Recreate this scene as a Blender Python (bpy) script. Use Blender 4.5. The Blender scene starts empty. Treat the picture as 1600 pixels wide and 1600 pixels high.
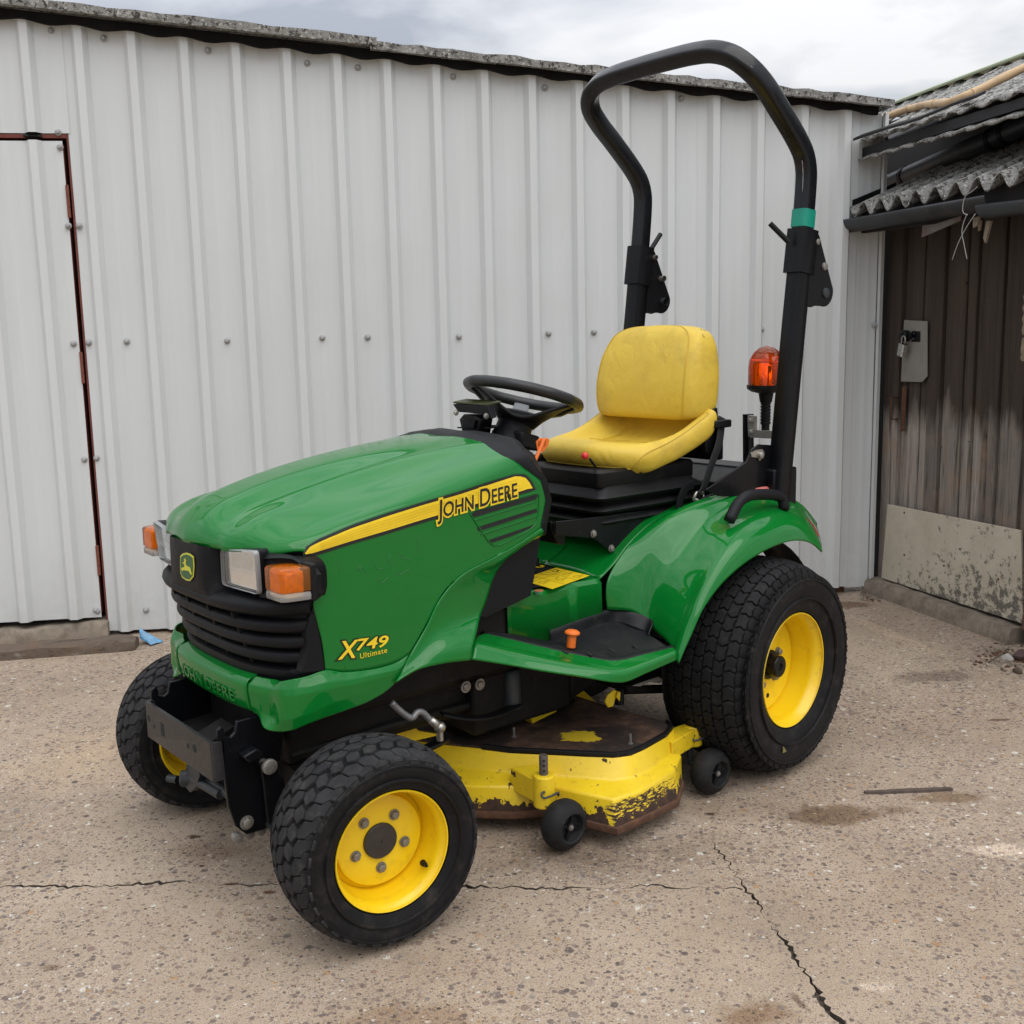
import bpy, bmesh, math, random
from mathutils import Vector, Matrix, geometry
from mathutils.bvhtree import BVHTree
PI = math.pi
rnd = random.Random(7)
S = bpy.context.scene
COL = S.collection

# ------------------------------------------------------------------ camera
CAM = Vector((2.62496, 2.44716, 1.32815))
YAW, PITCH, ROLL, FPX = -2.260451, 0.159435, -0.020804, 1683.17
fw = Vector((math.cos(YAW)*math.cos(PITCH), math.sin(YAW)*math.cos(PITCH), -math.sin(PITCH)))
r0 = fw.cross(Vector((0, 0, 1))).normalized()
u0 = r0.cross(fw)
rt = r0*math.cos(ROLL) + u0*math.sin(ROLL)
up = u0*math.cos(ROLL) - r0*math.sin(ROLL)
cd = bpy.data.cameras.new('camera')
cam = bpy.data.objects.new('camera', cd)
COL.objects.link(cam)
m3 = Matrix((rt, up, -fw)).transposed()
cam.matrix_world = Matrix.Translation(CAM) @ m3.to_4x4()
cd.sensor_width = 36.0
cd.sensor_fit = 'HORIZONTAL'
cd.lens = 36.0*FPX/1600.0
cd.clip_end = 2000
cd.clip_start = 0.05
S.camera = cam

# ------------------------------------------------------------------ world, sun, exposure
SUN_EL, SUN_AZ = math.radians(58), math.radians(84)     # azimuth in the xy plane, from +x
W = bpy.data.worlds.new('World')
S.world = W
W.use_nodes = True
nt = W.node_tree
nt.nodes.clear()
wo = nt.nodes.new('ShaderNodeOutputWorld')
bg = nt.nodes.new('ShaderNodeBackground')
sky = nt.nodes.new('ShaderNodeTexSky')
sky.sky_type = 'NISHITA'
sky.sun_disc = False
sky.sun_elevation = SUN_EL
sky.sun_rotation = PI/2 - SUN_AZ
bg.inputs[1].default_value = 0.1
tc = nt.nodes.new('ShaderNodeTexCoord')
mp = nt.nodes.new('ShaderNodeMapping')
mp.inputs['Scale'].default_value = (1.5, 1.5, 4.6)
mp.inputs['Location'].default_value = (-2.83, -0.21, 1.77)
n1 = nt.nodes.new('ShaderNodeTexNoise')
n1.inputs['Scale'].default_value = 2.3
n1.inputs['Detail'].default_value = 7
n1.inputs['Roughness'].default_value = 0.52
n1.inputs['Distortion'].default_value = 0.35
rp = nt.nodes.new('ShaderNodeValToRGB')
rp.color_ramp.elements[0].position = 0.36
rp.color_ramp.elements[0].color = (3.2, 3.42, 3.9, 1)
rp.color_ramp.elements[1].position = 0.62
rp.color_ramp.elements[1].color = (6.9, 6.9, 6.95, 1)
e = rp.color_ramp.elements.new(0.5)
e.color = (5.2, 5.35, 5.65, 1)
mx = nt.nodes.new('ShaderNodeMix')
mx.data_type = 'RGBA'
mx.inputs[0].default_value = 0.93
L = nt.links
L.new(tc.outputs['Generated'], mp.inputs[0])
L.new(mp.outputs[0], n1.inputs['Vector'])
L.new(n1.outputs[0], rp.inputs[0])
L.new(sky.outputs[0], mx.inputs[6])
L.new(rp.outputs[0], mx.inputs[7])
# overcast sky: brightest overhead, falling towards the horizon, all round alike
sep = nt.nodes.new('ShaderNodeSeparateXYZ')
L.new(tc.outputs['Generated'], sep.inputs[0])
ov = nt.nodes.new('ShaderNodeMath'); ov.operation = 'MULTIPLY_ADD'; ov.use_clamp = False
mxz = nt.nodes.new('ShaderNodeMath'); mxz.operation = 'MAXIMUM'; mxz.inputs[1].default_value = 0.0
L.new(sep.outputs[2], mxz.inputs[0])
L.new(mxz.outputs[0], ov.inputs[0]); ov.inputs[1].default_value = 2.6/1.62; ov.inputs[2].default_value = 1.0/1.62
vm = nt.nodes.new('ShaderNodeVectorMath'); vm.operation = 'SCALE'
L.new(mx.outputs[2], vm.inputs[0]); L.new(ov.outputs[0], vm.inputs['Scale'])
L.new(vm.outputs[0], bg.inputs[0])
L.new(bg.outputs[0], wo.inputs[0])
sd = bpy.data.lights.new('sun', 'SUN')
sd.energy = 1.0
sd.angle = math.radians(60)
sd.color = (1.0, 0.965, 0.92)
so = bpy.data.objects.new('sun', sd)
COL.objects.link(so)
sv = Vector((math.cos(SUN_AZ)*math.cos(SUN_EL), math.sin(SUN_AZ)*math.cos(SUN_EL), math.sin(SUN_EL)))
so.rotation_euler = sv.to_track_quat('Z', 'Y').to_euler()
so.location = (3, 5, 8)
S.view_settings.view_transform = 'Standard'
S.view_settings.look = 'None'
S.view_settings.exposure = 0.55
S.view_settings.gamma = 1.0
S.view_settings.use_curve_mapping = False
S.render.engine = 'CYCLES'
S.cycles.max_bounces = 10
S.cycles.transparent_max_bounces = 24
S.cycles.use_denoising = True

# ------------------------------------------------------------------ measuring helpers: rays of the survey meet real planes of the place
def ray(x, y):
    return fw + rt*((x-800)/FPX) - up*((y-800)/FPX)
def PY(x, y, Y):
    d = ray(x, y); return CAM + d*((Y-CAM.y)/d.y)
def PX(x, y, X):
    d = ray(x, y); return CAM + d*((X-CAM.x)/d.x)
def PZ(x, y, Z):
    d = ray(x, y); return CAM + d*((Z-CAM.z)/d.z)
def PP(x, y, p0, n):
    d = ray(x, y); return CAM + d*((p0-CAM).dot(n)/d.dot(n))
def PF(x, y, f):                                         # where the ray meets the upright sheet X = f(Y)
    d = ray(x, y); a = 0.8; st = 0.01
    p = CAM + d*a
    while p.x > f(p.y) and a < 6:
        a += st; p = CAM + d*a
    lo, hi = a-st, a
    for _ in range(30):
        m = (lo+hi)/2; p = CAM + d*m
        if p.x > f(p.y): lo = m
        else: hi = m
    return p
# shed frame: u along the metal wall (towards picture left), d out of it, z up
WY = -0.5447735
WU = Vector((math.cos(WY), math.sin(WY), 0)); WN = Vector((-math.sin(WY), math.cos(WY), 0)); WO = -1.646
def WP(u, d, z): return WU*u + WN*(WO+d) + Vector((0, 0, z))
def wud(p): return Vector((p.dot(WU), p.dot(WN)-WO, p.z))
def WD(x, y, d): return wud(PP(x, y, WN*(WO+d), WN))
def WZ(x, y, z): return wud(PZ(x, y, z))
# timber shed frame: s along its wall (towards the viewer), o out of it, z up
TO = WP(-1.70, 0, 0)
TS = (WU*-0.13 + WN).normalized(); TN = Vector((TS.y, -TS.x, 0))
if TN.dot(WU) < 0: TN = -TN
def TP(s, o, z): return TO + TS*s + TN*o + Vector((0, 0, z))
def tso(p):
    q = p-TO; return Vector((q.dot(TS), q.dot(TN), p.z))
def TW(x, y, o): return tso(PP(x, y, TO+TN*o, TN))

# ------------------------------------------------------------------ materials
MATS = {}
class NB:
    def __init__(self, name):
        self.m = bpy.data.materials.new(name); self.m.use_nodes = True
        self.t = self.m.node_tree; self.b = self.t.nodes['Principled BSDF']
        self.co = None
    def n(self, typ, **kw):
        x = self.t.nodes.new('ShaderNode'+typ)
        for k, v in kw.items():
            if k in x.inputs: x.inputs[k].default_value = v
            else: setattr(x, k, v)
        return x
    def l(self, a, b): self.t.links.new(a, b)
    def coord(self, scale=(1, 1, 1), rot=(0, 0, 0), kind='Object'):
        t = self.n('TexCoord'); mp = self.n('Mapping')
        mp.inputs['Scale'].default_value = scale; mp.inputs['Rotation'].default_value = rot
        self.l(t.outputs[kind], mp.inputs[0]); return mp.outputs[0]
    def noise(self, co, scale, detail=4, rough=0.55, dist=0):
        x = self.n('TexNoise', Scale=scale, Detail=detail, Roughness=rough, Distortion=dist)
        self.l(co, x.inputs['Vector']); return x.outputs[0]
    def ramp(self, f, stops):
        x = self.n('ValToRGB'); cr = x.color_ramp
        while len(cr.elements) < len(stops): cr.elements.new(0.5)
        for e, (p, c) in zip(cr.elements, stops):
            e.position = p; e.color = (c, c, c, 1) if not hasattr(c, '__len__') else (*c, 1)
        self.l(f, x.inputs[0]); return x.outputs[0]
    def mix(self, f, a, b, mode='MIX'):
        x = self.n('Mix'); x.data_type = 'RGBA'; x.blend_type = mode
        for v, i in ((f, 0), (a, 6), (b, 7)):
            if hasattr(v, 'is_linked'): self.l(v, x.inputs[i])
            else: x.inputs[i].default_value = v if i == 0 else (*v, 1)
        return x.outputs[2]
    def math(self, op, a, b=0.0, c=0.0, clamp=False):
        x = self.n('Math'); x.operation = op; x.use_clamp = clamp
        for v, i in ((a, 0), (b, 1), (c, 2)):
            if hasattr(v, 'is_linked'): self.l(v, x.inputs[i])
            else: x.inputs[i].default_value = v
        return x.outputs[0]
    def bump(self, h, strength=0.3, dist=0.002, prev=None):
        x = self.n('Bump'); x.inputs['Strength'].default_value = strength; x.inputs['Distance'].default_value = dist
        self.l(h, x.inputs['Height'])
        if prev: self.l(prev, x.inputs['Normal'])
        return x.outputs[0]
    def set(self, **kw):
        for k, v in kw.items():
            k = k.replace('_', ' ')
            i = self.b.inputs[k]
            if hasattr(v, 'is_linked'): self.l(v, i)
            else: i.default_value = (*v, 1) if hasattr(v, '__len__') and len(v) == 3 and i.type == 'RGBA' else v

def mat(name, col, rough=0.5, metal=0.0, vary=0.12, vscale=9, dirt=None, dirt_amt=0.0, dscale=6, bump=0.0, bscale=120, coat=0.0, spec=0.5, rvary=0.12, edge=0.0, fold=0.0):
    """painted / moulded surface: tone variation, dirt patches, uneven gloss and fine relief"""
    if name in MATS: return MATS[name]
    b = NB(name); co = b.coord()
    n = b.noise(co, vscale, 6, 0.6)
    c = b.mix(b.ramp(n, [(0.25, 0.0), (0.75, 1.0)]), tuple(x*(1-vary) for x in col), tuple(min(1, x*(1+vary)) for x in col))
    rg = b.math('MULTIPLY_ADD', b.noise(co, vscale*2.7, 5, 0.65), rvary*2, rough-rvary)
    if dirt:
        dn = b.noise(co, dscale, 8, 0.7)
        f = b.ramp(dn, [(0.60-0.28*dirt_amt, 0.0), (0.78-0.2*dirt_amt, min(1, dirt_amt*1.6))])
        c = b.mix(f, c, dirt)
        rg = b.math('ADD', rg, b.math('MULTIPLY', f, 0.3), clamp=True)
    if edge:
        fn = b.ramp(b.noise(co, 55, 6, 0.75), [(0.64, 0.0), (0.69, 1.0)])
        c = b.mix(b.math('MULTIPLY', fn, edge), c, (0.35, 0.34, 0.32))
    b.set(Base_Color=c, Roughness=rg, Metallic=metal, Coat_Weight=coat, Specular_IOR_Level=spec)
    b.b.inputs['Coat Roughness'].default_value = 0.025
    if bump:
        nb = b.bump(b.noise(co, bscale, 4, 0.6), bump, 0.001)
        if fold: nb = b.bump(b.noise(b.coord((7, 13, 9)), 1.0, 4, 0.55, 1.2), fold, 0.02, nb)
        b.set(Normal=nb)
    MATS[name] = b.m; return b.m

def flat(name, col, rough=0.6):
    return mat(name, col, rough, vary=0.06, vscale=30, rvary=0.08)

GREEN = mat('green_paint', (0.002, 0.148, 0.0185), 0.34, vary=0.05, vscale=3, coat=0.75, spec=0.05, rvary=0.06, dirt=(0.06, 0.13, 0.05), dirt_amt=0.06, dscale=9)
YELLOW = mat('yellow_wheel_paint', (0.86, 0.58, 0.006), 0.34, vary=0.05, vscale=7, coat=0.2, dirt=(0.24, 0.14, 0.03), dirt_amt=0.2, dscale=26)
BLACKP = mat('black_plastic', (0.0075, 0.0078, 0.0090), 0.50, vary=0.25, bump=0.12, bscale=500, dirt=(0.04, 0.037, 0.033), dirt_amt=0.14, dscale=12, spec=0.20)
BLACKM = mat('black_painted_steel', (0.0042, 0.0046, 0.0060), 0.36, vary=0.2, coat=0.05, edge=0.10, dirt=(0.035, 0.032, 0.028), dirt_amt=0.10, dscale=14, spec=0.20)
GREYM = mat('worn_dark_steel', (0.028, 0.034, 0.036), 0.45, vary=0.3, dirt=(0.08, 0.055, 0.04), dirt_amt=0.25, dscale=25, edge=0.3)
STEEL = mat('zinc_steel', (0.42, 0.40, 0.36), 0.38, metal=0.9, vary=0.2, vscale=40, dirt=(0.10, 0.07, 0.04), dirt_amt=0.25, dscale=60)
BOLT = mat('dull_bolt_steel', (0.26, 0.245, 0.22), 0.5, metal=0.6, vary=0.25, vscale=60, dirt=(0.08, 0.05, 0.03), dirt_amt=0.3, dscale=90)
VINYL = mat('yellow_vinyl', (0.64, 0.445, 0.048), 0.46, vary=0.07, vscale=5, bump=0.3, bscale=240, dirt=(0.30, 0.20, 0.045), dirt_amt=0.32, dscale=4.5, spec=0.38, fold=0.28)
VINYLSEAM = mat('seat_piping', (0.55, 0.37, 0.03), 0.5)
RUBBER = mat('tyre_rubber', (0.0075, 0.0075, 0.0082), 0.62, vary=0.3, vscale=14, bump=0.3, bscale=160, dirt=(0.058, 0.050, 0.042), dirt_amt=0.30, dscale=20, spec=0.22)
TREAD = mat('tread_rubber', (0.025, 0.025, 0.0262), 0.8, vary=0.35, vscale=24, bump=0.6, bscale=200, dirt=(0.085, 0.078, 0.070), dirt_amt=0.34, dscale=34, spec=0.2)
TREAD2 = mat('rear_tread_rubber', (0.0095, 0.0095, 0.0102), 0.72, vary=0.35, vscale=24, bump=0.6, bscale=180, dirt=(0.05, 0.045, 0.04), dirt_amt=0.25, dscale=30, spec=0.22)
ORANGE = mat('orange_plastic', (0.80, 0.17, 0.02), 0.42, vary=0.08, dirt=(0.3, 0.1, 0.03), dirt_amt=0.15, dscale=30)
REDP = mat('red_plastic', (0.62, 0.03, 0.03), 0.35, vary=0.08)
DECALY = flat('decal_yellow', (0.88, 0.62, 0.02), 0.35)
DECALY2 = flat('decal_yellow_line', (0.80, 0.52, 0.02), 0.35)
DECALK = flat('decal_black', (0.010, 0.010, 0.010), 0.4)
GALV = mat('galvanised', (0.48, 0.47, 0.44), 0.45, metal=0.7, vary=0.2, vscale=18)
DARK = mat('grimy_underside_steel', (0.010, 0.0095, 0.009), 0.6, vary=0.3, dirt=(0.045, 0.034, 0.024), dirt_amt=0.25, dscale=18, spec=0.2)

def glass(name, col, rough=0.08, ior=1.45, trans=1.0, scale=0, bstr=0.4):
    if name in MATS: return MATS[name]
    b = NB(name); b.set(Base_Color=col, Roughness=rough, IOR=ior, Transmission_Weight=trans)
    if scale:
        co = b.coord((1, 1, 0.02) if scale > 0 else (1, 1, 1))
        b.set(Normal=b.bump(b.noise(co, abs(scale), 3), bstr, 0.003))
    MATS[name] = b.m; return b.m
def thin_glass(name, tint, gl):
    b = NB(name); t = b.n('BsdfTransparent'); t.inputs[0].default_value = (*tint, 1); g = b.n('BsdfGlossy'); g.inputs['Roughness'].default_value = 0.03
    fr = b.n('LayerWeight'); mxs = b.n('MixShader'); b.l(b.math('MULTIPLY_ADD', b.math('POWER', fr.outputs[1], 4.0), 0.8*gl, 0.05), mxs.inputs[0]); b.l(t.outputs[0], mxs.inputs[1]); b.l(g.outputs[0], mxs.inputs[2])
    b.l(mxs.outputs[0], b.t.nodes['Material Output'].inputs[0]); return b.m
LENS = thin_glass('clear_lens', (0.95, 0.96, 0.96), 1.0)
AMBER = glass('amber_lens', (0.95, 0.30, 0.015), 0.1, 1.4, 0.85, -150, 0.5)
AMBER2 = glass('amber_dome', (0.96, 0.25, 0.02), 0.05, 1.4, 0.9)
CLEARS = glass('clear_strip', (0.8, 0.78, 0.74), 0.18, 1.4, 0.7)
CHROME = mat('lamp_reflector', (0.93, 0.94, 0.95), 0.06, metal=1.0, vary=0.04, bump=0.35, bscale=45, rvary=0.03)
TAILL = mat('tail_lens', (0.30, 0.008, 0.012), 0.15, coat=0.6)

# ------------------------------------------------------------------ mesh helpers
def join(o, parent):
    o.parent = parent
    if parent.get('turned'): return                     # a wheel: its pieces are built about its own hub
    q = Vector((0, 0, 0)); p = parent
    while p: q += p.location; p = p.parent
    o.matrix_parent_inverse = Matrix.Translation(-q)
def link(name, me, m=None, parent=None, smooth=False, auto=None):
    o = bpy.data.objects.new(name, me); COL.objects.link(o)
    if m is not None:
        for mm in (m if isinstance(m, (list, tuple)) else [m]): me.materials.append(mm)
    if parent: join(o, parent)
    if smooth:
        for p in me.polygons: p.use_smooth = True
    if auto is not None:
        set_auto(me, auto)
    return o
def set_auto(me, deg):
    for p in me.polygons: p.use_smooth = True
    bm = bmesh.new(); bm.from_mesh(me)
    lim = math.radians(deg)
    for e in bm.edges:
        e.smooth = not (len(e.link_faces) == 2 and e.calc_face_angle(0) > lim)
    bm.to_mesh(me); bm.free()
class MB:
    """collects pieces of ONE object"""
    def __init__(self): self.v = []; self.f = []; self.mi = []
    def add(self, vs, fs, mi=0):
        k = len(self.v); self.v += [Vector(p) for p in vs]
        self.f += [[i+k for i in f] for f in fs]; self.mi += [mi]*len(fs); return self
    def box(self, lo, hi, mi=0, M=None):
        x0, y0, z0 = lo; x1, y1, z1 = hi
        vs = [Vector(p) for p in ((x0,y0,z0),(x1,y0,z0),(x1,y1,z0),(x0,y1,z0),(x0,y0,z1),(x1,y0,z1),(x1,y1,z1),(x0,y1,z1))]
        if M: vs = [M @ p for p in vs]
        return self.add(vs, [(0,3,2,1),(4,5,6,7),(0,1,5,4),(1,2,6,5),(2,3,7,6),(3,0,4,7)], mi)
    def prism(self, poly, off, mi=0):
        """closed outline (3-D points) pushed along the vector off"""
        n = len(poly); a = [Vector(p) for p in poly]; b = [p+Vector(off) for p in a]
        fs = [list(range(n))[::-1], [i+n for i in range(n)]] + [(i, (i+1) % n, (i+1) % n+n, i+n) for i in range(n)]
        return self.add(a+b, fs, mi)
    def hexa(self, a, b, mi=0):                       # two quads
        return self.add(list(a)+list(b), [(3,2,1,0),(4,5,6,7),(0,1,5,4),(1,2,6,5),(2,3,7,6),(3,0,4,7)], mi)
    def tube(self, path, r, n=10, mi=0, closed=False, cap=True, flat=1.0, upv=None):
        P = [Vector(p) for p in path]; N = len(P)
        rs = r if hasattr(r, '__len__') else [r]*N
        rings = []; prev = None
        for i, p in enumerate(P):
            if closed: t = (P[(i+1) % N]-P[i-1])
            else: t = P[min(i+1, N-1)]-P[max(i-1, 0)]
            t.normalize()
            if prev is None:
                a = Vector(upv) if upv else (Vector((0, 0, 1)) if abs(t.z) < 0.9 else Vector((1, 0, 0)))
            else: a = prev
            a = (a - t*a.dot(t)).normalized(); b = t.cross(a); prev = a
            rings.append([p + (a*math.cos(2*PI*k/n)*flat + b*math.sin(2*PI*k/n))*rs[i] for k in range(n)])
        return self.rings(rings, mi, closed, cap)
    def sqtube(self, path, w, h, bev=0.006, mi=0, side=None, closed=False):
        """rounded square section swept along a path; w along `side`, h across it"""
        P = [Vector(p) for p in path]; N = len(P); rings = []
        for i, p in enumerate(P):
            t = (P[min(i+1, N-1)]-P[max(i-1, 0)]).normalized()
            a = Vector(side) if side else Vector((0, 1, 0)); a = (a-t*a.dot(t)).normalized(); b = t.cross(a)
            x, y = w/2, h/2; q = bev
            sec = []
            for sx, sy, a0 in ((1, 1, 0), (-1, 1, 90), (-1, -1, 180), (1, -1, 270)):
                for da in (0, 45, 90):
                    an = math.radians(a0+da); sec.append((sx*(x-q)+q*math.cos(an), sy*(y-q)+q*math.sin(an)))
            rings.append([p+a*u+b*v for u, v in sec])
        return self.rings(rings, mi, closed, True)
    def rings(self, rings, mi=0, closed=False, cap=True):
        n = len(rings[0]); N = len(rings); vs = [p for r in rings for p in r]; fs = []
        for i in range(N if closed else N-1):
            j = (i+1) % N
            for k in range(n):
                l = (k+1) % n; fs.append((i*n+k, i*n+l, j*n+l, j*n+k))
        if cap and not closed:
            fs.append(list(range(n))[::-1]); fs.append([(N-1)*n+k for k in range(n)])
        return self.add(vs, fs, mi)
    def lathe(self, prof, c=(0, 0, 0), ax=(0, 1, 0), n=48, mi=0, cap=False, ref=None):
        """prof: (along axis, radius)"""
        ax = Vector(ax).normalized(); a = Vector(ref) if ref else (Vector((0, 0, 1)) if abs(ax.z) < 0.9 else Vector((1, 0, 0)))
        a = (a-ax*a.dot(ax)).normalized(); b = ax.cross(a); c = Vector(c)
        rings = [[c+ax*h+(a*math.cos(2*PI*k/n)+b*math.sin(2*PI*k/n))*max(r, 1e-5) for k in range(n)] for h, r in prof]
        return self.rings(rings, mi, False, cap)
    def grid(self, rows, mi=0):
        n = len(rows[0]); vs = [p for r in rows for p in r]
        fs = [(i*n+k, i*n+k+1, (i+1)*n+k+1, (i+1)*n+k) for i in range(len(rows)-1) for k in range(n-1)]
        return self.add(vs, fs, mi)
    def hexbolt(self, c, ax, r=0.008, h=0.007, mi=0):
        self.lathe([(0, r*1.45), (h*0.22, r*1.45), (h*0.25, r*1.02)], c, ax, 14, mi)
        return self.lathe([(h*0.2, r*1.05), (h*0.85, r*1.05), (h, r*0.85), (h, 0)], c, ax, 6, mi)
    def mirror(self):
        k = len(self.v); nf = len(self.f)
        self.v += [Vector((p.x, -p.y, p.z)) for p in self.v]
        self.f += [[i+k for i in f][::-1] for f in self.f[:nf]]; self.mi += self.mi[:nf]; return self
    def build(self, name, m=None, parent=None, smooth=False, auto=None, bevel=0, seg=2, merge=True, recalc=True):
        me = bpy.data.meshes.new(name); me.from_pydata([tuple(p) for p in self.v], [], self.f)
        for p, i in zip(me.polygons, self.mi): p.material_index = i
        bm = bmesh.new(); bm.from_mesh(me)
        if merge: bmesh.ops.remove_doubles(bm, verts=bm.verts, dist=1e-5)
        if recalc: bmesh.ops.recalc_face_normals(bm, faces=bm.faces)
        bm.to_mesh(me); bm.free()
        o = link(name, me, m, parent, smooth, auto)
        if bevel:
            b = o.modifiers.new('bevel', 'BEVEL'); b.width = bevel; b.segments = seg; b.limit_method = 'ANGLE'; b.angle_limit = math.radians(35)
            b.harden_normals = False
            for p in me.polygons: p.use_smooth = True
            set_auto(me, 30)
        return o
def solid(o, t, offset=-1):
    s = o.modifiers.new('thickness', 'SOLIDIFY'); s.thickness = t; s.offset = offset; return o
def catmull(P, n, closed=False):
    """resample a polyline of vectors to n points along a smooth curve, spaced by length"""
    P = [Vector(p) for p in P]
    if len(P) == 2: return [P[0].lerp(P[1], i/(n-1)) for i in range(n)]
    Q = [P[0]*2-P[1]] + P + [P[-1]*2-P[-2]]
    pts = []
    for i in range(1, len(Q)-2):
        a, b, c, d = Q[i-1:i+3]
        def k(p, q): return max((q-p).length, 1e-5)**0.5
        t0 = 0; t1 = t0+k(a, b); t2 = t1+k(b, c); t3 = t2+k(c, d)
        for s in range(12):
            t = t1+(t2-t1)*s/12
            A1 = a*((t1-t)/(t1-t0))+b*((t-t0)/(t1-t0)); A2 = b*((t2-t)/(t2-t1))+c*((t-t1)/(t2-t1)); A3 = c*((t3-t)/(t3-t2))+d*((t-t2)/(t3-t2))
            B1 = A1*((t2-t)/(t2-t0))+A2*((t-t0)/(t2-t0)); B2 = A2*((t3-t)/(t3-t1))+A3*((t-t1)/(t3-t1))
            pts.append(B1*((t2-t)/(t2-t1))+B2*((t-t1)/(t2-t1)))
    pts.append(P[-1])
    return resample(pts, n)
def resample(pts, n):
    d = [0.0]
    for a, b in zip(pts, pts[1:]): d.append(d[-1]+(b-a).length)
    out = []; j = 0
    for i in range(n):
        t = d[-1]*i/(n-1)
        while j < len(d)-2 and d[j+1] < t: j += 1
        w = (t-d[j])/max(d[j+1]-d[j], 1e-9); out.append(pts[j].lerp(pts[j+1], min(max(w, 0), 1)))
    return out
def surf(lines, nu, nv, lin=False):
    """smooth skin over control lines"""
    R = [catmull(l, nu) for l in lines]
    cols = [(resample([r[i] for r in R], nv) if lin else catmull([r[i] for r in R], nv)) for i in range(nu)]
    return [[cols[i][j] for i in range(nu)] for j in range(nv)]
def thing(name, label, cat, loc=(0, 0, 0), group=None, rot=None):
    o = bpy.data.objects.new(name, None); COL.objects.link(o); o.location = loc; o.empty_display_size = 0.1
    if rot: o.rotation_euler = rot
    o['label'] = label; o['category'] = cat
    if group: o['group'] = group
    return o
def holder(name, parent, loc=(0, 0, 0), rot=(0, 0, 0)):
    o = bpy.data.objects.new(name, None); COL.objects.link(o); o.parent = parent; o.location = loc; o.rotation_euler = rot; o.empty_display_size = 0.1
    o['turned'] = 1
    return o
def tag(o, label=None, cat=None, group=None, kind=None):
    for k, v in (('label', label), ('category', cat), ('group', group), ('kind', kind)):
        if v: o[k] = v
    return o
def copy(o, parent, loc=None, rot=None):
    c = o.copy(); COL.objects.link(c); mi = o.matrix_parent_inverse.copy(); c.parent = parent; c.matrix_parent_inverse = mi
    if loc is not None: c.location = loc
    if rot is not None: c.rotation_euler = rot
    return c
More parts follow.
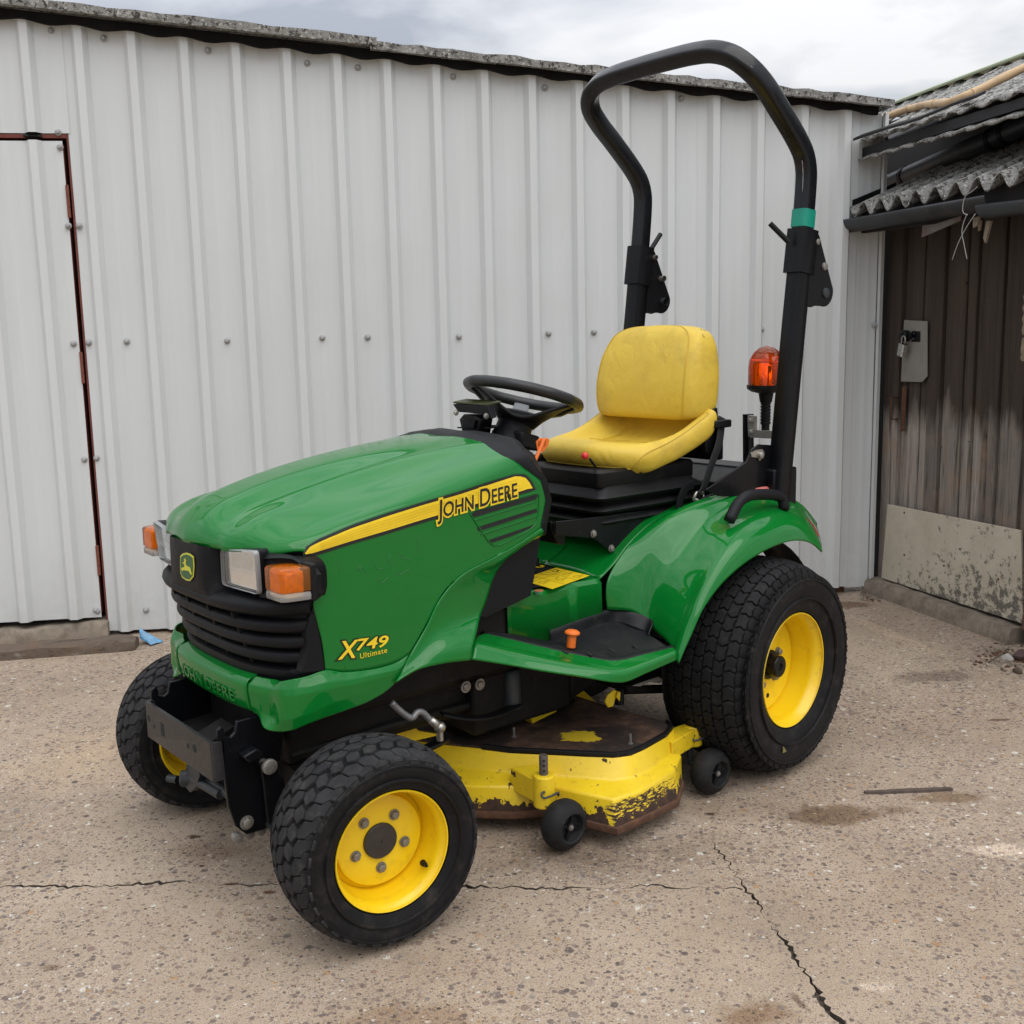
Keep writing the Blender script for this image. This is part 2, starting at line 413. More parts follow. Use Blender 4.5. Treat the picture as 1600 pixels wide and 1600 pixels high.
#@@PART2
# ================================================================== GROUND
def ground_mat():
    b = NB('exposed_aggregate_concrete'); co = b.coord()
    wob = b.noise(co, 7, 3)
    pos = b.n('VectorMath'); pos.operation = 'MULTIPLY_ADD'
    nz = b.n('TexNoise', Scale=26.0, Detail=2.0); b.l(co, nz.inputs['Vector'])
    b.l(nz.outputs[1], pos.inputs[0]); pos.inputs[1].default_value = (0.012, 0.012, 0.0); b.l(co, pos.inputs[2])
    p = pos.outputs[0]
    big = b.noise(co, 0.9, 6, 0.68); mid = b.noise(co, 3.2, 8, 0.72); fine = b.noise(co, 120, 5, 0.7); sand = b.noise(co, 330, 4, 0.75)
    c = b.ramp(b.math('ADD', b.math('MULTIPLY', big, 0.5), b.math('MULTIPLY', mid, 0.5)), [(0.37, (0.245, 0.182, 0.130)), (0.50, (0.385, 0.293, 0.214)), (0.63, (0.500, 0.395, 0.298))])
    c = b.mix(b.ramp(fine, [(0.35, 0.0), (0.7, 0.65)]), c, (0.47, 0.385, 0.28))
    c = b.mix(b.ramp(sand, [(0.36, 0.85), (0.50, 0.0)]), c, (0.115, 0.086, 0.062))
    c = b.mix(b.ramp(sand, [(0.58, 0.0), (0.68, 0.6)]), c, (0.60, 0.51, 0.40))
    # rain-washed areas show their stones, trowelled ones hide them
    wash = b.ramp(b.noise(co, 1.3, 5, 0.6), [(0.34, 0.62), (0.60, 1.0)])
    hts = None
    for sc, lo, hi, amt in ((40, 0.10, 0.56, 1.0), (70, -0.05, 0.64, 1.0), (128, -0.2, 0.66, 0.95), (260, -0.2, 0.62, 0.8)):
        mp = b.n('Mapping'); mp.inputs['Rotation'].default_value = (0, 0, sc*0.37); mp.inputs['Scale'].default_value = (1, 1.0, 1); mp.inputs['Location'].default_value = (sc*0.11, sc*0.07, sc*0.013)
        b.l(p, mp.inputs[0])
        v = b.n('TexVoronoi', Scale=float(sc), Randomness=1.0); v.voronoi_dimensions = '3D'; b.l(mp.outputs[0], v.inputs['Vector'])
        sep = b.n('SeparateColor'); b.l(v.outputs['Color'], sep.inputs[0])
        rad = b.math('MULTIPLY', b.ramp(sep.outputs[0], [(lo+0.25, 0.0), (0.98, hi)]), wash)
        msk = b.math('MULTIPLY', b.math('MULTIPLY', b.math('SUBTRACT', rad, v.outputs['Distance']), 9.0, clamp=True), amt)
        st = b.ramp(sep.outputs[1], [(0.0, (0.055, 0.045, 0.042)), (0.14, (0.16, 0.115, 0.095)), (0.28, (0.25, 0.165, 0.125)), (0.40, (0.12, 0.10, 0.096)), (0.52, (0.31, 0.235, 0.185)), (0.64, (0.21, 0.125, 0.10)), (0.74, (0.42, 0.35, 0.28)), (0.82, (0.19, 0.165, 0.15)), (0.90, (0.44, 0.25, 0.10)), (0.93, (0.55, 0.48, 0.40)), (0.97, (0.70, 0.66, 0.58))])
        st = b.mix(b.math('MULTIPLY', fine, 0.45), st, (0.20, 0.17, 0.14))
        c = b.mix(msk, c, st)
        hts = msk if hts is None else b.math('MAXIMUM', hts, msk)
    # fixed marks: damp and oil spots, scuffs, dust, broad tones, painted deck shade
    def spot(px, py, rx, ry, ang, col, amt, sc=9.0, hard=3.0):
        nonlocal c
        q = PZ(px, py, 0)
        mp = b.n('Mapping'); mp.vector_type = 'TEXTURE'
        mp.inputs['Location'].default_value = q; mp.inputs['Rotation'].default_value = (0, 0, ang); mp.inputs['Scale'].default_value = (rx, ry, 1)
        b.l(co, mp.inputs[0])
        ln = b.n('VectorMath'); ln.operation = 'LENGTH'; b.l(mp.outputs[0], ln.inputs[0])
        d = b.math('MULTIPLY_ADD', b.noise(co, sc, 5, 0.7), 1.5, b.math('MULTIPLY_ADD', ln.outputs[1], 1.0, -1.55))
        f = b.math('MULTIPLY', b.math('MULTIPLY', d, -hard, clamp=True), amt)
        c = b.mix(f, c, col, 'MULTIPLY')
    bn = (0.42, 0.34, 0.27)
    right = math.atan2(rt.y, rt.x)
    spot(1310, 1273, 0.24, 0.09, right+0.10, (0.50, 0.43, 0.36), 1.0)
    spot(1480, 1245, 0.16, 0.06, right, (0.66, 0.58, 0.50), 1.0)
    spot(1110, 1272, 0.020, 0.014, right, (0.22, 0.17, 0.15), 1.0, 60)
    spot(303, 1308, 0.026, 0.02, right, (0.25, 0.17, 0.13), 1.0, 60)
    spot(316, 1353, 0.014, 0.01, right, (0.25, 0.2, 0.17), 1.0, 70)
    spot(420, 1394, 0.024, 0.013, right, (0.34, 0.22, 0.16), 1.0, 60)
    spot(360, 1381, 0.03, 0.010, right, (0.35, 0.24, 0.2), 1.0, 60)
    spot(78, 1512, 0.04, 0.02, right, (0.62, 0.55, 0.5), 1.0, 30, 2.0)
    spot(1180, 1585, 0.13, 0.07, right, (0.62, 0.52, 0.43), 1.0, 14, 2.0)
    spot(640, 1600, 0.25, 0.10, right, (0.8, 0.73, 0.66), 1.0, 10)
    spot(1248, 1565, 0.015, 0.06, -0.3, (0.5, 0.45, 0.42), 1.0, 40, 2.0)
    spot(1455, 1058, 0.22, 0.10, right+0.2, (0.62, 0.60, 0.60), 1.0)
    spot(1560, 1125, 0.06, 0.02, right, (0.4, 0.34, 0.3), 1.0, 40)
    spot(1330, 945, 0.14, 0.10, right, (0.55, 0.45, 0.38), 1.0)
    spot(940, 1340, 0.50, 0.17, right+0.12, (0.62, 0.59, 0.56), 1.0, 5, 1.3)  # staining and the mower deck's soft shade, painted together
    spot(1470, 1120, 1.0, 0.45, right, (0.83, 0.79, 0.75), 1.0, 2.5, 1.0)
    spot(1180, 1260, 0.35, 0.14, right, (0.78, 0.75, 0.72), 1.0, 6, 1.4)  # broad darker patch beside the rear wheel
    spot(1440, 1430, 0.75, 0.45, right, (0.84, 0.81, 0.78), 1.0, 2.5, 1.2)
    spot(330, 1330, 0.22, 0.10, right, (0.74, 0.69, 0.64), 1.0, 6, 1.4)  # broad darker patch by the far front wheel
    spot(1570, 1330, 0.14, 0.05, right, (1.5, 1.52, 1.55), 1.0, 16)
    spot(1370, 1542, 0.05, 0.025, right, (1.35, 1.37, 1.4), 1.0, 25)
    spot(1390, 990, 0.5, 0.06, math.atan2(TS.y, TS.x), (1.18, 1.16, 1.12), 1.0, 9)
    spot(150, 1180, 0.45, 0.5, right, (1.14, 1.08, 0.98), 0.8, 5, 1.2)
    rg = b.math('MULTIPLY_ADD', mid, 0.25, 0.62)
    nb = b.bump(b.math('ADD', b.math('MULTIPLY', hts, 0.5), b.math('ADD', b.math('MULTIPLY', fine, 0.5), b.math('MULTIPLY', sand, 0.35))), 0.65, 0.0035)
    nb = b.bump(mid, 0.25, 0.02, nb)
    b.set(Base_Color=c, Roughness=rg, Normal=nb, Specular_IOR_Level=0.35)
    return b.m
GROUND = ground_mat()
SOIL = mat('crack_dirt', (0.075, 0.058, 0.044), 0.95, vary=0.5, vscale=60, bump=0.8, bscale=300)

def crack_path(pts, step=0.012, amp=0.008):
    P = [PZ(x, y, 0) for x, y in pts]; out = []
    for a, b in zip(P, P[1:]):
        n = max(1, int((b-a).length/step)); s = Vector((-(b-a).y, (b-a).x, 0)).normalized()
        for i in range(n):
            out.append(a.lerp(b, i/n) + s*rnd.uniform(-amp, amp))
    out.append(P[-1]); return out
def ribbon(path, wf):
    A, B = [], []
    for i, p in enumerate(path):
        t = (path[min(i+1, len(path)-1)]-path[max(i-1, 0)]).normalized(); s = Vector((-t.y, t.x, 0)); w = wf(i/(len(path)-1))*rnd.uniform(0.55, 1.3)*(0.62+0.38*math.sin(i*0.31)+0.3*math.sin(i*0.083+2))
        A.append(p+s*w/2); B.append(p-s*w/2)
    return A, B
def ground():
    # one crack system = one outline: the long joint, and the branch that meets it at the middle
    main = crack_path([(-420, 1392), (-100, 1388), (0, 1385), (60, 1385), (140, 1386), (200, 1381), (285, 1378), (345, 1381), (430, 1383), (560, 1384), (735, 1385), (870, 1389), (960, 1388), (1010, 1384), (1080, 1388), (1130, 1387), (1160, 1390)])
    brA = crack_path([(1113, 1318), (1126, 1335), (1140, 1350), (1152, 1372), (1166, 1390)], 0.01)
    brB = crack_path([(1166, 1390), (1184, 1412), (1200, 1440), (1232, 1480), (1253, 1510), (1275, 1545), (1293, 1580), (1312, 1598), (1420, 1740)], 0.01, 0.007)
    a1, b1 = ribbon(main, lambda t: 0.011)
    a2, b2 = ribbon(brA+brB[1:], lambda t: 0.003+0.010*min(1, t*3))
    # cut both ribbons out of the sheet with a constrained triangulation
    polys = []
    for A, B in ((a1, b1), (a2, b2)): polys.append(A+B[::-1])
    far = [Vector(p) for p in ((-60, -60, 0), (60, -60, 0), (60, 60, 0), (-60, 60, 0))]
    V = [p.xy for p in far]; E = [(0, 1), (1, 2), (2, 3), (3, 0)]
    for pl in polys:
        k = len(V); V += [p.xy for p in pl]; E += [(k+i, k+(i+1) % len(pl)) for i in range(len(pl))]
    for gx in range(-5, 6):
        for gy in range(-5, 6): V.append(Vector((gx*0.9+0.013, gy*0.9+0.017)))
    vo, eo, fo, _, _, _ = geometry.delaunay_2d_cdt(V, E, [], 0, 1e-6)
    def inside(q, pl):
        c = False; n = len(pl)
        for i in range(n):
            a, b = pl[i], pl[i-1]
            if (a.y > q.y) != (b.y > q.y) and q.x < (b.x-a.x)*(q.y-a.y)/(b.y-a.y)+a.x: c = not c
        return c
    bm = bmesh.new(); vs = [bm.verts.new((p.x, p.y, 0)) for p in vo]
    for f in fo:
        cpt = sum((vo[i] for i in f), Vector((0, 0)))/len(f)
        if any(inside(cpt, pl) for pl in polys): continue
        try: bm.faces.new([vs[i] for i in f])
        except ValueError: pass
    for v in [v for v in bm.verts if not v.link_faces]: bm.verts.remove(v)
    ed = [e for e in bm.edges if len(e.link_faces) == 1 and max(abs(e.verts[0].co.x), abs(e.verts[0].co.y)) < 55]
    r = bmesh.ops.extrude_edge_only(bm, edges=ed)
    for v in r['geom']:
        if isinstance(v, bmesh.types.BMVert): v.co.z = -0.016
        elif isinstance(v, bmesh.types.BMFace): v.material_index = 1
    bmesh.ops.recalc_face_normals(bm, faces=bm.faces)
    me = bpy.data.meshes.new('yard_concrete'); bm.to_mesh(me); bm.free()
    tag(link('yard_concrete', me, [GROUND, SOIL]), 'worn exposed aggregate concrete yard with cracks', None, None, 'structure')
    g = MB(); g.grid([[Vector((x, y, -0.011)) for x in (-61, 61)] for y in (-61, 61)])
    tag(g.build('soil_under_yard', SOIL), 'dark dirt down in the cracks of the concrete', None, None, 'structure')
ground()

# ================================================================== METAL SHED
def cladding_mat(name='grey_cladding_paint', tone=1.0):
    b = NB(name); co = b.coord()
    streak = b.noise(b.coord((9, 9, 0.35)), 3.2, 6, 0.65); patch = b.noise(co, 1.1, 4, 0.6); speck = b.noise(co, 85, 4, 0.8)
    c = b.ramp(streak, [(0.3, (0.605*tone, 0.625*tone, 0.622*tone)), (0.7, (0.632*tone, 0.652*tone, 0.650*tone))])
    c = b.mix(b.ramp(patch, [(0.45, 0.0), (0.75, 0.45)]), c, (0.575*tone, 0.585*tone, 0.57*tone))
    # dust splashed up from the ground
    sp = b.n('SeparateXYZ'); b.l(co, sp.inputs[0])
    low = b.math('MULTIPLY', b.ramp(sp.outputs[2], [(0.0, 1.0), (0.42, 0.0)]), b.ramp(b.noise(co, 12, 6, 0.7), [(0.35, 0.02), (0.7, 0.34)]))
    c = b.mix(low, c, (0.36*tone, 0.335*tone, 0.29*tone))
    c = b.mix(b.ramp(speck, [(0.735, 0.0), (0.75, 0.8)]), c, (0.17, 0.15, 0.12))
    b.set(Base_Color=c, Roughness=b.math('MULTIPLY_ADD', patch, 0.2, 0.36), Specular_IOR_Level=0.4,
          Normal=b.bump(b.noise(b.coord((1, 1, 0.3)), 5, 3), 0.12, 0.02))
    return b.m
CLAD = cladding_mat()
def fibre_mat():
    b = NB('weathered_fibre_cement'); co = b.coord()
    n = b.noise(co, 16, 8, 0.72); l1 = b.noise(co, 38, 6, 0.7); l2 = b.noise(co, 75, 5, 0.75)
    c = b.ramp(n, [(0.3, (0.15, 0.147, 0.138)), (0.5, (0.27, 0.264, 0.25)), (0.68, (0.38, 0.372, 0.35))])
    c = b.mix(b.ramp(l1, [(0.52, 0.0), (0.57, 0.9)]), c, (0.045, 0.041, 0.036))
    c = b.mix(b.ramp(l2, [(0.56, 0.0), (0.61, 0.9)]), c, (0.58, 0.58, 0.54))
    c = b.mix(b.ramp(b.noise(co, 9, 6, 0.7), [(0.6, 0.0), (0.7, 0.5)]), c, (0.19, 0.175, 0.12))
    b.set(Base_Color=c, Roughness=0.95, Normal=b.bump(b.math('ADD', l1, l2), 0.7, 0.006), Specular_IOR_Level=0.2)
    return b.m
FIBRE = fibre_mat()
REDOX = mat('red_oxide_steel', (0.155, 0.032, 0.022), 0.62, vary=0.25, vscale=30, dirt=(0.09, 0.035, 0.015), dirt_amt=0.4, dscale=40)
RUSTB = mat('rusty_brown_steel', (0.085, 0.038, 0.020), 0.85, vary=0.4, vscale=45, bump=0.5, bscale=200, dirt=(0.30, 0.13, 0.04), dirt_amt=0.3, dscale=60)
INSIDE = flat('dark_interior', (0.012, 0.012, 0.012), 0.9)
CONC = mat('plain_concrete', (0.235, 0.195, 0.150), 0.85, vary=0.25, vscale=16, bump=0.6, bscale=160, dirt=(0.115, 0.088, 0.062), dirt_amt=0.5, dscale=14)
WASHER = mat('grey_screw_cap', (0.34, 0.34, 0.335), 0.4, vary=0.2, vscale=70)

RIB0, RP = 2.316, 0.218
def topz(u): return 2.727 + (u-2.378)*0.0895
def clad_profile(ua, ub):
    """(u, d) across the sheet from the high u to the low one: trapezoid ribs and faint stiffening swages"""
    pts = [(ua, 0.0)]
    k = math.floor((RIB0-ua)/RP)-1
    while True:
        u = RIB0-k*RP; k += 1
        if u < ub-0.05: break
        for du, d in ((0.004, 0), (-0.017, 0.031), (-0.049, 0.031), (-0.068, 0.0), (-0.112, 0.0), (-0.117, 0.0011), (-0.127, 0.0011), (-0.132, 0), (-0.165, 0.0), (-0.170, 0.0011), (-0.180, 0.0011), (-0.185, 0)):
            if ub < u+du < ua: pts.append((u+du, d))
    pts.append((ub, 0.0)); return pts
def clad_sheet(name, parent, ua, ub, zlo, zhi, d0=0.0, m=CLAD):
    pr = clad_profile(ua, ub); g = MB(); rows = []
    nz = 14
    for i in range(nz+1):
        row = []
        for u, d in pr:
            lo, hi = zlo(u) if callable(zlo) else zlo, zhi(u) if callable(zhi) else zhi
            z = lo+(hi-lo)*i/nz
            wob = 0.0022*math.sin(u*3.1+z*2.3)+0.0013*math.sin(z*9+u*15)
            row.append(WP(u, d0+d+wob, z))
        rows.append(row)
    g.grid(rows)
    o = g.build(name, m, parent, auto=18)
    s = solid(o, 0.0012, 1); s.modifiers['thickness'].use_rim = False; return s
shed = thing('metal_shed', 'long pale grey box-profile metal shed with a low pitched roof edge behind the tractor', 'shed', WP(0, 0, 0))
sheets = [(2.142, 1.262), (1.274, 0.17), (0.182, -0.70), (-0.688, -1.497)]
for i, (a, b_) in enumerate(sheets):
    clad_sheet('wall_sheet', shed, a, b_, lambda u: 0.022+0.004*math.sin(u*9)+(0.018 if u < 0 else 0), lambda u: topz(u)-0.005, 0.0012*(i % 2))
clad_sheet('wall_sheet', shed, 4.5, 3.062, 0.022, lambda u: topz(u)-0.005, 0.0012)
clad_sheet('wall_sheet', shed, 3.075, 2.134, 2.246, lambda u: topz(u)-0.005, 0.003)
# narrow return strip at the right-hand end, below the timber shed's upper roof
clad_sheet('wall_sheet', shed, -1.485, -1.612, 0.03, 2.36, -0.006)
g = MB(); g.prism([WP(-1.612, 0.004, .075), WP(-1.640, 0.004, .075), WP(-1.640, 0.004, 2.36), WP(-1.612, 0.004, 2.36)], WN*0.003)
g.prism([WP(-1.612, 0.0071, .075), WP(-1.616, 0.0071, .075), WP(-1.616, 0.0071, 2.36), WP(-1.612, 0.0071, 2.36)], WN*0.02)
g.prism([WP(-1.637, -0.10, .075), WP(-1.640, -0.10, .075), WP(-1.640, -0.10, 2.36), WP(-1.637, -0.10, 2.36)], WN*0.1035)
g.build('corner_flashing', CLAD, shed)
g = MB(); g.box((0, 0, 0), (1, 1, 1), 0, Matrix((( WU.x*6.1, WN.x*0.06, 0, WP(-1.60, -0.14, 0).x), (WU.y*6.1, WN.y*0.06, 0, WP(-1.60, -0.14, 0).y), (0, 0, 2.3, 0.05), (0, 0, 0, 1))))
g.build('inner_lining', INSIDE, shed)
# low dark plinth gap seen under the sheets
g = MB(); g.prism([WP(-1.50, -0.03, 0), WP(2.10, -0.03, 0), WP(2.10, -0.03, .06), WP(-1.50, -0.03, .06)], WN*-0.05); g.build('base_rail', RUSTB, shed)
# roof verge: two fibre cement sheets, thick at the edge, lapped near the middle
def verge(name, ua, ub, dz, d1):
    g = MB(); N = 34; top = []; bot = []; t2 = []; b2 = []
    for i in range(N+1):
        u = ua+(ub-ua)*i/N; z = topz(u)+dz
        j = 0.004*math.sin(i*2.3)+rnd.uniform(-0.0025, 0.0025)
        top.append(WP(u, d1+j, z+0.046+rnd.uniform(-.004, .004))); bot.append(WP(u, d1-0.004+j, z+0.012+rnd.uniform(-.002, .002))); t2.append(WP(u, -2.6, z+0.150)); b2.append(WP(u, -2.6, z+0.11))
    g.grid([b2, bot, top, t2]); n = len(top)
    for k in (0, N): g.add([bot[k], top[k], t2[k], b2[k]], [(0, 1, 2, 3)])
    return g.build(name, FIBRE, shed, auto=30)
verge('roof_sheet', 4.6, 0.80, 0.006, 0.110)
verge('roof_sheet', 0.83, -1.62, -0.008, 0.100)
g = MB()
pr = []
for i in range(240):
    u = 4.5-6.06*i/239; pr.append((u, topz(u)))
rowsA = [WP(u, 0.058, z-0.024+0.007*math.cos(2*PI*(RIB0-u-.033)/RP)) for u, z in pr]; rowsB = [WP(u, 0.064, z+0.012) for u, z in pr]; rowsC = [WP(u, 0.035, z+0.012) for u, z in pr]; rowsD = [WP(u, 0.035, z-0.024+0.007*math.cos(2*PI*(RIB0-u-.033)/RP)) for u, z in pr]
g.grid([rowsD, rowsA, rowsB, rowsC]); g.build('barge_shade_strip', mat('barge_shade_dark', (0.009, 0.0085, 0.008), 0.9, vary=0.4, spec=0.1, vscale=14, bump=0.5, bscale=120), shed)  # overhang's shade put into a near-black strip, waved along the ribs

scr = MB(); scr.lathe([(0, 0.0145), (0.004, 0.0135), (0.0065, 0.009)], (0, 0, 0), WN, 14); scr.lathe([(0.006, 0.0095), (0.013, 0.0092), (0.0165, 0.006), (0.017, 0)], (0, 0, 0), WN, 6)
scr_me = scr.build('screw', WASHER, None, auto=40)
spx = [(80,48),(162,60),(325,79),(480,99),(559,106),(708,120),(851,137),(1064,154),(1262,175),(1319,178),(91,207),(123.5,353),(138.5,535.5),(151,716),(153,955),(228,953),
       (198,533.5),(355,532.5),(503.5,528),(574.5,527),(717,526),(857,521),(928,519),(1190,514.5),(1366,508)]
first = True
for x, y in spx:
    q = WD(x, y, 0.003); q.x += 0
    p = WP(q.x, 0.003, q.z)
    if first:
        o = scr_me; first = False
        join(o, shed); o.location = p; o.matrix_parent_inverse = Matrix.Translation(-shed.location)
    else:
        o = copy(scr_me, shed, p)
# --- door
DR, DT, DB = 2.163, 2.214, 0.092
door = holder('door', shed); del door['turned']
clad_sheet('door_sheet', door, 3.05, DR+0.006, DB, lambda u: DT, 0.004)
g = MB()
def wbar(g, ua, ub, za, zb, d0, d1, mi=0):
    g.prism([WP(ua, d0, za), WP(ub, d0, za), WP(ub, d0, zb), WP(ua, d0, zb)], WN*(d1-d0), mi)
wbar(g, 2.1505, 2.143, 0.02, 2.243, -0.05, 0.0015)
wbar(g, 3.0585, 2.1505, 2.226, 2.243, -0.05, 0.0015)
wbar(g, 3.060, 3.0525, 0.02, 2.226, -0.05, 0.0015)
g.build('door_frame', REDOX, shed, bevel=0.001)
g = MB(); wbar(g, 3.1, 2.1685, DB+.02, DT-.01, -0.045, -0.006); g.build('door_rail', REDOX, door)
for z in (1.96, 1.24, 0.36):
    g = MB(); a, b_ = WP(2.164, 0.006, z-0.07), WP(2.164, 0.006, z+0.07)
    for k in range(3): g.tube([a.lerp(b_, k/3+0.008), a.lerp(b_, (k+1)/3-0.008)], 0.0075, 10)
    g.tube([a, b_], 0.005, 8)
    g.build('hinge', mat('rusty_hinge', (0.19, 0.055, 0.03), 0.7, vary=0.35, vscale=50, dirt=(0.10, 0.05, 0.03), dirt_amt=0.4, dscale=50), door, auto=40)
for x, y in ((94,230),(107,353),(115,537),(132,718),(150,953)):
    q = WD(x, y, 0.006); copy(scr_me, door, WP(q.x, 0.006, q.z)).matrix_parent_inverse = Matrix.Translation(-shed.location)
# torn dark rubber flap over the door head
g = MB(); ro = []
for i in range(13):
    t = i/12; q = WD(36+29*t, 212+2*t, 0.012); h = 0.009+0.010*math.sin(PI*t)
    ro.append([WP(q.x, 0.004, q.z-h+0.006), WP(q.x, 0.022+0.004*math.sin(i*2), q.z), WP(q.x, 0.004, q.z+h*0.9)])
g.grid(ro); solid(g.build('rubber_flap', flat('torn_rubber', (0.012, 0.012, 0.012), 0.8), shed, auto=50), 0.003)
# --- concrete sill and old timber beam in front of the door
g = MB(); rows = []
for i in range(25):
    u = 3.4-1.26*i/24
    hz = 0.062+0.004*math.sin(i*1.7); dd = 0.045+0.004*math.sin(i*2.9)
    if i > 20: hz += 0.012; dd -= 0.015
    rows.append([WP(u, dd+0.006, 0), WP(u, dd, hz-0.012), WP(u, dd-0.012, hz), WP(u, -0.15, hz+0.004), WP(u, -0.15, 0)])
g.rings(rows); g.build('door_sill', CONC, shed, auto=40)
def wood_mat(name, base, dark, scale=(30, 30, 1.2), rot=(0, 0, 0), light=None, var=True, axis='Z'):
    b = NB(name); co = b.coord(scale, rot)
    oi = b.n('ObjectInfo'); off = b.n('VectorMath'); off.operation = 'MULTIPLY_ADD'
    cmb = b.n('CombineXYZ'); b.l(oi.outputs['Random'], cmb.inputs[0]); b.l(oi.outputs['Random'], cmb.inputs[1]); b.l(oi.outputs['Random'], cmb.inputs[2])
    b.l(cmb.outputs[0], off.inputs[0]); off.inputs[1].default_value = (37, 53, 11); b.l(co, off.inputs[2]); co = off.outputs[0]
    g1 = b.noise(co, 1.0, 8, 0.7, 0.6); g2 = b.noise(co, 3.5, 6, 0.75); pt = b.noise(b.coord(), 5, 5, 0.65)
    lt = light or tuple(min(1, x*1.65) for x in base)
    c = b.ramp(g1, [(0.30, dark), (0.46, base), (0.58, base), (0.74, lt)])
    c = b.mix(b.ramp(g2, [(0.32, 0.8), (0.46, 0.0)]), c, dark)
    tone = b.math('MULTIPLY_ADD', oi.outputs['Random'], 0.75, 0.62)
    if not var: pass
    cc = b.n('CombineColor'); [b.l(tone, cc.inputs[i]) for i in range(3)]
    if var: c = b.mix(1.0, c, cc.outputs[0], 'MULTIPLY')
    c = b.mix(b.ramp(pt, [(0.5, 0.0), (0.72, 0.55)]), c, (base[0]*1.25, base[1]*0.92, base[2]*0.68))
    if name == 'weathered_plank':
        # roof's shade painted into the upper planks as brown-black over the weathered grey
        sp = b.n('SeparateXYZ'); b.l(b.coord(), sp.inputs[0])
        eave_shade = b.ramp(b.math('MULTIPLY_ADD', b.noise(b.coord((9, 9, 1.5)), 1.0, 5, 0.6), 0.55, b.math('ADD', sp.outputs[2], -0.27)), [(0.88, 0.0), (1.42, 0.95)])
        c = b.mix(eave_shade, c, b.mix(g1, (0.018, 0.013, 0.010), (0.082, 0.060, 0.046)))
    kn = b.ramp(b.noise(b.coord(), 42, 3, 0.5), [(0.735, 0.0), (0.76, 0.9)])
    c = b.mix(kn, c, tuple(x*0.3 for x in dark))
    b.set(Base_Color=c, Roughness=0.86, Specular_IOR_Level=0.25, Normal=b.bump(b.math('ADD', g1, g2), 0.8, 0.004))
    return b.m
BEAM = wood_mat('weathered_beam', (0.135, 0.105, 0.082), (0.042, 0.032, 0.026), (1.5, 30, 30), (0, 0, -WY), (0.30, 0.265, 0.22), False)
bq = [WZ(0, 1033, 0), WZ(100, 1025, 0), WZ(211, 1017, 0)]
beam = MB(); rows = []
for i in range(33):
    t = i/32; u = 3.3+(bq[2].x-3.3)*t
    d = bq[0].y + (u-bq[0].x)*(bq[2].y-bq[0].y)/(bq[2].x-bq[0].x); j = lambda s: rnd.uniform(-s, s)
    end = 0.010*max(0, (t-0.96)/0.04)
    zt_ = 0.052+0.004*math.sin(i*.9)
    rows.append([WP(u, d-end+j(.002), 0.0), WP(u, d+j(.0025), 0.018), WP(u, d-0.002-end+j(.003), zt_-0.012), WP(u, d-0.014-end*2+j(.003), zt_+j(.002)-end*.5), WP(u, d-0.055+j(.003), zt_+0.004+j(.003)), WP(u, d-0.085+j(.003), zt_+0.002-end), WP(u, d-0.10, zt_-0.018), WP(u, d-0.10, 0.0)])
beam.rings(rows)
o = beam.build('timber_beam', BEAM, None, auto=32)
tag(o, 'old grey weathered timber beam lying on the ground in front of the shed door', 'timber beam')
# blue plastic scrap by the beam end
q = WZ(213, 1008, 0); g = MB(); rw = []
for i in range(9):
    t = i/8; row = []
    for k in range(7):
        s = k/6; rr = 0.10*(1-0.35*abs(s-0.5))
        row.append(WP(q.x-0.015-rr*t*1.0*(0.4+0.6*math.sin(PI*(0.15+0.7*s))), q.y-0.028+0.10*(s-0.4)*(0.35+0.65*t)+0.005*math.sin(k*2+i), 0.066*(1-t)**1.2*(0.35+0.65*math.sin(PI*s))+0.006*abs(math.sin(i*1.7+k*2.1))+0.003))
    rw.append(row)
g.grid(rw); o = solid(g.build('plastic_scrap', mat('faded_blue_plastic', (0.13, 0.32, 0.52), 0.42, vary=0.35, vscale=35, dirt=(0.38, 0.42, 0.45), dirt_amt=0.3, dscale=30), None, auto=40), 0.001)
tag(o, 'crumpled faded blue plastic scrap on the ground by the end of the timber beam', 'plastic scrap')

# ================================================================== TIMBER SHED on the right
ts = thing('timber_shed', 'old timber lean-to shed with grey weathered planks and corrugated roof on the right', 'shed', TP(0, 0, 0))
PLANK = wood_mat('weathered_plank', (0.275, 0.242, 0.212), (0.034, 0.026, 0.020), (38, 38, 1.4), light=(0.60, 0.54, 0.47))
s0 = -0.04
k = 0
widths = [0.118, 0.072, 0.086, 0.058, 0.094, 0.066, 0.088, 0.060, 0.078, 0.096, 0.064, 0.090, 0.07, 0.1, 0.08, 0.09, 0.1, 0.1, 0.1, 0.1, 0.1]
s = s0
for i, w in enumerate(widths):
    o0 = (0.0, -0.012, 0.006, -0.004, 0.009, -0.008, 0.004)[i % 7] + rnd.uniform(-.003, .003)
    if i == 0: o0 = 0.012
    g = MB(); N = 22; rows = []
    for j in range(N+1):
        z = 0.075+1.90*j/N; e1 = rnd.uniform(-.0016, .0016); e2 = rnd.uniform(-.0016, .0016)
        if j == 0: z += rnd.uniform(-.01, .02)
        rows.append([TP(s+0.002+e1, -0.03, z), TP(s+0.002+e1, o0-0.004, z), TP(s+0.007+e1, o0, z), TP(s+w*0.5, o0+rnd.uniform(-.0012, .0012), z), TP(s+w-0.007+e2, o0, z), TP(s+w-0.002+e2, o0-0.004, z), TP(s+w-0.002+e2, -0.03, z)])
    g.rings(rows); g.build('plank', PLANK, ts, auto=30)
    s += w
g = MB(); g.prism([TP(-0.2, -0.035, 0), TP(s, -0.035, 0), TP(s, -0.035, 2.0), TP(-0.2, -0.035, 2.0)], TN*-0.04); g.build('backing_wall', INSIDE, ts)
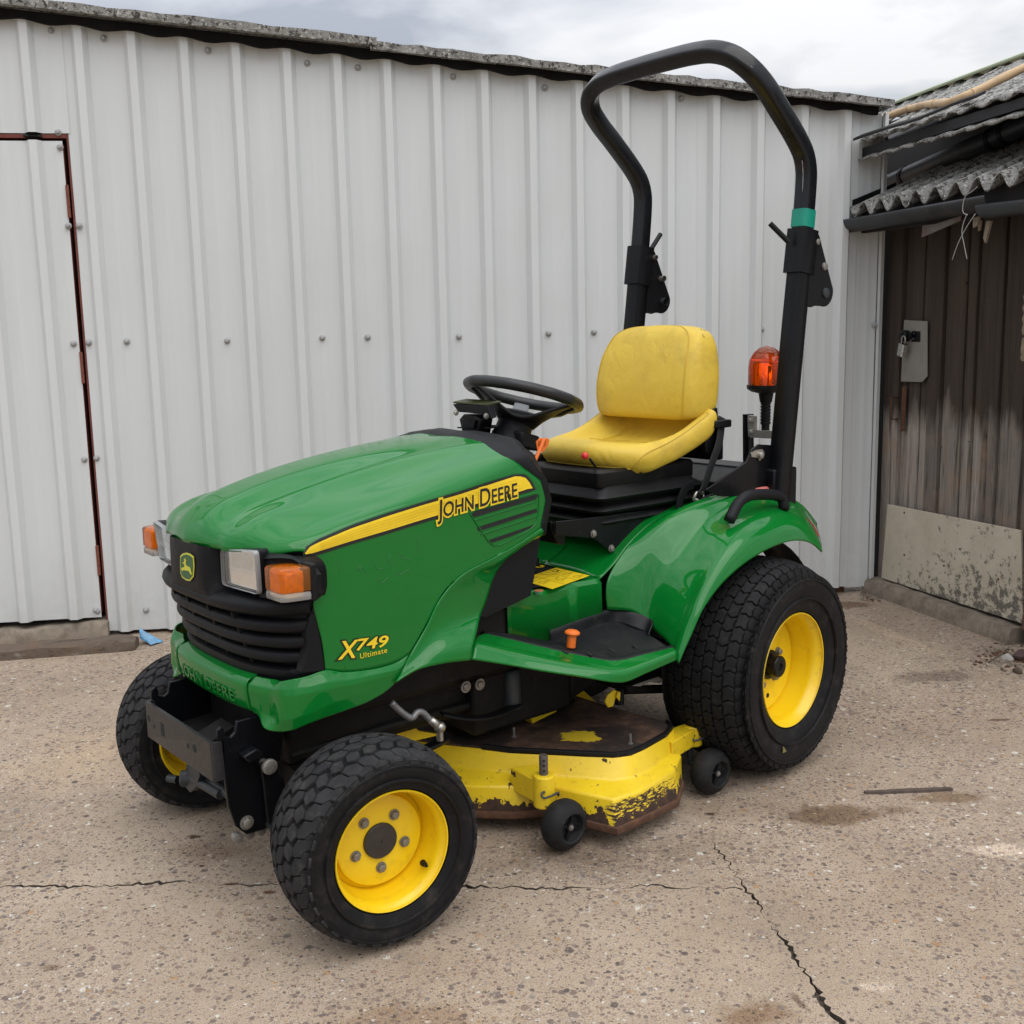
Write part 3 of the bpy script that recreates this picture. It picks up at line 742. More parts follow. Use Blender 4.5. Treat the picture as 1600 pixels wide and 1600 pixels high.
# painted board nailed over the bottom of the door
SHEETM = NB('scuffed_board')
def board_mat():
    b = SHEETM; co = b.coord(); n = b.noise(co, 7, 7, 0.7); sp = b.n('SeparateXYZ'); b.l(co, sp.inputs[0])
    c = b.ramp(n, [(0.3, (0.46, 0.41, 0.315)), (0.7, (0.58, 0.53, 0.42))])
    wear = b.math('ADD', b.noise(co, 26, 8, 0.78), b.math('MULTIPLY_ADD', b.ramp(sp.outputs[1], [(0.0, 0.0), (0.6, 1.0)]), 0.12, b.math('MULTIPLY', b.ramp(sp.outputs[2], [(0.05, 1.0), (0.36, 0.0)]), 0.13)))
    c = b.mix(b.ramp(wear, [(0.685, 0.0), (0.74, 0.85)]), c, (0.075, 0.068, 0.060))
    c = b.mix(b.ramp(b.noise(co, 60, 6, 0.8), [(0.66, 0.0), (0.70, 0.7)]), c, (0.40, 0.38, 0.34))
    b.set(Base_Color=c, Roughness=0.7, Normal=b.bump(wear, 0.4, 0.004)); return b.m
# its wear follows the board, so the object has its own axes: local y along the wall
pb = [TW(*a, 0.035) for a in ((1377, 903), (1387, 788), (1595, 829), (1599, 975))]
g = MB(); P4 = [Vector((0, q.x, q.z)) for q in pb]
o = g.prism(P4, Vector((0.012, 0, 0))).build('kick_board', board_mat(), None, bevel=0.0015)
o.parent = ts; o.matrix_parent_inverse = Matrix.Translation(-ts.location)
o.matrix_basis = Matrix((( TN.x, TS.x, 0, TP(0, .024, 0).x), (TN.y, TS.y, 0, TP(0, .024, 0).y), (0, 0, 1, 0), (0, 0, 0, 1)))
nail = MB(); nail.lathe([(0, 0.005), (0.0025, 0.0045), (0.003, 0)], (0, 0, 0), TN, 10)
nail = nail.build('nail', RUSTB, None, auto=40); nl = [(1413, 801), (1413, 867), (1475, 884), (1500, 858), (1560, 905)]
for i, (x, y) in enumerate(nl):
    q = TW(x, y, 0.0365); p = TP(q.x, 0.0365, q.z)
    if i == 0: nail.parent = ts; nail.location = p; nail.matrix_parent_inverse = Matrix.Translation(-ts.location)
    else: copy(nail, ts, p)
# lock plate, hasp, handle
lp = [TW(*a, 0.02) for a in ((1413, 500), (1449, 502), (1449, 588), (1441, 597), (1408, 596))]
g = MB(); g.prism([TP(q.x, 0.016, q.z) for q in lp], TN*0.006); g.build('lock_plate', mat('grey_lock_plate', (0.23, 0.215, 0.19), 0.6, vary=0.12, vscale=12, dirt=(0.12, 0.10, 0.085), dirt_amt=0.2, dscale=25), ts, bevel=0.001)
hp = [TW(*a, 0.03) for a in ((1424, 517), (1436, 518), (1436, 534), (1423, 534))]
g = MB(); g.prism([TP(q.x, 0.0225, q.z) for q in hp], TN*0.004)
hc = TW(1413, 525, 0.04); g.lathe([(-0.01, 0.028), (0.018, 0.028), (0.024, 0.02), (0.025, 0)], TP(hc.x, 0.03, hc.z), TN, 20)
g.prism([TP(hc.x-0.03, 0.03, hc.z-0.014), TP(hc.x+0.055, 0.03, hc.z-0.014), TP(hc.x+0.055, 0.03, hc.z+0.018), TP(hc.x-0.03, 0.03, hc.z+0.022)], TN*0.012)
for x, y in ((1426, 521), (1426, 529)):
    q = TW(x, y, 0.03); g.lathe([(0, 0.005), (0.004, 0.004), (0.0045, 0)], TP(q.x, 0.0265, q.z), TN, 10, 1)
g.build('hasp', [BLACKM, STEEL], ts, bevel=0.001)
padlock = thing('padlock', 'silver padlock hanging from the black hasp on the timber door', 'padlock', TP(TW(1409, 546, .05).x, 0.055, TW(1409, 555, .05).z))
pa, pb2 = TW(1411, 537, .06), TW(1407, 556, .06)
g = MB(); g.sqtube([TP(pa.x, .058, pa.z), TP(pb2.x, .056, pb2.z)], 0.045, 0.026, 0.007, side=TS); g.build('lock_body', mat('brushed_lock_steel', (0.62, 0.61, 0.59), 0.28, metal=1.0, vary=0.1, vscale=60), padlock, auto=30)
g = MB(); c = TP(pa.x, .058, pa.z); ra = [c+TS*0.014*math.cos(a)+Vector((0, 0, 0.022+0.014*math.sin(a))) for a in [PI*i/10 for i in range(11)]]
g.tube([c+TS*0.014]+ra+[c-TS*0.014], 0.004, 8); g.build('shackle', STEEL, padlock, smooth=True)
hq = [TW(1398, 620, .03), TW(1399, 655, .03)]
g = MB(); a, b_ = TP(hq[0].x, .016, hq[0].z), TP(hq[1].x, .016, hq[1].z)
g.tube([a+TS*-.02, a, a+TN*0.035, b_+TN*0.035, b_, b_+TS*-.015], 0.0055, 8)
q1, q2 = TW(1412, 603, .02), TW(1409, 675, .02)
g.prism([TP(q1.x+.018, .013, q1.z), TP(q1.x-.016, .013, q1.z-.004), TP(q2.x-.02, .013, q2.z), TP(q2.x+.012, .013, q2.z+.005)], TN*0.004)
g.build('door_handle', RUSTB, ts, bevel=0.0008)
# concrete step along the foot of the timber wall
kb = [tso(PZ(1350, 925, 0)), tso(PZ(1582, 1010, 0))]
g = MB(); rows = []
for i in range(30):
    t = i/29; s_ = -0.03+(kb[1].x+0.01)*t; o_ = kb[0].y+(kb[1].y-kb[0].y)*t; j = lambda a: rnd.uniform(-a, a)
    h = 0.070+0.003*math.sin(i*1.3)
    rows.append([TP(s_, o_+0.006+j(.003), -0.005), TP(s_, o_+j(.003), h-0.016+j(.003)), TP(s_, o_-0.012+j(.003), h+j(.0015)), TP(s_, o_-0.06, h+0.002), TP(s_, -0.05, h+0.004), TP(s_, -0.05, -0.005)])
g.rings(rows); g.build('concrete_step', CONC, ts, auto=38)
# lower roof: corrugated fibre cement between gutter and upper wall
def corrugated(name, sa, sb, oa, za, ob, zb, pitch, amp, t=0.007, th=0.0, parent=ts, mt=FIBRE):
    g = MB(); n = int((sb-sa)/pitch*12); top = []; M = 10
    for i in range(M+1):
        w = i/M; row = []
        for k in range(n+1):
            s_ = sa+(sb-sa)*k/n; ph = math.cos(2*PI*(s_-sa+th)/pitch)
            row.append(TP(s_, oa+(ob-oa)*w, za+(zb-za)*w+amp*ph))
        top.append(row)
    g.grid(top); return solid(g.build(name, mt, parent, smooth=True), t, 0)
gl, gr = TW(1330, 340, 0.235), TW(1557, 300, 0.235)
def gz(s_): return gl.z+(gr.z-gl.z)*(s_-gl.x)/(gr.x-gl.x)
sL = gl.x
pk = [TW(x, y, 0.235).x for x, y in ((1367, 315), (1420, 308), (1480, 283), (1550, 268))]
pitch = (pk[-1]-pk[0])/6
corrugated('roof_sheet', sL+0.012, 2.3, 0.252, 1.902, -0.42, 2.18, pitch, 0.031, th=0.02)
g = MB(); g.prism([TP(sL+0.006, 0.235, 1.93), TP(sL+0.006, -0.0, 2.024), TP(sL+0.006, -0.0, 2.045), TP(sL+0.006, 0.235, 1.958)], TS*0.01)
g.build('verge_strip', BLACKP, ts)
# eaves board in a plain dark tone
g = MB(); g.prism([TP(sL+0.02, 0.19, 1.80), TP(2.3, 0.19, 1.75), TP(2.3, 0.19, 1.90), TP(sL+0.02, 0.19, 1.90)], TN*-0.025); g.build('eaves_board', flat('dark_eaves_board', (0.018, 0.015, 0.014), 0.9), ts)
g = MB(); ec = [TW(*a, .20) for a in ((1442, 352), (1462, 350), (1502, 337), (1500, 345), (1470, 358), (1440, 371))]
g.prism([TP(q.x, .195, q.z) for q in ec], TN*0.006); g.build('flashing_scrap', mat('peeling_scrap', (0.17, 0.15, 0.135), 0.8, vary=0.4, vscale=8, dirt=(0.16, 0.035, 0.03), dirt_amt=0.5, dscale=5), ts)
# upper dark wall, upper roof, green ridge capping
g = MB(); g.prism([TP(-2.4, -0.36, 1.95), TP(2.5, -0.36, 1.95), TP(2.5, -0.36, 2.45), TP(-2.4, -0.36, 2.45)], TN*-0.04); g.build('upper_wall', flat('tarred_boards', (0.016, 0.017, 0.019), 0.75), ts)
g = MB(); g.prism([TP(0.02-.2, 0.185, 2.155), TP(2.5, 0.17, 2.20), TP(2.5, 0.17, 2.235), TP(-.18, 0.185, 2.20)], TN*-0.02)
g.prism([TP(-.18, 0.165, 2.19), TP(-.18, -0.36, 2.40), TP(2.5, -0.36, 2.40), TP(2.5, 0.15, 2.225)], Vector((0, 0, 0.012)))
g.build('fascia', flat('black_fascia', (0.012, 0.0125, 0.014), 0.6), ts)
# upper roof sheet, its capping and the pole lying on it
ua, ub_ = TW(1345, 222, 0.20), TW(1600, 152, 0.20)
uz = (ua.z+ub_.z)/2
corrugated('roof_sheet', ua.x, 2.4, 0.20, uz+0.01, -0.62, uz+0.40, pitch, 0.008, 0.009)
corrugated('roof_sheet', -2.6, ua.x-0.01, -0.42, uz+0.26, -0.62, uz+0.40, pitch, 0.008, 0.009)
corrugated('roof_sheet', ua.x+0.006, 2.4, 0.215, uz-0.075, -0.05, uz+0.02, pitch, 0.004, 0.012, th=0.05)
ra_, rb_ = TW(1386, 168, -0.60), TW(1600, 88, -0.60)
g = MB(); rows = []
for i in range(24):
    t = i/23; s_ = ra_.x-0.9+(2.4-ra_.x+0.9)*t; z = ra_.z+(rb_.z-ra_.z)*(s_-ra_.x)/(rb_.x-ra_.x)
    rows.append([TP(s_, -0.570, z-0.006), TP(s_, -0.572, z+0.008), TP(s_, -0.60, z+0.022), TP(s_, -0.70, z-0.03)])
g.grid(rows); solid(g.build('ridge_capping', mat('pale_green_flashing', (0.42, 0.47, 0.33), 0.7, vary=0.12, vscale=6, dirt=(0.25, 0.26, 0.2), dirt_amt=0.3, dscale=9), ts, auto=40), 0.004)
def onroof(x, y, lift=0.02):
    """point where the sight line meets the upper roof's slope"""
    a = TP(0, 0.20, uz+0.01+lift); b_ = TP(0, -0.62, uz+0.40+lift); n = TS.cross(b_-a).normalized()
    return PP(x, y, a, n)
g = MB(); pth = [onroof(*a, 0.03) for a in ((1344, 199), (1380, 184), (1440, 165), (1500, 154), (1560, 125), (1600, 106), (1660, 78))]
P = catmull(pth, 26); g.tube(P, [0.017+0.0015*math.sin(i*1.9)+0.002*i/26 for i in range(26)], 10)
for i in (6, 12, 18, 23): g.tube([P[i]-(P[i+1]-P[i])*0.06, P[i]+(P[i+1]-P[i])*0.06], 0.0215, 10)
o = g.build('bamboo_pole', mat('bamboo', (0.52, 0.36, 0.20), 0.5, vary=0.2, vscale=10, dirt=(0.18, 0.12, 0.07), dirt_amt=0.3, dscale=8), None, smooth=True)
tag(o, 'long tan bamboo pole lying along the upper corrugated roof on the right', 'pole')
g = MB(); pth = [onroof(*a, 0.026) for a in ((1346, 214), (1400, 196), (1450, 181), (1505, 158), (1540, 146))]
P = catmull(pth, 12); g.prism(P+[p+Vector((0, 0, 0)) + TN*0.045 - Vector((0, 0, 0.02)) for p in P[::-1]], Vector((0, 0, 0.012)))
o = g.build('roof_batten', flat('dark_batten', (0.016, 0.015, 0.015), 0.9), None)  # plain dark strip along the roof slope
tag(o, 'dark split batten lying below the bamboo pole on the upper roof', 'batten')
# lower gutter: half-round channel in front of the corrugated edge
def gutter(name, label, sa, sb, o0, za, zb, r=0.058, m=None):
    g = MB(); rows = []
    for s_ in (sa, sb):
        z = za+(zb-za)*(s_-sa)/(sb-sa)
        rows.append([TP(s_, o0+r*math.cos(a), z+r*math.sin(a)*1.05) for a in [math.radians(-3-174*k/16) for k in range(17)]])
    g.grid(rows); b = rows[0]; g.add(b, [list(range(17))])
    return solid(g.build(name, m or GUT, None, auto=50), 0.003, 0)
GUT = mat('grey_black_pvc', (0.022, 0.0245, 0.029), 0.42, vary=0.25, vscale=7, dirt=(0.07, 0.07, 0.065), dirt_amt=0.3, dscale=10)
zm = (TW(1330, 338, 0.29).z)
zr = TW(1557, 298, 0.29).z
o = gutter('gutter', '', gl.x, gr.x, 0.235, zm-0.005, zr-0.005); tag(o, 'grey black half-round gutter below the lower corrugated roof', 'gutter')
o = gutter('gutter', '', gr.x-0.06, 2.3, 0.232, zr-0.035, zr-0.10, 0.053); tag(o, 'sagging lower gutter end that continues right of the string tie', 'gutter')
# tie string
g = MB()
def T3(x, y, o): q = TW(x, y, o); return TP(q.x, o, q.z)
for pts in (((1527, 292), (1519, 299), (1509, 306), (1505, 318), (1505, 332), (1512, 336)), ((1511, 334), (1505, 350), (1503, 362), (1506, 380), (1511, 405)), ((1524, 334), (1512, 352), (1502, 370), (1494, 388), (1488, 406))):
    g.tube(catmull([T3(x, y, 0.30) for x, y in pts], 18), 0.0016, 6)
tag(g.build('tie_string', flat('pale_twine', (0.40, 0.39, 0.37), 0.8), None, smooth=True), 'pale twine tied round the lower gutter with two loose ends hanging', 'string')
# splintered wood hanging behind the gutter
for k, pts in enumerate((((1520, 340), (1530, 338), (1527, 352), (1520, 356)), ((1541, 345), (1548, 345), (1544, 362), (1539, 380), (1536, 372)), ((1529, 345), (1532, 344), (1530, 360), (1528, 361)))):
    g = MB(); g.prism([T3(x, y, 0.20-0.004*k) for x, y in pts], TN*-0.01); g.build('splinter', mat('split_timber', (0.26, 0.21, 0.16), 0.9, vary=0.3, vscale=30), ts)
# upper black pipe between the two roofs
pa_, pb_ = TW(1385, 289, -0.20), TW(1600, 196, -0.20)
dz = (pb_.z-pa_.z)/(pb_.x-pa_.x)
def pp_(s_): return TP(s_, -0.20, pa_.z+dz*(s_-pa_.x))
g = MB(); g.tube([pp_(-1.4), pp_(2.4)], 0.047, 20); g.build
o = g.build('drain_pipe', GUT, None, auto=50); tag(o, 'black drain pipe running between the upper and the lower roof', 'pipe')
for x, y in ((1416, 268), (1553, 207), (1574, 197)):
    s_ = TW(x, y, -0.20).x; g = MB(); g.tube([pp_(s_-.012), pp_(s_+.012)], 0.0515, 20); g.build('pipe_collar', BLACKP, o, auto=50)
# brick pier at the picture's right edge
pier = thing('brick_pier', 'crumbling rendered brick pier at the right edge of the timber shed', 'pier', T3(1600, 900, 0.05))
BRICK = mat('old_red_brick', (0.12, 0.058, 0.042), 0.92, vary=0.35, vscale=30, bump=0.7, bscale=120, dirt=(0.27, 0.22, 0.16), dirt_amt=0.35, dscale=18)
REND = mat('old_render', (0.24, 0.19, 0.135), 0.95, vary=0.25, vscale=22, bump=0.8, bscale=90, dirt=(0.10, 0.07, 0.05), dirt_amt=0.3, dscale=26)
pe = TW(1607, 600, 0.09).x
bz = 0.075
for i in range(27):
    h = 0.066; z = bz+i*0.072
    if z > 1.95: break
    j = rnd.uniform(-0.012, 0.012); g = MB()
    lo = pe+0.004+j + (0.02 if z > 1.45 else 0)
    g.prism([TP(lo, -0.02, z), TP(lo+0.4, -0.02, z), TP(lo+0.4, -0.02, z+h), TP(lo, -0.02, z+h)], TN*(0.085+rnd.uniform(-.006, .006)))
    g.build('brick', BRICK, pier, bevel=0.004)
g = MB(); g.prism([TP(pe+0.025, -0.025, 0), TP(pe+.4, -0.025, 0), TP(pe+.4, -0.025, 1.95), TP(pe+0.025, -0.025, 1.95)], TN*0.082); g.build('mortar', CONC, pier)
for za, zb in ((1.30, 1.475), (1.195, 1.29)):
    g = MB(); rows = []
    for i in range(9):
        z = za+(zb-za)*i/8; e_ = pe-0.066+rnd.uniform(-.006, .006)+(0.008 if i in (0, 8) else 0)
        rows.append([TP(e_, 0.0, z), TP(e_, 0.078, z), TP(e_+0.012, 0.088+rnd.uniform(-.003, .003), z), TP(e_+0.3, 0.09, z), TP(e_+0.3, 0.0, z)])
    g.rings(rows); g.build('render_patch', REND, pier, auto=40)
# rubble at the end of the step, a stick, a wood strip
def stone(px, py, r, m, name, label, cat, sq=(1, 0.7, 0.55), grp=None, rz=0.3):
    c = PZ(px, py, 0); bm = bmesh.new(); bmesh.ops.create_icosphere(bm, subdivisions=2, radius=1)
    rr = random.Random(int(px*7+py))
    ax = [Vector((rr.uniform(-1, 1), rr.uniform(-1, 1), rr.uniform(-.4, 1))).normalized() for _ in range(9)]; hh = [rr.uniform(.55, .85) for _ in ax]
    for v in bm.verts:
        for a, h in zip(ax, hh):
            t = v.co.dot(a)
            if t > h: v.co -= a*(t-h)
        v.co = Vector((v.co.x*sq[0], v.co.y*sq[1], v.co.z*sq[2]))*r
    zmin = min(v.co.z for v in bm.verts)
    R = Matrix.Rotation(rz+rr.uniform(0, 3), 3, 'Z')
    for v in bm.verts: v.co = R @ v.co + Vector((c.x, c.y, -zmin-0.003))
    me = bpy.data.meshes.new(name); bm.to_mesh(me); bm.free()
    o = link(name, me, m, None, auto=35); tag(o, label, cat, grp); return o
stone(1574, 1031, 0.032, mat('pale_stone', (0.38, 0.36, 0.33), 0.9, bump=0.6, bscale=100, vary=0.25, vscale=40), 'stone', 'pale grey broken stone beside the end of the concrete step', 'stone')
stone(1594, 1032, 0.036, mat('dark_red_stone', (0.075, 0.045, 0.042), 0.9, bump=0.6, bscale=100, vary=0.3, vscale=40), 'stone', 'dark reddish broken brick piece at the right edge by the step', 'brick piece', (1, .8, .75))
stone(1590, 1052, 0.026, mat('brown_stone', (0.10, 0.07, 0.05), 0.9, bump=0.6, bscale=100, vary=0.3, vscale=40), 'stone', 'small brown stone in front of the dark brick piece', 'stone')
db = MB()
for i in range(420):
    x, y = rnd.gauss(1572, 20), rnd.gauss(1026, 10)
    if rnd.random() < 0.25: x, y = rnd.uniform(1345, 1375), rnd.uniform(925, 940)
    c = PZ(x, y, 0)
    if abs(tso(c).x) > 1.6 or tso(c).y < 0.03: continue
    r = rnd.uniform(0.002, 0.008); a = rnd.uniform(0, 6); R = Matrix.Rotation(a, 3, 'Z')
    pts = [R @ Vector((sx*r*rnd.uniform(.7, 1.5), sy*r, 0))+c for sx, sy in ((-1, -1), (1, -1), (1, 1), (-1, 1))]
    db.hexa([p+Vector((0, 0, -0.001)) for p in pts], [p.lerp(c, 0.35)+Vector((0, 0, r*rnd.uniform(.5, 1.1))) for p in pts], rnd.choice((0, 0, 1)))
o = db.build('grit', [CONC, RUSTB]); tag(o, 'scattered grit and crumbs beside the concrete step', None, None, 'stuff')
def twig(pts, r, name, label, cat, m, lift=None):
    g = MB(); P = catmull([PZ(x, y, 0)+Vector((0, 0, r*0.9)) for x, y in pts], 12); g.tube(P, [r*(1-0.3*i/11) for i in range(12)], 7)
    tag(g.build(name, m, None, smooth=True), label, cat)
TW_ = mat('dry_twig', (0.13, 0.10, 0.075), 0.9, vary=0.35, vscale=60)
twig([(1545, 1036), (1560, 1026), (1577, 1013)], 0.004, 'twig', 'thin dry twig leaning among the rubble by the step', 'twig', TW_)
ba, bb = PZ(1351, 1240, 0), PZ(1487, 1234, 0); dr = (bb-ba).normalized(); sd_ = Vector((-dr.y, dr.x, 0))
g = MB(); rows = []
for i in range(11):
    c = ba.lerp(bb, i/10)+sd_*rnd.uniform(-.0015, .0015); w = 0.0115*(0.45+0.55*math.sin(PI*(0.1+0.75*i/10)))
    rows.append([c-sd_*w+Vector((0, 0, .0005)), c+sd_*w+Vector((0, 0, .0005)), c+sd_*w*.9+Vector((0, 0, .006)), c-sd_*w*.9+Vector((0, 0, .0075))])
g.rings(rows); tag(g.build('wood_strip', mat('dark_wood_strip', (0.085, 0.062, 0.05), 0.85, vary=0.3, vscale=50), None, auto=30), 'thin dark strip of wood lying on the concrete right of the rear wheel', 'wood strip')
# ================================================================== TRACTOR
trac = thing('lawn_tractor', 'green and yellow compact lawn tractor with yellow seat, black roll bar and mower deck', 'tractor', (0, 0, 0))
# ------------------------------------------------------------------ wheels
def tyre_profile(R, w, rim):
    """half section: (lateral, radius) from one bead over the crown to the other"""
    h = w/2
    return [(-0.30*w, rim+0.002), (-0.405*w, rim+0.0035), (-0.428*w, rim+0.0045), (-0.455*w, rim+0.02), (-0.488*w, rim+(R-rim)*0.42), (-0.495*w, rim+(R-rim)*0.58), (-0.475*w, rim+(R-rim)*0.78), (-0.43*w, R-0.034*R/0.23), (-0.39*w, R-0.017*R/0.23), (-0.30*w, R-0.0075*R/0.23), (-0.15*w, R-0.002), (0, R)]
def prof_r(P, v):
    v = -abs(v); pts = P[6:]
    for (a, ra), (b, rb) in zip(pts, pts[1:]):
        if a <= v <= b: return ra+(rb-ra)*(v-a)/(b-a)
    return P[-1][1] if v > pts[-1][0] else pts[0][1]
def make_tyre(parent, R, w, rim, kind):
    P = tyre_profile(R, w, rim); full = P+[(-a, r) for a, r in P[-2::-1]]
    dep = 0.0088 if kind == 'front' else 0.009
    g = MB()
    body = []
    sm = []
    for (a, r), (a2, r2) in zip(full, full[1:]):
        for t in (0, 0.5): sm.append((a+(a2-a)*t, r+(r2-r)*t))
    sm.append(full[-1])
    for a, r in sm:
        f = min(1, max(0, (0.455*w-abs(a))/(0.05*w))) if r > rim+(R-rim)*0.6 else 0; body.append((a, r-dep*f))
    g.lathe(body, (0, 0, 0), (0, 1, 0), 120, 0)
    # raised ring and rim guard on the side wall
    for sgn in (1, -1):
        for f0 in ((0.30, 0.0022), (0.66, 0.0016)):
            rr = rim+(R-rim)*f0[0]; 
            aa = 0.5*w*(0.985 if f0[0] < 0.5 else 0.99)
            g.lathe([(sgn*(aa-0.004), rr-0.004), (sgn*(aa+f0[1]-0.0), rr-0.0015), (sgn*(aa+f0[1]), rr+0.0015), (sgn*(aa-0.004), rr+0.004)], (0, 0, 0), (0, 1, 0), 120, 0)
    def block(poly, lift=0.0, mi=1):
        """poly in (arc length, lateral) -> block standing on the carcass"""
        def at(s, v, d):
            r = prof_r(P, v)-d; a = s/R; return Vector((r*math.sin(a), v, r*math.cos(a)))
        n = len(poly); cs = sum(p[0] for p in poly)/n; cv = sum(p[1] for p in poly)/n
        top = [at(cs+(s-cs)*0.93, cv+(v-cv)*0.93, lift) for s, v in poly]; mid = [at(s, v, 0.0015+lift) for s, v in poly]; bot = [at(s, v, dep+0.004) for s, v in poly]
        k = len(g.v); ctr = at(cs, cv, lift-0.0003)
        g.v += bot+mid+top+[ctr]
        for i in range(n):
            j = (i+1) % n
            g.f += [[k+i, k+j, k+n+j, k+n+i], [k+n+i, k+n+j, k+2*n+j, k+2*n+i], [k+2*n+i, k+2*n+j, k+3*n]]
            g.mi += [mi]*3
    C = 2*PI*R
    if kind == 'front':
        N = 34; p = C/N; gp = 0.0066
        for row in range(-2, 3):
            v0 = row*0.0355; b = 0.0125; t = 0.0155
            for c in range(N):
                s = (c+0.5*(row % 2))*p; h = p/2-gp/2; k_ = 0.0055*(1 if row % 2 else -1)
                # lens-shaped block with a kinked waist, leaning alternately
                block([(s-h+k_, v0+b-gp*.3), (s-h*0.15+k_, v0+t+0.006-gp*.6), (s+h*0.2+k_*0.5, v0+t+0.003-gp*.6), (s+h+k_*0.2, v0+b-0.003-gp*.3), (s+h-k_, v0-b+gp*.3), (s+h*0.15-k_, v0-t-0.006+gp*.6), (s-h*0.2-k_*0.5, v0-t-0.003+gp*.6), (s-h-k_*0.2, v0-b+0.003+gp*.3)])
        for sgn in (1, -1):                              # shoulder lugs
            for c in range(N):
                s = (c+0.5)*p; h = p/2-gp*0.55
                block([(s-h, sgn*0.0845), (s-h*.1, sgn*0.079), (s+h, sgn*0.086), (s+h*0.95, sgn*0.0955), (s+h*0.8, sgn*0.1022), (s-h*0.8, sgn*0.1022), (s-h*.95, sgn*0.0955)][::sgn])
                block([(s-h*.8, sgn*0.1032), (s+h*.8, sgn*0.1032), (s+h*.55, sgn*0.1062), (s-h*.55, sgn*0.1062)][::sgn], 0.002)
    else:
        N = 46; p = C/N; gp = 0.0052
        for row in range(-3, 4):
            v0 = row*0.0335
            for c in range(N):
                s = (c+0.5*(row % 2))*p; h = p/2-gp/2; b = 0.0152
                q = 0.0045
                e = 0.0045*(1 if row % 2 else -1); t_ = rnd.uniform(-.0008, .0008)
                block([(s-h+e, v0+b-q), (s-h+q+e, v0+b+t_), (s+e*.6, v0+b-0.003), (s+h-q+e, v0+b), (s+h+e, v0+b-q), (s+h-e*.4, v0), (s+h+e, v0-b+q), (s+h-q+e, v0-b), (s+e*.6, v0-b+0.003), (s-h+q+e, v0-b+t_), (s-h+e, v0-b+q), (s-h-e*.4, v0)], rnd.uniform(-.0004, .0004))
        for sgn in (1, -1):
            for c in range(N):
                s = (c+0.5)*p; h = p/2-gp*0.6
                for j, (va, vb, hw) in enumerate(((0.119, 0.129, 0.95), (0.131, 0.141, 0.8), (0.1425, 0.1495, 0.66))):
                    sk = 0.004*j
                    block([(s-h*hw+sk, sgn*va), (s+sk, sgn*(va-0.003)), (s+h*hw+sk, sgn*va), (s+h*hw*.95+sk, sgn*vb), (s+sk, sgn*(vb-0.002)), (s-h*hw*.95+sk, sgn*vb)][::sgn], 0.0012*j)
    return g.build('tyre', [RUBBER, TREAD if kind == 'front' else TREAD2], parent, auto=32, merge=False)
def make_front(parent):
    make_tyre(parent, 0.2285, 0.216, 0.1375, 'front')
    g = MB(); g.lathe([(-0.094, 0.137), (-0.091, 0.141), (-0.083, 0.139), (-0.078, 0.130), (-0.05, 0.122), (0.0, 0.117), (0.006, 0.1165), (0.010, 0.110), (0.013, 0.1065), (0.020, 0.1055), (0.023, 0.1035), (0.0245, 0.099), (0.0235, 0.06), (0.023, 0.0)], (0, 0, 0), (0, 1, 0), 96)
    g.lathe([(0.0, 0.1165), (0.024, 0.1185), (0.040, 0.1235), (0.052, 0.1245), (0.066, 0.1250), (0.074, 0.1285), (0.081, 0.134), (0.0865, 0.1375), (0.0905, 0.1385), (0.0925, 0.1370), (0.0915, 0.1345)], (0, 0, 0), (0, 1, 0), 96)
    g.build('rim', YELLOW, parent, auto=35, recalc=True)
    g = MB(); g.lathe([(0.022, 0.041), (0.029, 0.0405), (0.0315, 0.038), (0.0325, 0.02), (0.0322, 0.003), (0.0300, 0.0025), (0.030, 0)], (0, 0, 0), (0, 1, 0), 40)
    g.build('hub_cap', mat('brown_black_cap', (0.032, 0.028, 0.025), 0.5, vary=0.25, vscale=25), parent, auto=35)
    b = MB(); b.hexbolt((0, 0, 0), (0, 1, 0), 0.0088, 0.011); b = b.build('wheel_bolt', BOLT, parent, auto=30)
    for i in range(5):
        a = math.radians(-90+72*i); p = Vector((0.064*math.cos(a), 0.0245, 0.064*math.sin(a)))
        if i == 0: b.location = p; b.rotation_euler = (0, 0.3, 0)
        else: copy(b, parent, p, (0, rnd.uniform(0, 1), 0))
    g = MB(); g.tube([(-0.092, 0.052, -0.070), (-0.088, 0.070, -0.066)], [0.008, 0.0055], 10); g.tube([(-0.088, 0.070, -0.066), (-0.0855, 0.080, -0.0635)], 0.0042, 8); g.build('valve', BLACKP, parent, auto=40)
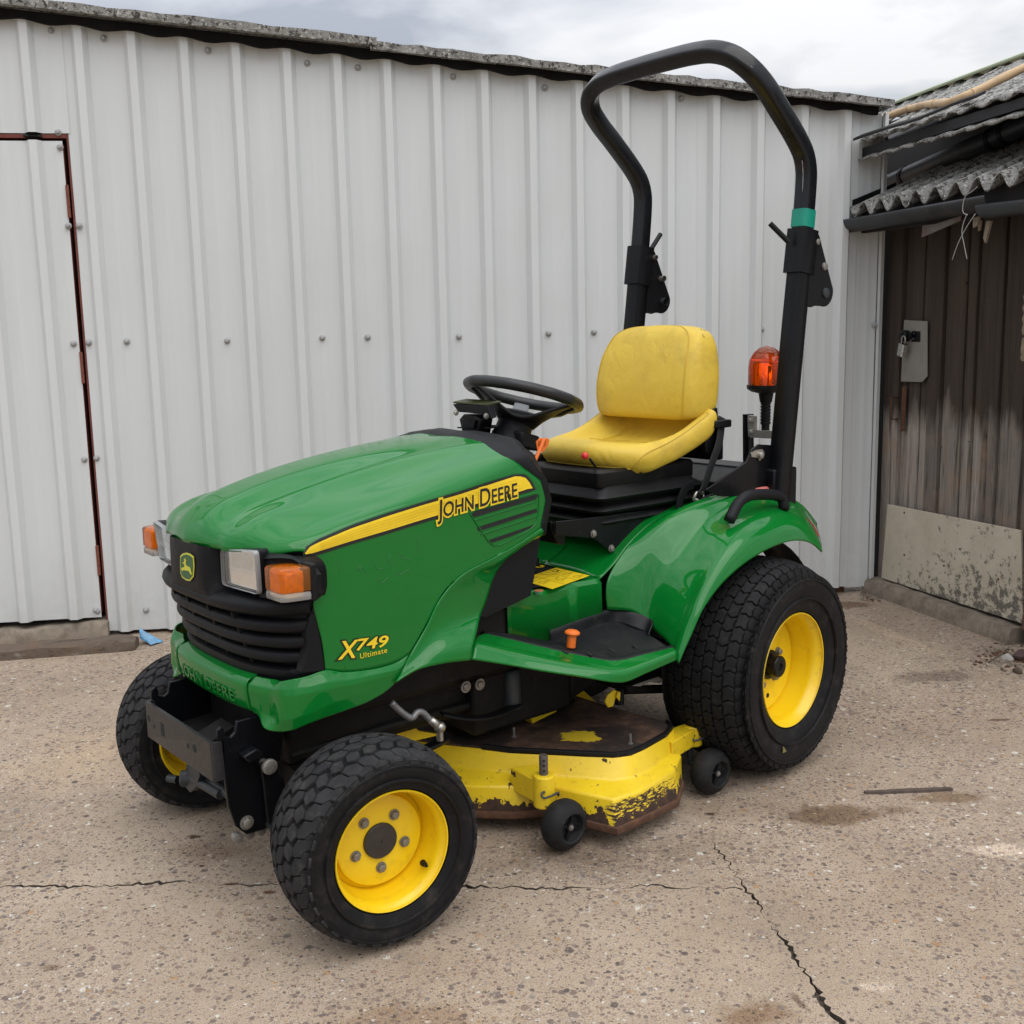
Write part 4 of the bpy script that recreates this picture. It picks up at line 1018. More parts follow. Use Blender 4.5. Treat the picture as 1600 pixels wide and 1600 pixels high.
def make_rear(parent):
    make_tyre(parent, 0.330, 0.305, 0.1745, 'rear')
    g = MB()
    g.lathe([(-0.135, 0.174), (-0.131, 0.178), (-0.12, 0.173), (-0.11, 0.160), (0.0, 0.150), (0.030, 0.149), (0.034, 0.145), (0.034, 0.135), (0.031, 0.128), (0.031, 0.08), (0.034, 0.07), (0.034, 0.0)], (0, 0, 0), (0, 1, 0), 96)
    g.lathe([(0.020, 0.1495), (0.06, 0.1512), (0.070, 0.1555), (0.090, 0.1565), (0.105, 0.158), (0.112, 0.164), (0.119, 0.1705), (0.1245, 0.1740), (0.1285, 0.1752), (0.1305, 0.174), (0.1295, 0.1712)], (0, 0, 0), (0, 1, 0), 96)
    g.build('rim', YELLOW, parent, auto=35)
    g = MB(); g.lathe([(0.03, 0.046), (0.046, 0.046), (0.05, 0.042), (0.05, 0.034), (0.078, 0.034), (0.082, 0.031), (0.083, 0.012), (0.078, 0.010), (0.078, 0)], (0, 0, 0), (0, 1, 0), 36); g.build('hub', BLACKM, parent, auto=35)
    b = MB(); b.hexbolt((0, 0, 0), (0, 1, 0), 0.0100, 0.014); b = b.build('wheel_bolt', BOLT, parent, auto=30)
    for i in range(5):
        a = math.radians(-60+72*i); p = Vector((0.066*math.cos(a), 0.034, 0.066*math.sin(a)))
        if i == 0: b.location = p
        else: copy(b, parent, p, (0, rnd.uniform(0, 1), 0))
    g = MB()
    for i in range(5):
        a = math.radians(-25+72*i); g.lathe([(0.0, 0.0075), (0.0012, 0.0075), (0.0012, 0.0)], (0.105*math.cos(a), 0.0312, 0.105*math.sin(a)), (0, 1, 0), 12)
    g.build('rim_hole', INSIDE, parent)
    # small yellow triangle mark on the side wall
    g = MB(); c = Vector((0.088, 0.1535, -0.215))
    g.prism([c+Vector(p) for p in ((-.009, 0, -.012), (.011, -.0012, -.012), (.011, .0006, .010))], (0, 0.0008, 0)); g.build('sidewall_mark', mat('dull_yellow_mark', (0.20, 0.18, 0.06), 0.7), parent)
SF, SR = math.radians(-6.23), math.radians(5.70)
WB = 1.42
wf = holder('front_wheel', trac, (WB, 0.476, 0.225), (0, 0, SF)); make_front(wf)
wr_ = holder('rear_wheel', trac, (0, 0.442, 0.325), (0, 0, SR)); make_rear(wr_)
def twin(src, y, rz, spin):
    h = holder(src.name.split('.')[0], trac, (src.location.x, y, src.location.z), (0, spin, rz))
    h.rotation_mode = 'XYZ'
    for c in list(src.children): copy(c, h)
    return h
twin(wf, -0.476, SF+PI, 0.7)
twin(wr_, -0.442, SR+PI, 0.4)

# ------------------------------------------------------------------ hood
def ys(x): return 0.306+0.030*min(1, max(0, (x-0.75)/0.70))
def SD(x, y):
    """point on the hood's side wall"""
    Y = 0.32
    for _ in range(6): p = PY(x, y, Y); Y = ys(p.x)
    return p
V = Vector
A = [V((x, 0, z)) for x, z in ((.862, 1.0665), (.885, 1.067), (.92, 1.0665), (1.03, 1.060), (1.2, 1.042), (1.35, 1.016), (1.45, .993), (1.53, .966), (1.585, .934), (1.610, .905), (1.620, .880), (1.622, .866))]
Cc = [PY(757, 689, .172), PY(703, 697, .168), PY(594, 727, .16), PY(462, 769, .146), PY(400, 793, .138), V((1.548, .134, .928)), V((1.583, .143, .906)), V((1.598, .149, .885)), V((1.600, .152, .8655))]
B_ = [A[0].lerp(Cc[0], .5)+V((0, 0, .006))] + [V(((1-t)*.88+t*1.53, 0.085-0.02*t, 0)) for t in (0, .15, .35, .55, .75, .9, 1)]
def zonA(x):
    for p, q in zip(A, A[1:]):
        if p.x <= x <= q.x: return p.z+(q.z-p.z)*(x-p.x)/(q.x-p.x)
for p in B_[1:]: p.z = zonA(p.x)-0.003
B_ += [V((1.590, .066, .925)), V((1.612, .068, .885)), V((1.614, .069, .8655))]
Dd = [PY(768, 693, .20), PY(712, 714, .212), PY(637, 737, .212), PY(480, 782, .196), V((1.497, .200, .944)), V((1.545, .208, .923)), V((1.569, .218, .901)), V((1.575, .227, .882)), V((1.572, .233, .866))]
Ee = [PY(783, 704, .254), PY(740, 728, .274), PY(660, 755, .279), PY(560, 789, .282), PY(500, 814, .282), V((1.480, .284, .911)), V((1.525, .286, .896)), V((1.541, .289, .881)), V((1.543, .291, .866))]
Ff = [PY(800, 716, .291), SD(770, 742), SD(715, 763), SD(660, 782), SD(605, 800), SD(550, 820), SD(512, 835), SD(490, 848), SD(474, 862)]
Gg = [SD(826, 737), SD(770, 766), SD(715, 787), SD(660, 808), SD(605, 830), SD(550, 850), SD(505, 862), SD(482, 872)]
Gh = [SD(853, 762), SD(800, 800), SD(742, 822), SD(660, 850), SD(580, 872), SD(520, 885), SD(495, 893)]
Hh = [SD(851, 798), SD(800, 830), SD(740, 850), SD(660, 880), SD(580, 905), SD(530, 915), SD(498, 920)]
Hi = [SD(838, 838), SD(795, 856), SD(735, 875), SD(660, 905), SD(580, 932), SD(530, 940), SD(490, 942)]
Ii = [SD(775, 869), SD(740, 884), SD(690, 908), SD(640, 930), SD(570, 955), SD(525, 966), SD(496, 972)]
Ij = [SD(700, 916), SD(672, 935), SD(640, 955), SD(590, 975), SD(540, 992), SD(503, 1000)]
Jj = [SD(668, 972), SD(645, 988), SD(610, 1004), SD(570, 1018), SD(535, 1025), SD(507, 1026)]
Kk = [SD(640, 1022), SD(622, 1034), SD(595, 1043), SD(565, 1048), SD(535, 1050), SD(509, 1047)]
def onA(y): return y
import numpy as np
def fair(l, n=8, xs=1.49, deg=2, yf=None):
    """fair a measured line: one smooth curve along the bonnet, the nose points kept"""
    a = [p for p in l if p.x < xs]; rest = [p for p in l if p.x >= xs]
    x = np.array([p.x for p in a]); cy = np.polyfit(x, [p.y for p in a], deg); cz = np.polyfit(x, [p.z for p in a], deg)
    xx = np.linspace(x.min(), x.max(), n)
    return [V((float(t), float(np.polyval(cy, t)), float(np.polyval(cz, t)))) for t in xx]+rest
Cc = fair(Cc, 8, 1.50); Dd = fair(Dd, 8, 1.50); Ee = fair(Ee, 8, 1.49); Ff = fair(Ff, 9, 1.47, 3)
Cm = [V((p.x, p.y-.016, p.z+.0012)) for p in Cc[:-3]]+[V((p.x, p.y-.008, p.z+.001)) for p in Cc[-3:-1]]+[V((Cc[-1].x+.001, Cc[-1].y-.012, Cc[-1].z))]
def tap(x): return max(0.0, min(1.0, (1.46-x)/.30))*max(0.0, min(1.0, (x-.86)/.18))
Cq = [V((p.x-.0005, p.y+.012, p.z-.0022-.0042*tap(p.x))) for p in Cc[:-2]]+[V((p.x, p.y+.008, p.z-.002)) for p in Cc[-2:]]
top_lines = [A, B_, Cm, Cc, Cq, Dd, Ee, Ff, Gg]
NU = 72
mir = lambda l: [V((p.x, -p.y, p.z)) for p in l]
skin = surf([mir(B_)] + top_lines + [Gh, Hh], NU, 15*5+1)
skin = skin[8:]                                               # start near the centre line; the other half is its mirror
# rebuild precisely: centre row first
skin = surf(top_lines, NU, 86)
for r in skin[0]: pass
side = surf([Gg, Gh, Hh, Hi, Ii, Ij, Jj, Kk], NU, 44)
def smooth_rows(rows, it=6, keep=()):
    for _ in range(it):
        new = [list(r) for r in rows]
        for j in range(len(rows)):
            for i in range(1, len(rows[0])-1):
                a = rows[j][i-1]; b = rows[j][i+1]
                if 0 < j < len(rows)-1: q = (a+b+rows[j-1][i]+rows[j+1][i])/4
                else: q = (a+b)/2
                new[j][i] = rows[j][i].lerp(q, 0.5)
                if j == 0: new[j][i].y = 0
        rows = new
    return rows
allr = skin+side[1:]
def smooth_long(rows, it, a=0.70, b=0.84, c=0.0):
    n = len(rows[0])
    for _ in range(it):
        new = [list(r) for r in rows]
        for j, r in enumerate(rows):
            for i in range(1, n-1):
                t = i/(n-1); w = 1.0 if t < a else max(0.0, (b-t)/(b-a))
                if w > 0: new[j][i] = r[i].lerp((r[i-1]+r[i+1])/2, 0.5*w)
        rows = new
    return rows
nk = len(skin)
allr = smooth_rows(allr, 3)
allr = smooth_long(allr[:nk-6], 60)+allr[nk-6:]
allr = smooth_rows(allr, 3)
g = MB(); g.grid(allr); g.mirror()
hood = g.build('hood', GREEN, trac, smooth=True, recalc=False)
HV = [p for r in allr for p in r]; n_ = NU
HB = BVHTree.FromPolygons([tuple(p) for p in HV], [(i*n_+k, i*n_+k+1, (i+1)*n_+k+1, (i+1)*n_+k) for i in range(len(allr)-1) for k in range(n_-1)])
solid(hood, 0.004, -1)
def cast(x, z, lift=0.001):
    """lay a point on the hood's left side"""
    h = HB.ray_cast(V((x, 1.0, z)), V((0, -1, 0)))
    if h[0] is None:
        h = HB.find_nearest(V((x, ys(x), z)))
        return V((x, h[0].y+lift, z))
    return V((x, h[0].y, z)) + (h[1] if h[1].y > 0 else -h[1])*lift
def sheet(name, outline_px, m, parent, lift, nx=40, both=True, thick=0):
    """thin film over the hood side bounded by an upper and a lower pixel line"""
    up_, lo_ = outline_px
    a = resample([SD(*p) for p in up_], nx); b = resample([SD(*p) for p in lo_], nx); rows = []
    for j in range(7):
        rows.append([cast(p.x+(q.x-p.x)*j/6, p.z+(q.z-p.z)*j/6, lift) for p, q in zip(a, b)])
    for sg in ((1, -1) if both else (1,)):
        g = MB(); g.grid([[V((p.x, p.y*sg, p.z)) for p in r] for r in (rows if sg > 0 else rows[::-1])]); o = g.build(name, m, parent, smooth=True, recalc=False)
    return o
sheet('decal_stripe', (((473, 866), (474, 860), (480, 853), (497, 842.5), (550, 820.5), (605, 801.5), (660, 784), (715, 768), (770, 750.5), (806, 740.5), (822, 741), (831, 752), (836, 763)), ((473, 869), (477, 872), (482, 871.5), (500, 866), (550, 850), (605, 834), (660, 817), (742, 792.6), (800, 776), (820, 770.5), (828, 768), (833, 767), (837, 765))), DECALK, hood, 0.0012)
sheet('stripe_band', (((475.5, 864), (479, 857.5), (497, 847), (550, 825), (605, 806), (660, 788.5), (715, 772.5), (770, 755), (806, 744), (819, 745), (826, 753), (831, 762)), ((476.5, 866), (482, 865.5), (500, 860), (550, 844.5), (605, 828.5), (660, 811.5), (742, 787.5), (800, 771), (818, 766), (823, 764), (828, 763), (831, 763))), DECALY, hood, 0.0022)
for f in (0.2, 0.4, 0.6, 0.8):
    upl = [(497, 847), (550, 825), (605, 806), (660, 788.5), (715, 772.5), (770, 755), (806, 744)]; lol = [(500, 860), (550, 844.5), (605, 828.5), (660, 811.5), (725, 792.5), (775, 778), (815, 767)]
    ln = [(a[0]+(b[0]-a[0])*f, a[1]+(b[1]-a[1])*f) for a, b in zip(upl, lol)]
    sheet('stripe_line', (ln, [(x, y+1.1) for x, y in ln]), DECALY2, hood, 0.0027)
# ------------------------------------------------------------------ lettering
def text_mesh(s, size=1.0, offset=0.0, shear=0.0, caps=None, spacing=1.0, res=4, capscale=0.78):
    cu = bpy.data.curves.new('lettering', 'FONT'); cu.body = s; cu.size = size; cu.offset = offset; cu.shear = shear; cu.space_character = spacing; cu.resolution_u = res
    cu.small_caps_scale = capscale
    if caps:
        for c in cu.body_format: c.use_small_caps = True
    cu.fill_mode = 'FRONT'
    o = bpy.data.objects.new('lettering', cu); COL.objects.link(o)
    bpy.context.view_layer.update()
    me = o.evaluated_get(bpy.context.evaluated_depsgraph_get()).to_mesh()
    vs = [v.co.copy() for v in me.vertices]; fs = [list(p.vertices) for p in me.polygons]
    bpy.data.objects.remove(o); bpy.data.curves.remove(cu)
    return vs, fs
def letters(name, s, pL, pR, height, m, parent, lift, offset=0.0, shear=0.0, caps=False, spacing=1.0, dz=0.0, bold=0.0, capscale=0.78, both=True, fit=None):
    """word laid on the hood side between two measured points"""
    a, b = SD(*pL), SD(*pR)
    vs, fs = text_mesh(s, 1.0, offset, shear, caps, spacing, capscale=capscale)
    ref, _ = (text_mesh(s, 1.0, bold, shear, caps, spacing, capscale=capscale) if offset != bold else (vs, 0))
    x0 = min(v.x for v in ref); x1 = max(v.x for v in ref); H = max(v.y for v in ref)
    ux = (b-a)/(x1-x0)
    g = MB(); P = []
    for v in vs:
        p = a+ux*(v.x-x0)+V((0, 0, 1))*(v.y/H*height+dz); P.append(cast(p.x, p.z, lift))
    g.add(P, fs)
    if both:
        g.build(name, m, parent, recalc=False); g = MB(); Q = []
        for v in vs:
            p = b-ux*(v.x-x0)-ux*0; p = V((b.x, 0, b.z))+V((a.x-b.x, 0, a.z-b.z))*((v.x-x0)/(x1-x0))
            p = V((p.x, 0, b.z+(a.z-b.z)*((v.x-x0)/(x1-x0)))) + V((0, 0, v.y/H*height+dz)); c = cast(p.x, p.z, lift); Q.append(V((c.x, -c.y, c.z)))
        g.add(Q, fs)
    return g.build(name, m, parent, recalc=False)
letters('lettering_halo', 'John Deere', (682, 810), (807, 775.5), 0.045, DECALY, hood, 0.0030, offset=0.085, caps=True, bold=0.012, capscale=0.80)
letters('lettering', 'John Deere', (682, 810), (807, 775.5), 0.045, DECALK, hood, 0.0040, offset=0.012, caps=True, bold=0.012, capscale=0.80)
for nm, s, a, b, h, sh in (('X', 'X', (527, 1030), (561, 1026), 0.042, 0.28), ('749', '749', (556, 1016), (607, 1009), 0.027, 0.22)):
    letters('model_number_outline', s, a, b, h, DECALK, hood, 0.0014, offset=0.075, shear=sh, bold=0.02)
    letters('model_number', s, a, b, h, DECALY, hood, 0.0022, offset=0.02, shear=sh, bold=0.02)
letters('model_name', 'Ultimate', (562, 1029), (604, 1019), 0.0125, DECALY, hood, 0.0022, offset=0.004, spacing=1.12, bold=0.004)
# faint rubbed scratches on the near side of the hood
SCR = flat('rubbed_paint', (0.035, 0.165, 0.06), 0.5)
for k, l in enumerate((((528, 872), (529, 893)), ((561, 884), (560, 893), (565, 884), (571, 894)), ((583, 877), (590, 890), (599, 888)), ((611, 866), (606, 876), (613, 884)), ((622, 862), (629, 873), (640, 874)), ((651, 838), (654, 856), (655, 871)), ((590, 905), (597, 911), (606, 902)), ((617, 893), (624, 898), (640, 889)))):
    P = resample([SD(*p) for p in l], 14); g = MB(); g.tube([cast(p.x, p.z, 0.0002) for p in P], [0.0003+0.0007*abs(math.sin(i*1.3+k)) for i in range(14)], 5); g.build('paint_scratch', SCR, hood, smooth=True)
# ------------------------------------------------------------------ side vents
def quadmap(c, u, v):
    a, b, d, e = c                                             # top-left, top-right, bottom-right, bottom-left (px)
    x = (a[0]*(1-u)+b[0]*u)*(1-v)+(e[0]*(1-u)+d[0]*u)*v; y = (a[1]*(1-u)+b[1]*u)*(1-v)+(e[1]*(1-u)+d[1]*u)*v
    return SD(x, y)
def vent_px(pts, m, lift, nm, d=0.0):
    P = [SD(*p) for p in pts]; Q = [cast(p.x, p.z, lift) for p in P]
    for sg in (1, -1):
        g = MB(); g.prism([V((p.x, p.y*sg, p.z)) for p in Q], V((0, 0.001*sg, 0))); g.build(nm, m, hood)
for s_ in (((736, 804), (742, 799), (836, 773), (840, 774), (837, 780), (740, 808)), ((745, 824), (838, 794.5), (838.5, 800), (760, 826), (748, 830)), ((760, 845), (834, 820), (828, 825), (800, 837), (768, 848))):
    vent_px(s_, INSIDE, 0.0006, 'vent_slot')
for pth in (((733, 801), (741, 797), (836, 770), (842, 772), (841, 806), (836, 820), (822, 831), (780, 852), (770, 852), (763, 846), (733, 801)), ((740, 813), (838, 783)), ((751, 835), (838, 806))):
    P = [SD(*p) for p in pth]; P = resample(P, 50); Q = [cast(p.x, p.z, 0.0008) for p in P]
    for sg in (1, -1):
        g = MB(); g.tube([V((p.x, p.y*sg, p.z)) for p in Q], 0.0021, 8, flat=0.8, closed=False); g.build('vent_rib', GREEN, hood, smooth=True)

# ------------------------------------------------------------------ grille, lamps
def fg(y, x0=1.455, dx=0.16, w=0.338, p=3.0, q=0.5): return x0+dx*(max(0.0, 1-(abs(y)/w)**p))**q
def planline(f, w, n=45, pw=1.0):
    out = []
    for i in range(n):
        t = -1+2*i/(n-1); a = math.sin(t*PI/2); y = w*a
        out.append(V((f(y), y, 0)))
    return out
gri = MB()
zg = [(0.870, -0.030), (0.76, -0.028), (0.74, -0.022), (0.70, -0.026), (0.62, -0.030), (0.585, -0.026), (0.555, -0.03)]
rows = []
pl = planline(fg, 0.336)
for z, dx in zg: rows.append([V((p.x+dx-.010-.30*max(0, .735-z)-(0.05 if abs(p.y) > 9 else 0), p.y*(1+dx*0.25), z)) for p in pl])
gri.grid(rows)
grille = gri.build('grille', BLACKP, trac, smooth=True)
def bar(z0, h, prof, name, w=0.336, shift=0.0, wz=0.0, xend=0.0):
    rows = []
    pl = planline(lambda y: fg(y, w=w+0.002), w, 61)
    for k, (dx, dz) in enumerate(prof):
        row = []
        for p in pl:
            f = abs(p.y)/w; fade = 1.0
            sh_ = shift-.010-.30*max(0, .735-(z0+dz*h)); row.append(V((p.x+(dx+sh_), p.y*(1+(dx+sh_)*0.5), z0+dz*h-wz*f*f)))
        rows.append(row)
    g = MB(); g.grid(rows); return g.build(name, BLACKP, grille, auto=50)
lip = [(-0.03, 0.95), (0.0, 0.85), (0.012, 0.62), (0.015, 0.40), (0.012, 0.16), (0.002, 0.0), (-0.018, -0.06)]
bar(0.722, 0.046, lip, 'grille_bar', wz=-0.002)
for z in (0.681, 0.642, 0.604): bar(z, 0.031, [(-0.032, 1.0), (-0.012, 0.97), (-0.001, 0.88), (0.006, 0.66), (0.010, 0.36), (0.010, 0.14), (0.004, 0.02), (-0.028, -0.04)], 'grille_bar', shift=-0.002)
bar(0.563, 0.0315, [(-0.032, 0.98), (-0.006, 0.92), (0.006, 0.74), (0.010, 0.45), (0.010, 0.10), (0.008, -0.2)], 'grille_bar', shift=-0.001)
for y in (-0.17, -0.06, 0.06, 0.17):
    g = MB(); x = fg(y)
    g.prism([V((x-.045, y-.003, .72)), V((x-.012, y-.003, .72)), V((x-.066, y-.003, .565)), V((x-.10, y-.003, .565))], V((0, .006, 0))); g.build('grille_divider', BLACKP, grille)
# flush cheek plates between the bars' ends and the green side
for s in (1, -1):
    cheek = [(490, 942), (483, 965), (478, 985), (480, 1010), (474, 1035), (470, 1052), (508, 1048), (503, 1012), (497, 976)]
    g = MB(); P = []
    for x, y in cheek:
        p = PY(x, y, 0.330); P.append(V((p.x, (p.y+0.0035)*s, p.z)))
    g.prism(P, V((0.0, -0.03*s, 0))); g.build('grille_cheek', BLACKP, grille, bevel=0.003)
# nose panel with the badge
yn = 0.118
rows = []
for z, dx in ((0.868, 0.004), (0.85, 0.006), (0.80, 0.007), (0.765, 0.006), (0.748, 0.002), (0.735, -0.008)):
    rows.append([V((fg(y)+dx+(0.0 if abs(y) < yn-0.012 else -0.012)-(0.035 if abs(y) >= yn else 0), y*(1 if z > 0.76 else 1.12), z)) for y in [yn*t for t in (-1.02, -1, -0.93, -0.8, -0.5, -0.2, 0, 0.2, 0.5, 0.8, 0.93, 1, 1.02)]])
g = MB(); g.grid(rows); g.build('nose_panel', BLACKP, grille, auto=40)
# badge: shield with a leaping deer
c0, cx = PX(291, 884, 1.619), 1.6225
def bp(px, py, lift):
    p = PX(px, py, cx+0.002); y = p.y; return V((fg(y)+0.0075+lift, y, p.z))
sh = [(281, 868), (285, 864), (291, 862.5), (297, 864.5), (302.5, 869), (303.6, 885), (302.5, 902), (297, 909), (291, 908), (284, 903), (281.5, 896), (281, 882)]
g = MB()
def poly(g, pts, lift, mi, th=0.001): g.prism([bp(x, y, lift) for x, y in pts], V((th, 0, 0)), mi)
poly(g, sh, 0.000, 0); cxs, cys = 292, 886
def shr(f): return [(cxs+(x-cxs)*f, cys+(y-cys)*f) for x, y in sh]
poly(g, shr(0.95), 0.0010, 1); poly(g, shr(0.84), 0.0020, 2)
deer = [(285.2, 890.5), (284.2, 887.8), (286.2, 886.5), (288.6, 886.2), (289.4, 883.5), (288.6, 880.5), (287.0, 880.6), (286.4, 879.4), (288.4, 877.8), (289.0, 875.6), (288.2, 873.6), (288.9, 873.4), (289.8, 875.0), (290.2, 872.0), (290.9, 872.2), (290.9, 875.4), (292.2, 876.2), (291.3, 877.6), (290.8, 879.6), (291.6, 883.2), (294.2, 885.0), (297.0, 886.2), (298.2, 888.4), (298.6, 892.2), (300.2, 896.2), (300.0, 898.6), (298.4, 896.2), (296.4, 892.6), (294.2, 891.2), (291.0, 891.6), (288.6, 890.2), (287.0, 890.6), (286.8, 892.2), (285.6, 892.4)]
poly(g, deer, 0.0030, 1)
g.build('badge', [DECALK, flat('badge_yellow', (0.62, 0.60, 0.05), 0.4), flat('badge_green', (0.02, 0.10, 0.03), 0.4)], grille)
# lamps, both sides
def lampquad(px4, Y=None, X=None): return [PF(x, y, fg) for x, y in px4]
hl = [PX(346, 857, 1.592), PX(401, 861, 1.578), PX(406, 930, 1.572), PX(349, 914, 1.594)]
def inset(q, f):
    c = sum(q, V((0, 0, 0)))/len(q); return [p.lerp(c, f) for p in q]
def rounded(q, r, n=4):
    out = []
    for i in range(len(q)):
        a, b, c = q[i-1], q[i], q[(i+1) % len(q)]
        u = (a-b).normalized()*r; v = (c-b).normalized()*r
        for k in range(n+1):
            t = k/n; out.append((b+u)*(1-t)**2+b*2*t*(1-t)+(b+v)*t*t)
    return out
for s in (1, -1):
    mm = (lambda p: V((p.x, p.y*s, p.z)))
    hq = [V((p.x+0.004, p.y, p.z)) for p in hl]
    nrm = V((0.97, 0.23, 0.0)).normalized(); nrm = V((nrm.x, nrm.y*s, 0))
    h_ = holder('headlight', trac); del h_['turned']
    r_ = rounded([mm(p) for p in hq], 0.012)
    g = MB(); rings = [[p-nrm*0.012 for p in inset(r_, -0.01)], [p-nrm*0.006 for p in r_], [p-nrm*0.001 for p in inset(r_, 0.012)], [p+nrm*0.001 for p in inset(r_, 0.035)], [p-nrm*0.003 for p in inset(r_, 0.05)]]
    g.rings(rings, cap=False); g.build('lamp_bezel', mat('clear_bezel', (0.26, 0.27, 0.275), 0.16, vary=0.08, spec=0.6), h_, auto=40)
    g = MB(); g.rings([[p-nrm*0.10 for p in r_], [p-nrm*0.011 for p in inset(r_, -.03)], [p-nrm*0.013 for p in inset(r_, .05)]], cap=False); g.build('lamp_housing', BLACKP, h_, auto=40)
    g = MB(); i1 = inset(r_, 0.045); g.rings([[p+nrm*0.0005 for p in i1], [p+nrm*0.0015 for p in inset(r_, 0.07)], [p+nrm*0.003 for p in inset(r_, 0.3)], [p+nrm*0.0035 for p in inset(r_, 0.999)]], cap=False); g.build('lens', LENS, h_, auto=30)
    # fluted glass: fine upright ribs over the upper two thirds
    tl, tr, br, bl = [mm(p) for p in inset(hq, 0.14)]
    g = MB(); NR = 22
    for k in range(NR):
        t = (k+0.5)/NR; a = tl.lerp(tr, t); b = bl.lerp(br, t); a, b = a.lerp(b, 0.02), a.lerp(b, 0.55)
        g.tube([a+nrm*0.0015, b+nrm*0.0015], 0.0011, 6)
    g.build('lens_flutes', LENS, h_, smooth=True)
    g = MB(); ctr = sum((mm(p) for p in hq), V((0, 0, 0)))/4
    base = rounded([mm(p) for p in inset(hq, 0.055)], 0.012)
    g.rings([[p-nrm*0.010 for p in base], *[[p-nrm*(.010+.075*(1-(1-f)**2)) for p in inset(base, f)] for f in (.06, .12, .2, .3, .4, .5, .6, .7, .8, .9, .97)]], cap=True); g.build('reflector', CHROME, h_, auto=60)
    g = MB(); g.tube([ctr-nrm*0.082, ctr-nrm*0.045], 0.006, 10); g.build('bulb', LENS, h_, smooth=True)
# indicator lamps: a box with rounded corners, orange above, clear below
ind_f = [PX(415, 882, 1.572), PX(439, 876, 1.572), PX(440, 921, 1.572), PX(416, 917, 1.572)]
for s in (1, -1):
    I = holder('indicator_lamp', trac); del I['turned']
    y0, y1 = (ind_f[0].y)*1.0, ind_f[1].y+0.004; z1, zs, z0 = 0.851, 0.797, 0.778
    xf, xb = 1.578, 1.508
    if s == 1: pass
    def ibox(za, zb, m, nm, gap=0.0):
        pl_ = [(xb, y0), (xf-0.004, y0), (xf, y0+0.006), (xf-0.002, y1-0.008), (xf-0.012, y1), (xb+0.01, y1+0.010), (xb, y1+0.009)]
        rings = []
        for z, ins in ((za, 0.004), (za+0.003, 0.0), (zb-0.006, 0.0), (zb-0.001, 0.004), (zb, 0.010)):
            if nm == 'clear_strip': ins = ins*0.4
            cxm = sum(p[0] for p in pl_)/7; cym = sum(p[1] for p in pl_)/7
            rings.append([V((x+(cxm-x)*ins/0.04, (y+(cym-y)*ins/0.04)*s, z)) for x, y in pl_])
        g = MB(); g.rings(rings); return g.build(nm, m, I, auto=35)
    ibox(zs, z1, AMBER, 'amber_lens'); ibox(z0, zs-0.001, CLEARS, 'clear_strip')
    g = MB(); g.box((xb+0.012, min(s*(y0+.012), s*(y1-.006)), z0+.006), (xf-0.016, max(s*(y0+.012), s*(y1-.006)), z1-.012)); g.build('lamp_insert', mat('amber_insert', (0.95, 0.42, 0.04), 0.35, vary=0.4, vscale=60), I, bevel=0.004)
    g = MB(); g.box((xb-0.012, min(s*(y0-.004), s*(y1+.012)), z0-.004), (xb+0.003, max(s*(y0-.004), s*(y1+.012)), z1+.004)); g.build('lamp_base', BLACKP, I, bevel=0.003)
# black fairing that carries the indicator and closes the hood's corner
for s in (1, -1):
    up_l = [PX(404, 865, 1.560), PX(430, 865, 1.536), PX(455, 869, 1.513), SD(477, 878), SD(491, 892), SD(499, 908), SD(497, 926), SD(484, 936)]
    up_o = [V((p.x, p.y+(0.020 if i > 2 else 0.006*i), p.z)) for i, p in enumerate(up_l)]
    inn = [PX(407, 874, 1.562), PX(424, 872, 1.553), PX(445, 872, 1.535), PX(463, 876, 1.518), PX(472, 887, 1.512), PX(475, 905, 1.505), PX(475, 922, 1.505), PX(472, 934, 1.505)]
    deep = [V((p.x-0.06, p.y-0.006, p.z-0.004)) for p in inn]
    rows = [[V((p.x-0.02, p.y-0.03, p.z-0.002)) for p in up_l], up_l, up_o, inn, deep]
    rows = [catmull(r, 24) for r in rows]
    g = MB(); g.grid([[V((p.x, p.y*s, p.z)) for p in r] for r in rows]); solid(g.build('lamp_fairing', BLACKP, grille, auto=50), 0.003, 0)
    g = MB(); back = [PX(398, 868, 1.566), PX(420, 872, 1.555), PX(468, 877, 1.512), PX(486, 900, 1.496), PX(486, 930, 1.496), PX(470, 938, 1.515), PX(440, 938, 1.56), PX(402, 934, 1.568)]
    g.prism([V((p.x-0.006, p.y*s, p.z)) for p in back], V((-0.02, 0, 0))); g.build('fairing_back', BLACKP, grille)
# ------------------------------------------------------------------ bumper: centre strip with embossed name, and the two side wraps
def fb(y): return fg(y, 1.420, 0.150, 0.345, 3.0, 0.5)
def bumper_rows(ya, yb, n, prof):
    rows = []
    for dx, z in prof:
        row = []
        for i in range(n):
            a = ya+(yb-ya)*i/(n-1); y = 0.3445*math.sin(a); row.append(V((fb(y)+dx, y*(1+dx*0.8), z if not callable(z) else z(y))))
        rows.append(row)
    return rows
zb0 = 0.482
bprof = [(-0.028, 0.570), (0.002, 0.566), (0.016, 0.560), (0.022, 0.552), (0.0235, 0.540), (0.021, 0.512), (0.018, 0.494), (0.014, zb0+0.003), (0.006, zb0), (-0.01, zb0+.002)]
a1 = math.asin(0.195/0.3445)
g = MB(); g.grid(bumper_rows(-a1+0.004, a1-0.004, 50, bprof)); bumper = solid(g.build('bumper', GREEN, trac, auto=50), 0.004)
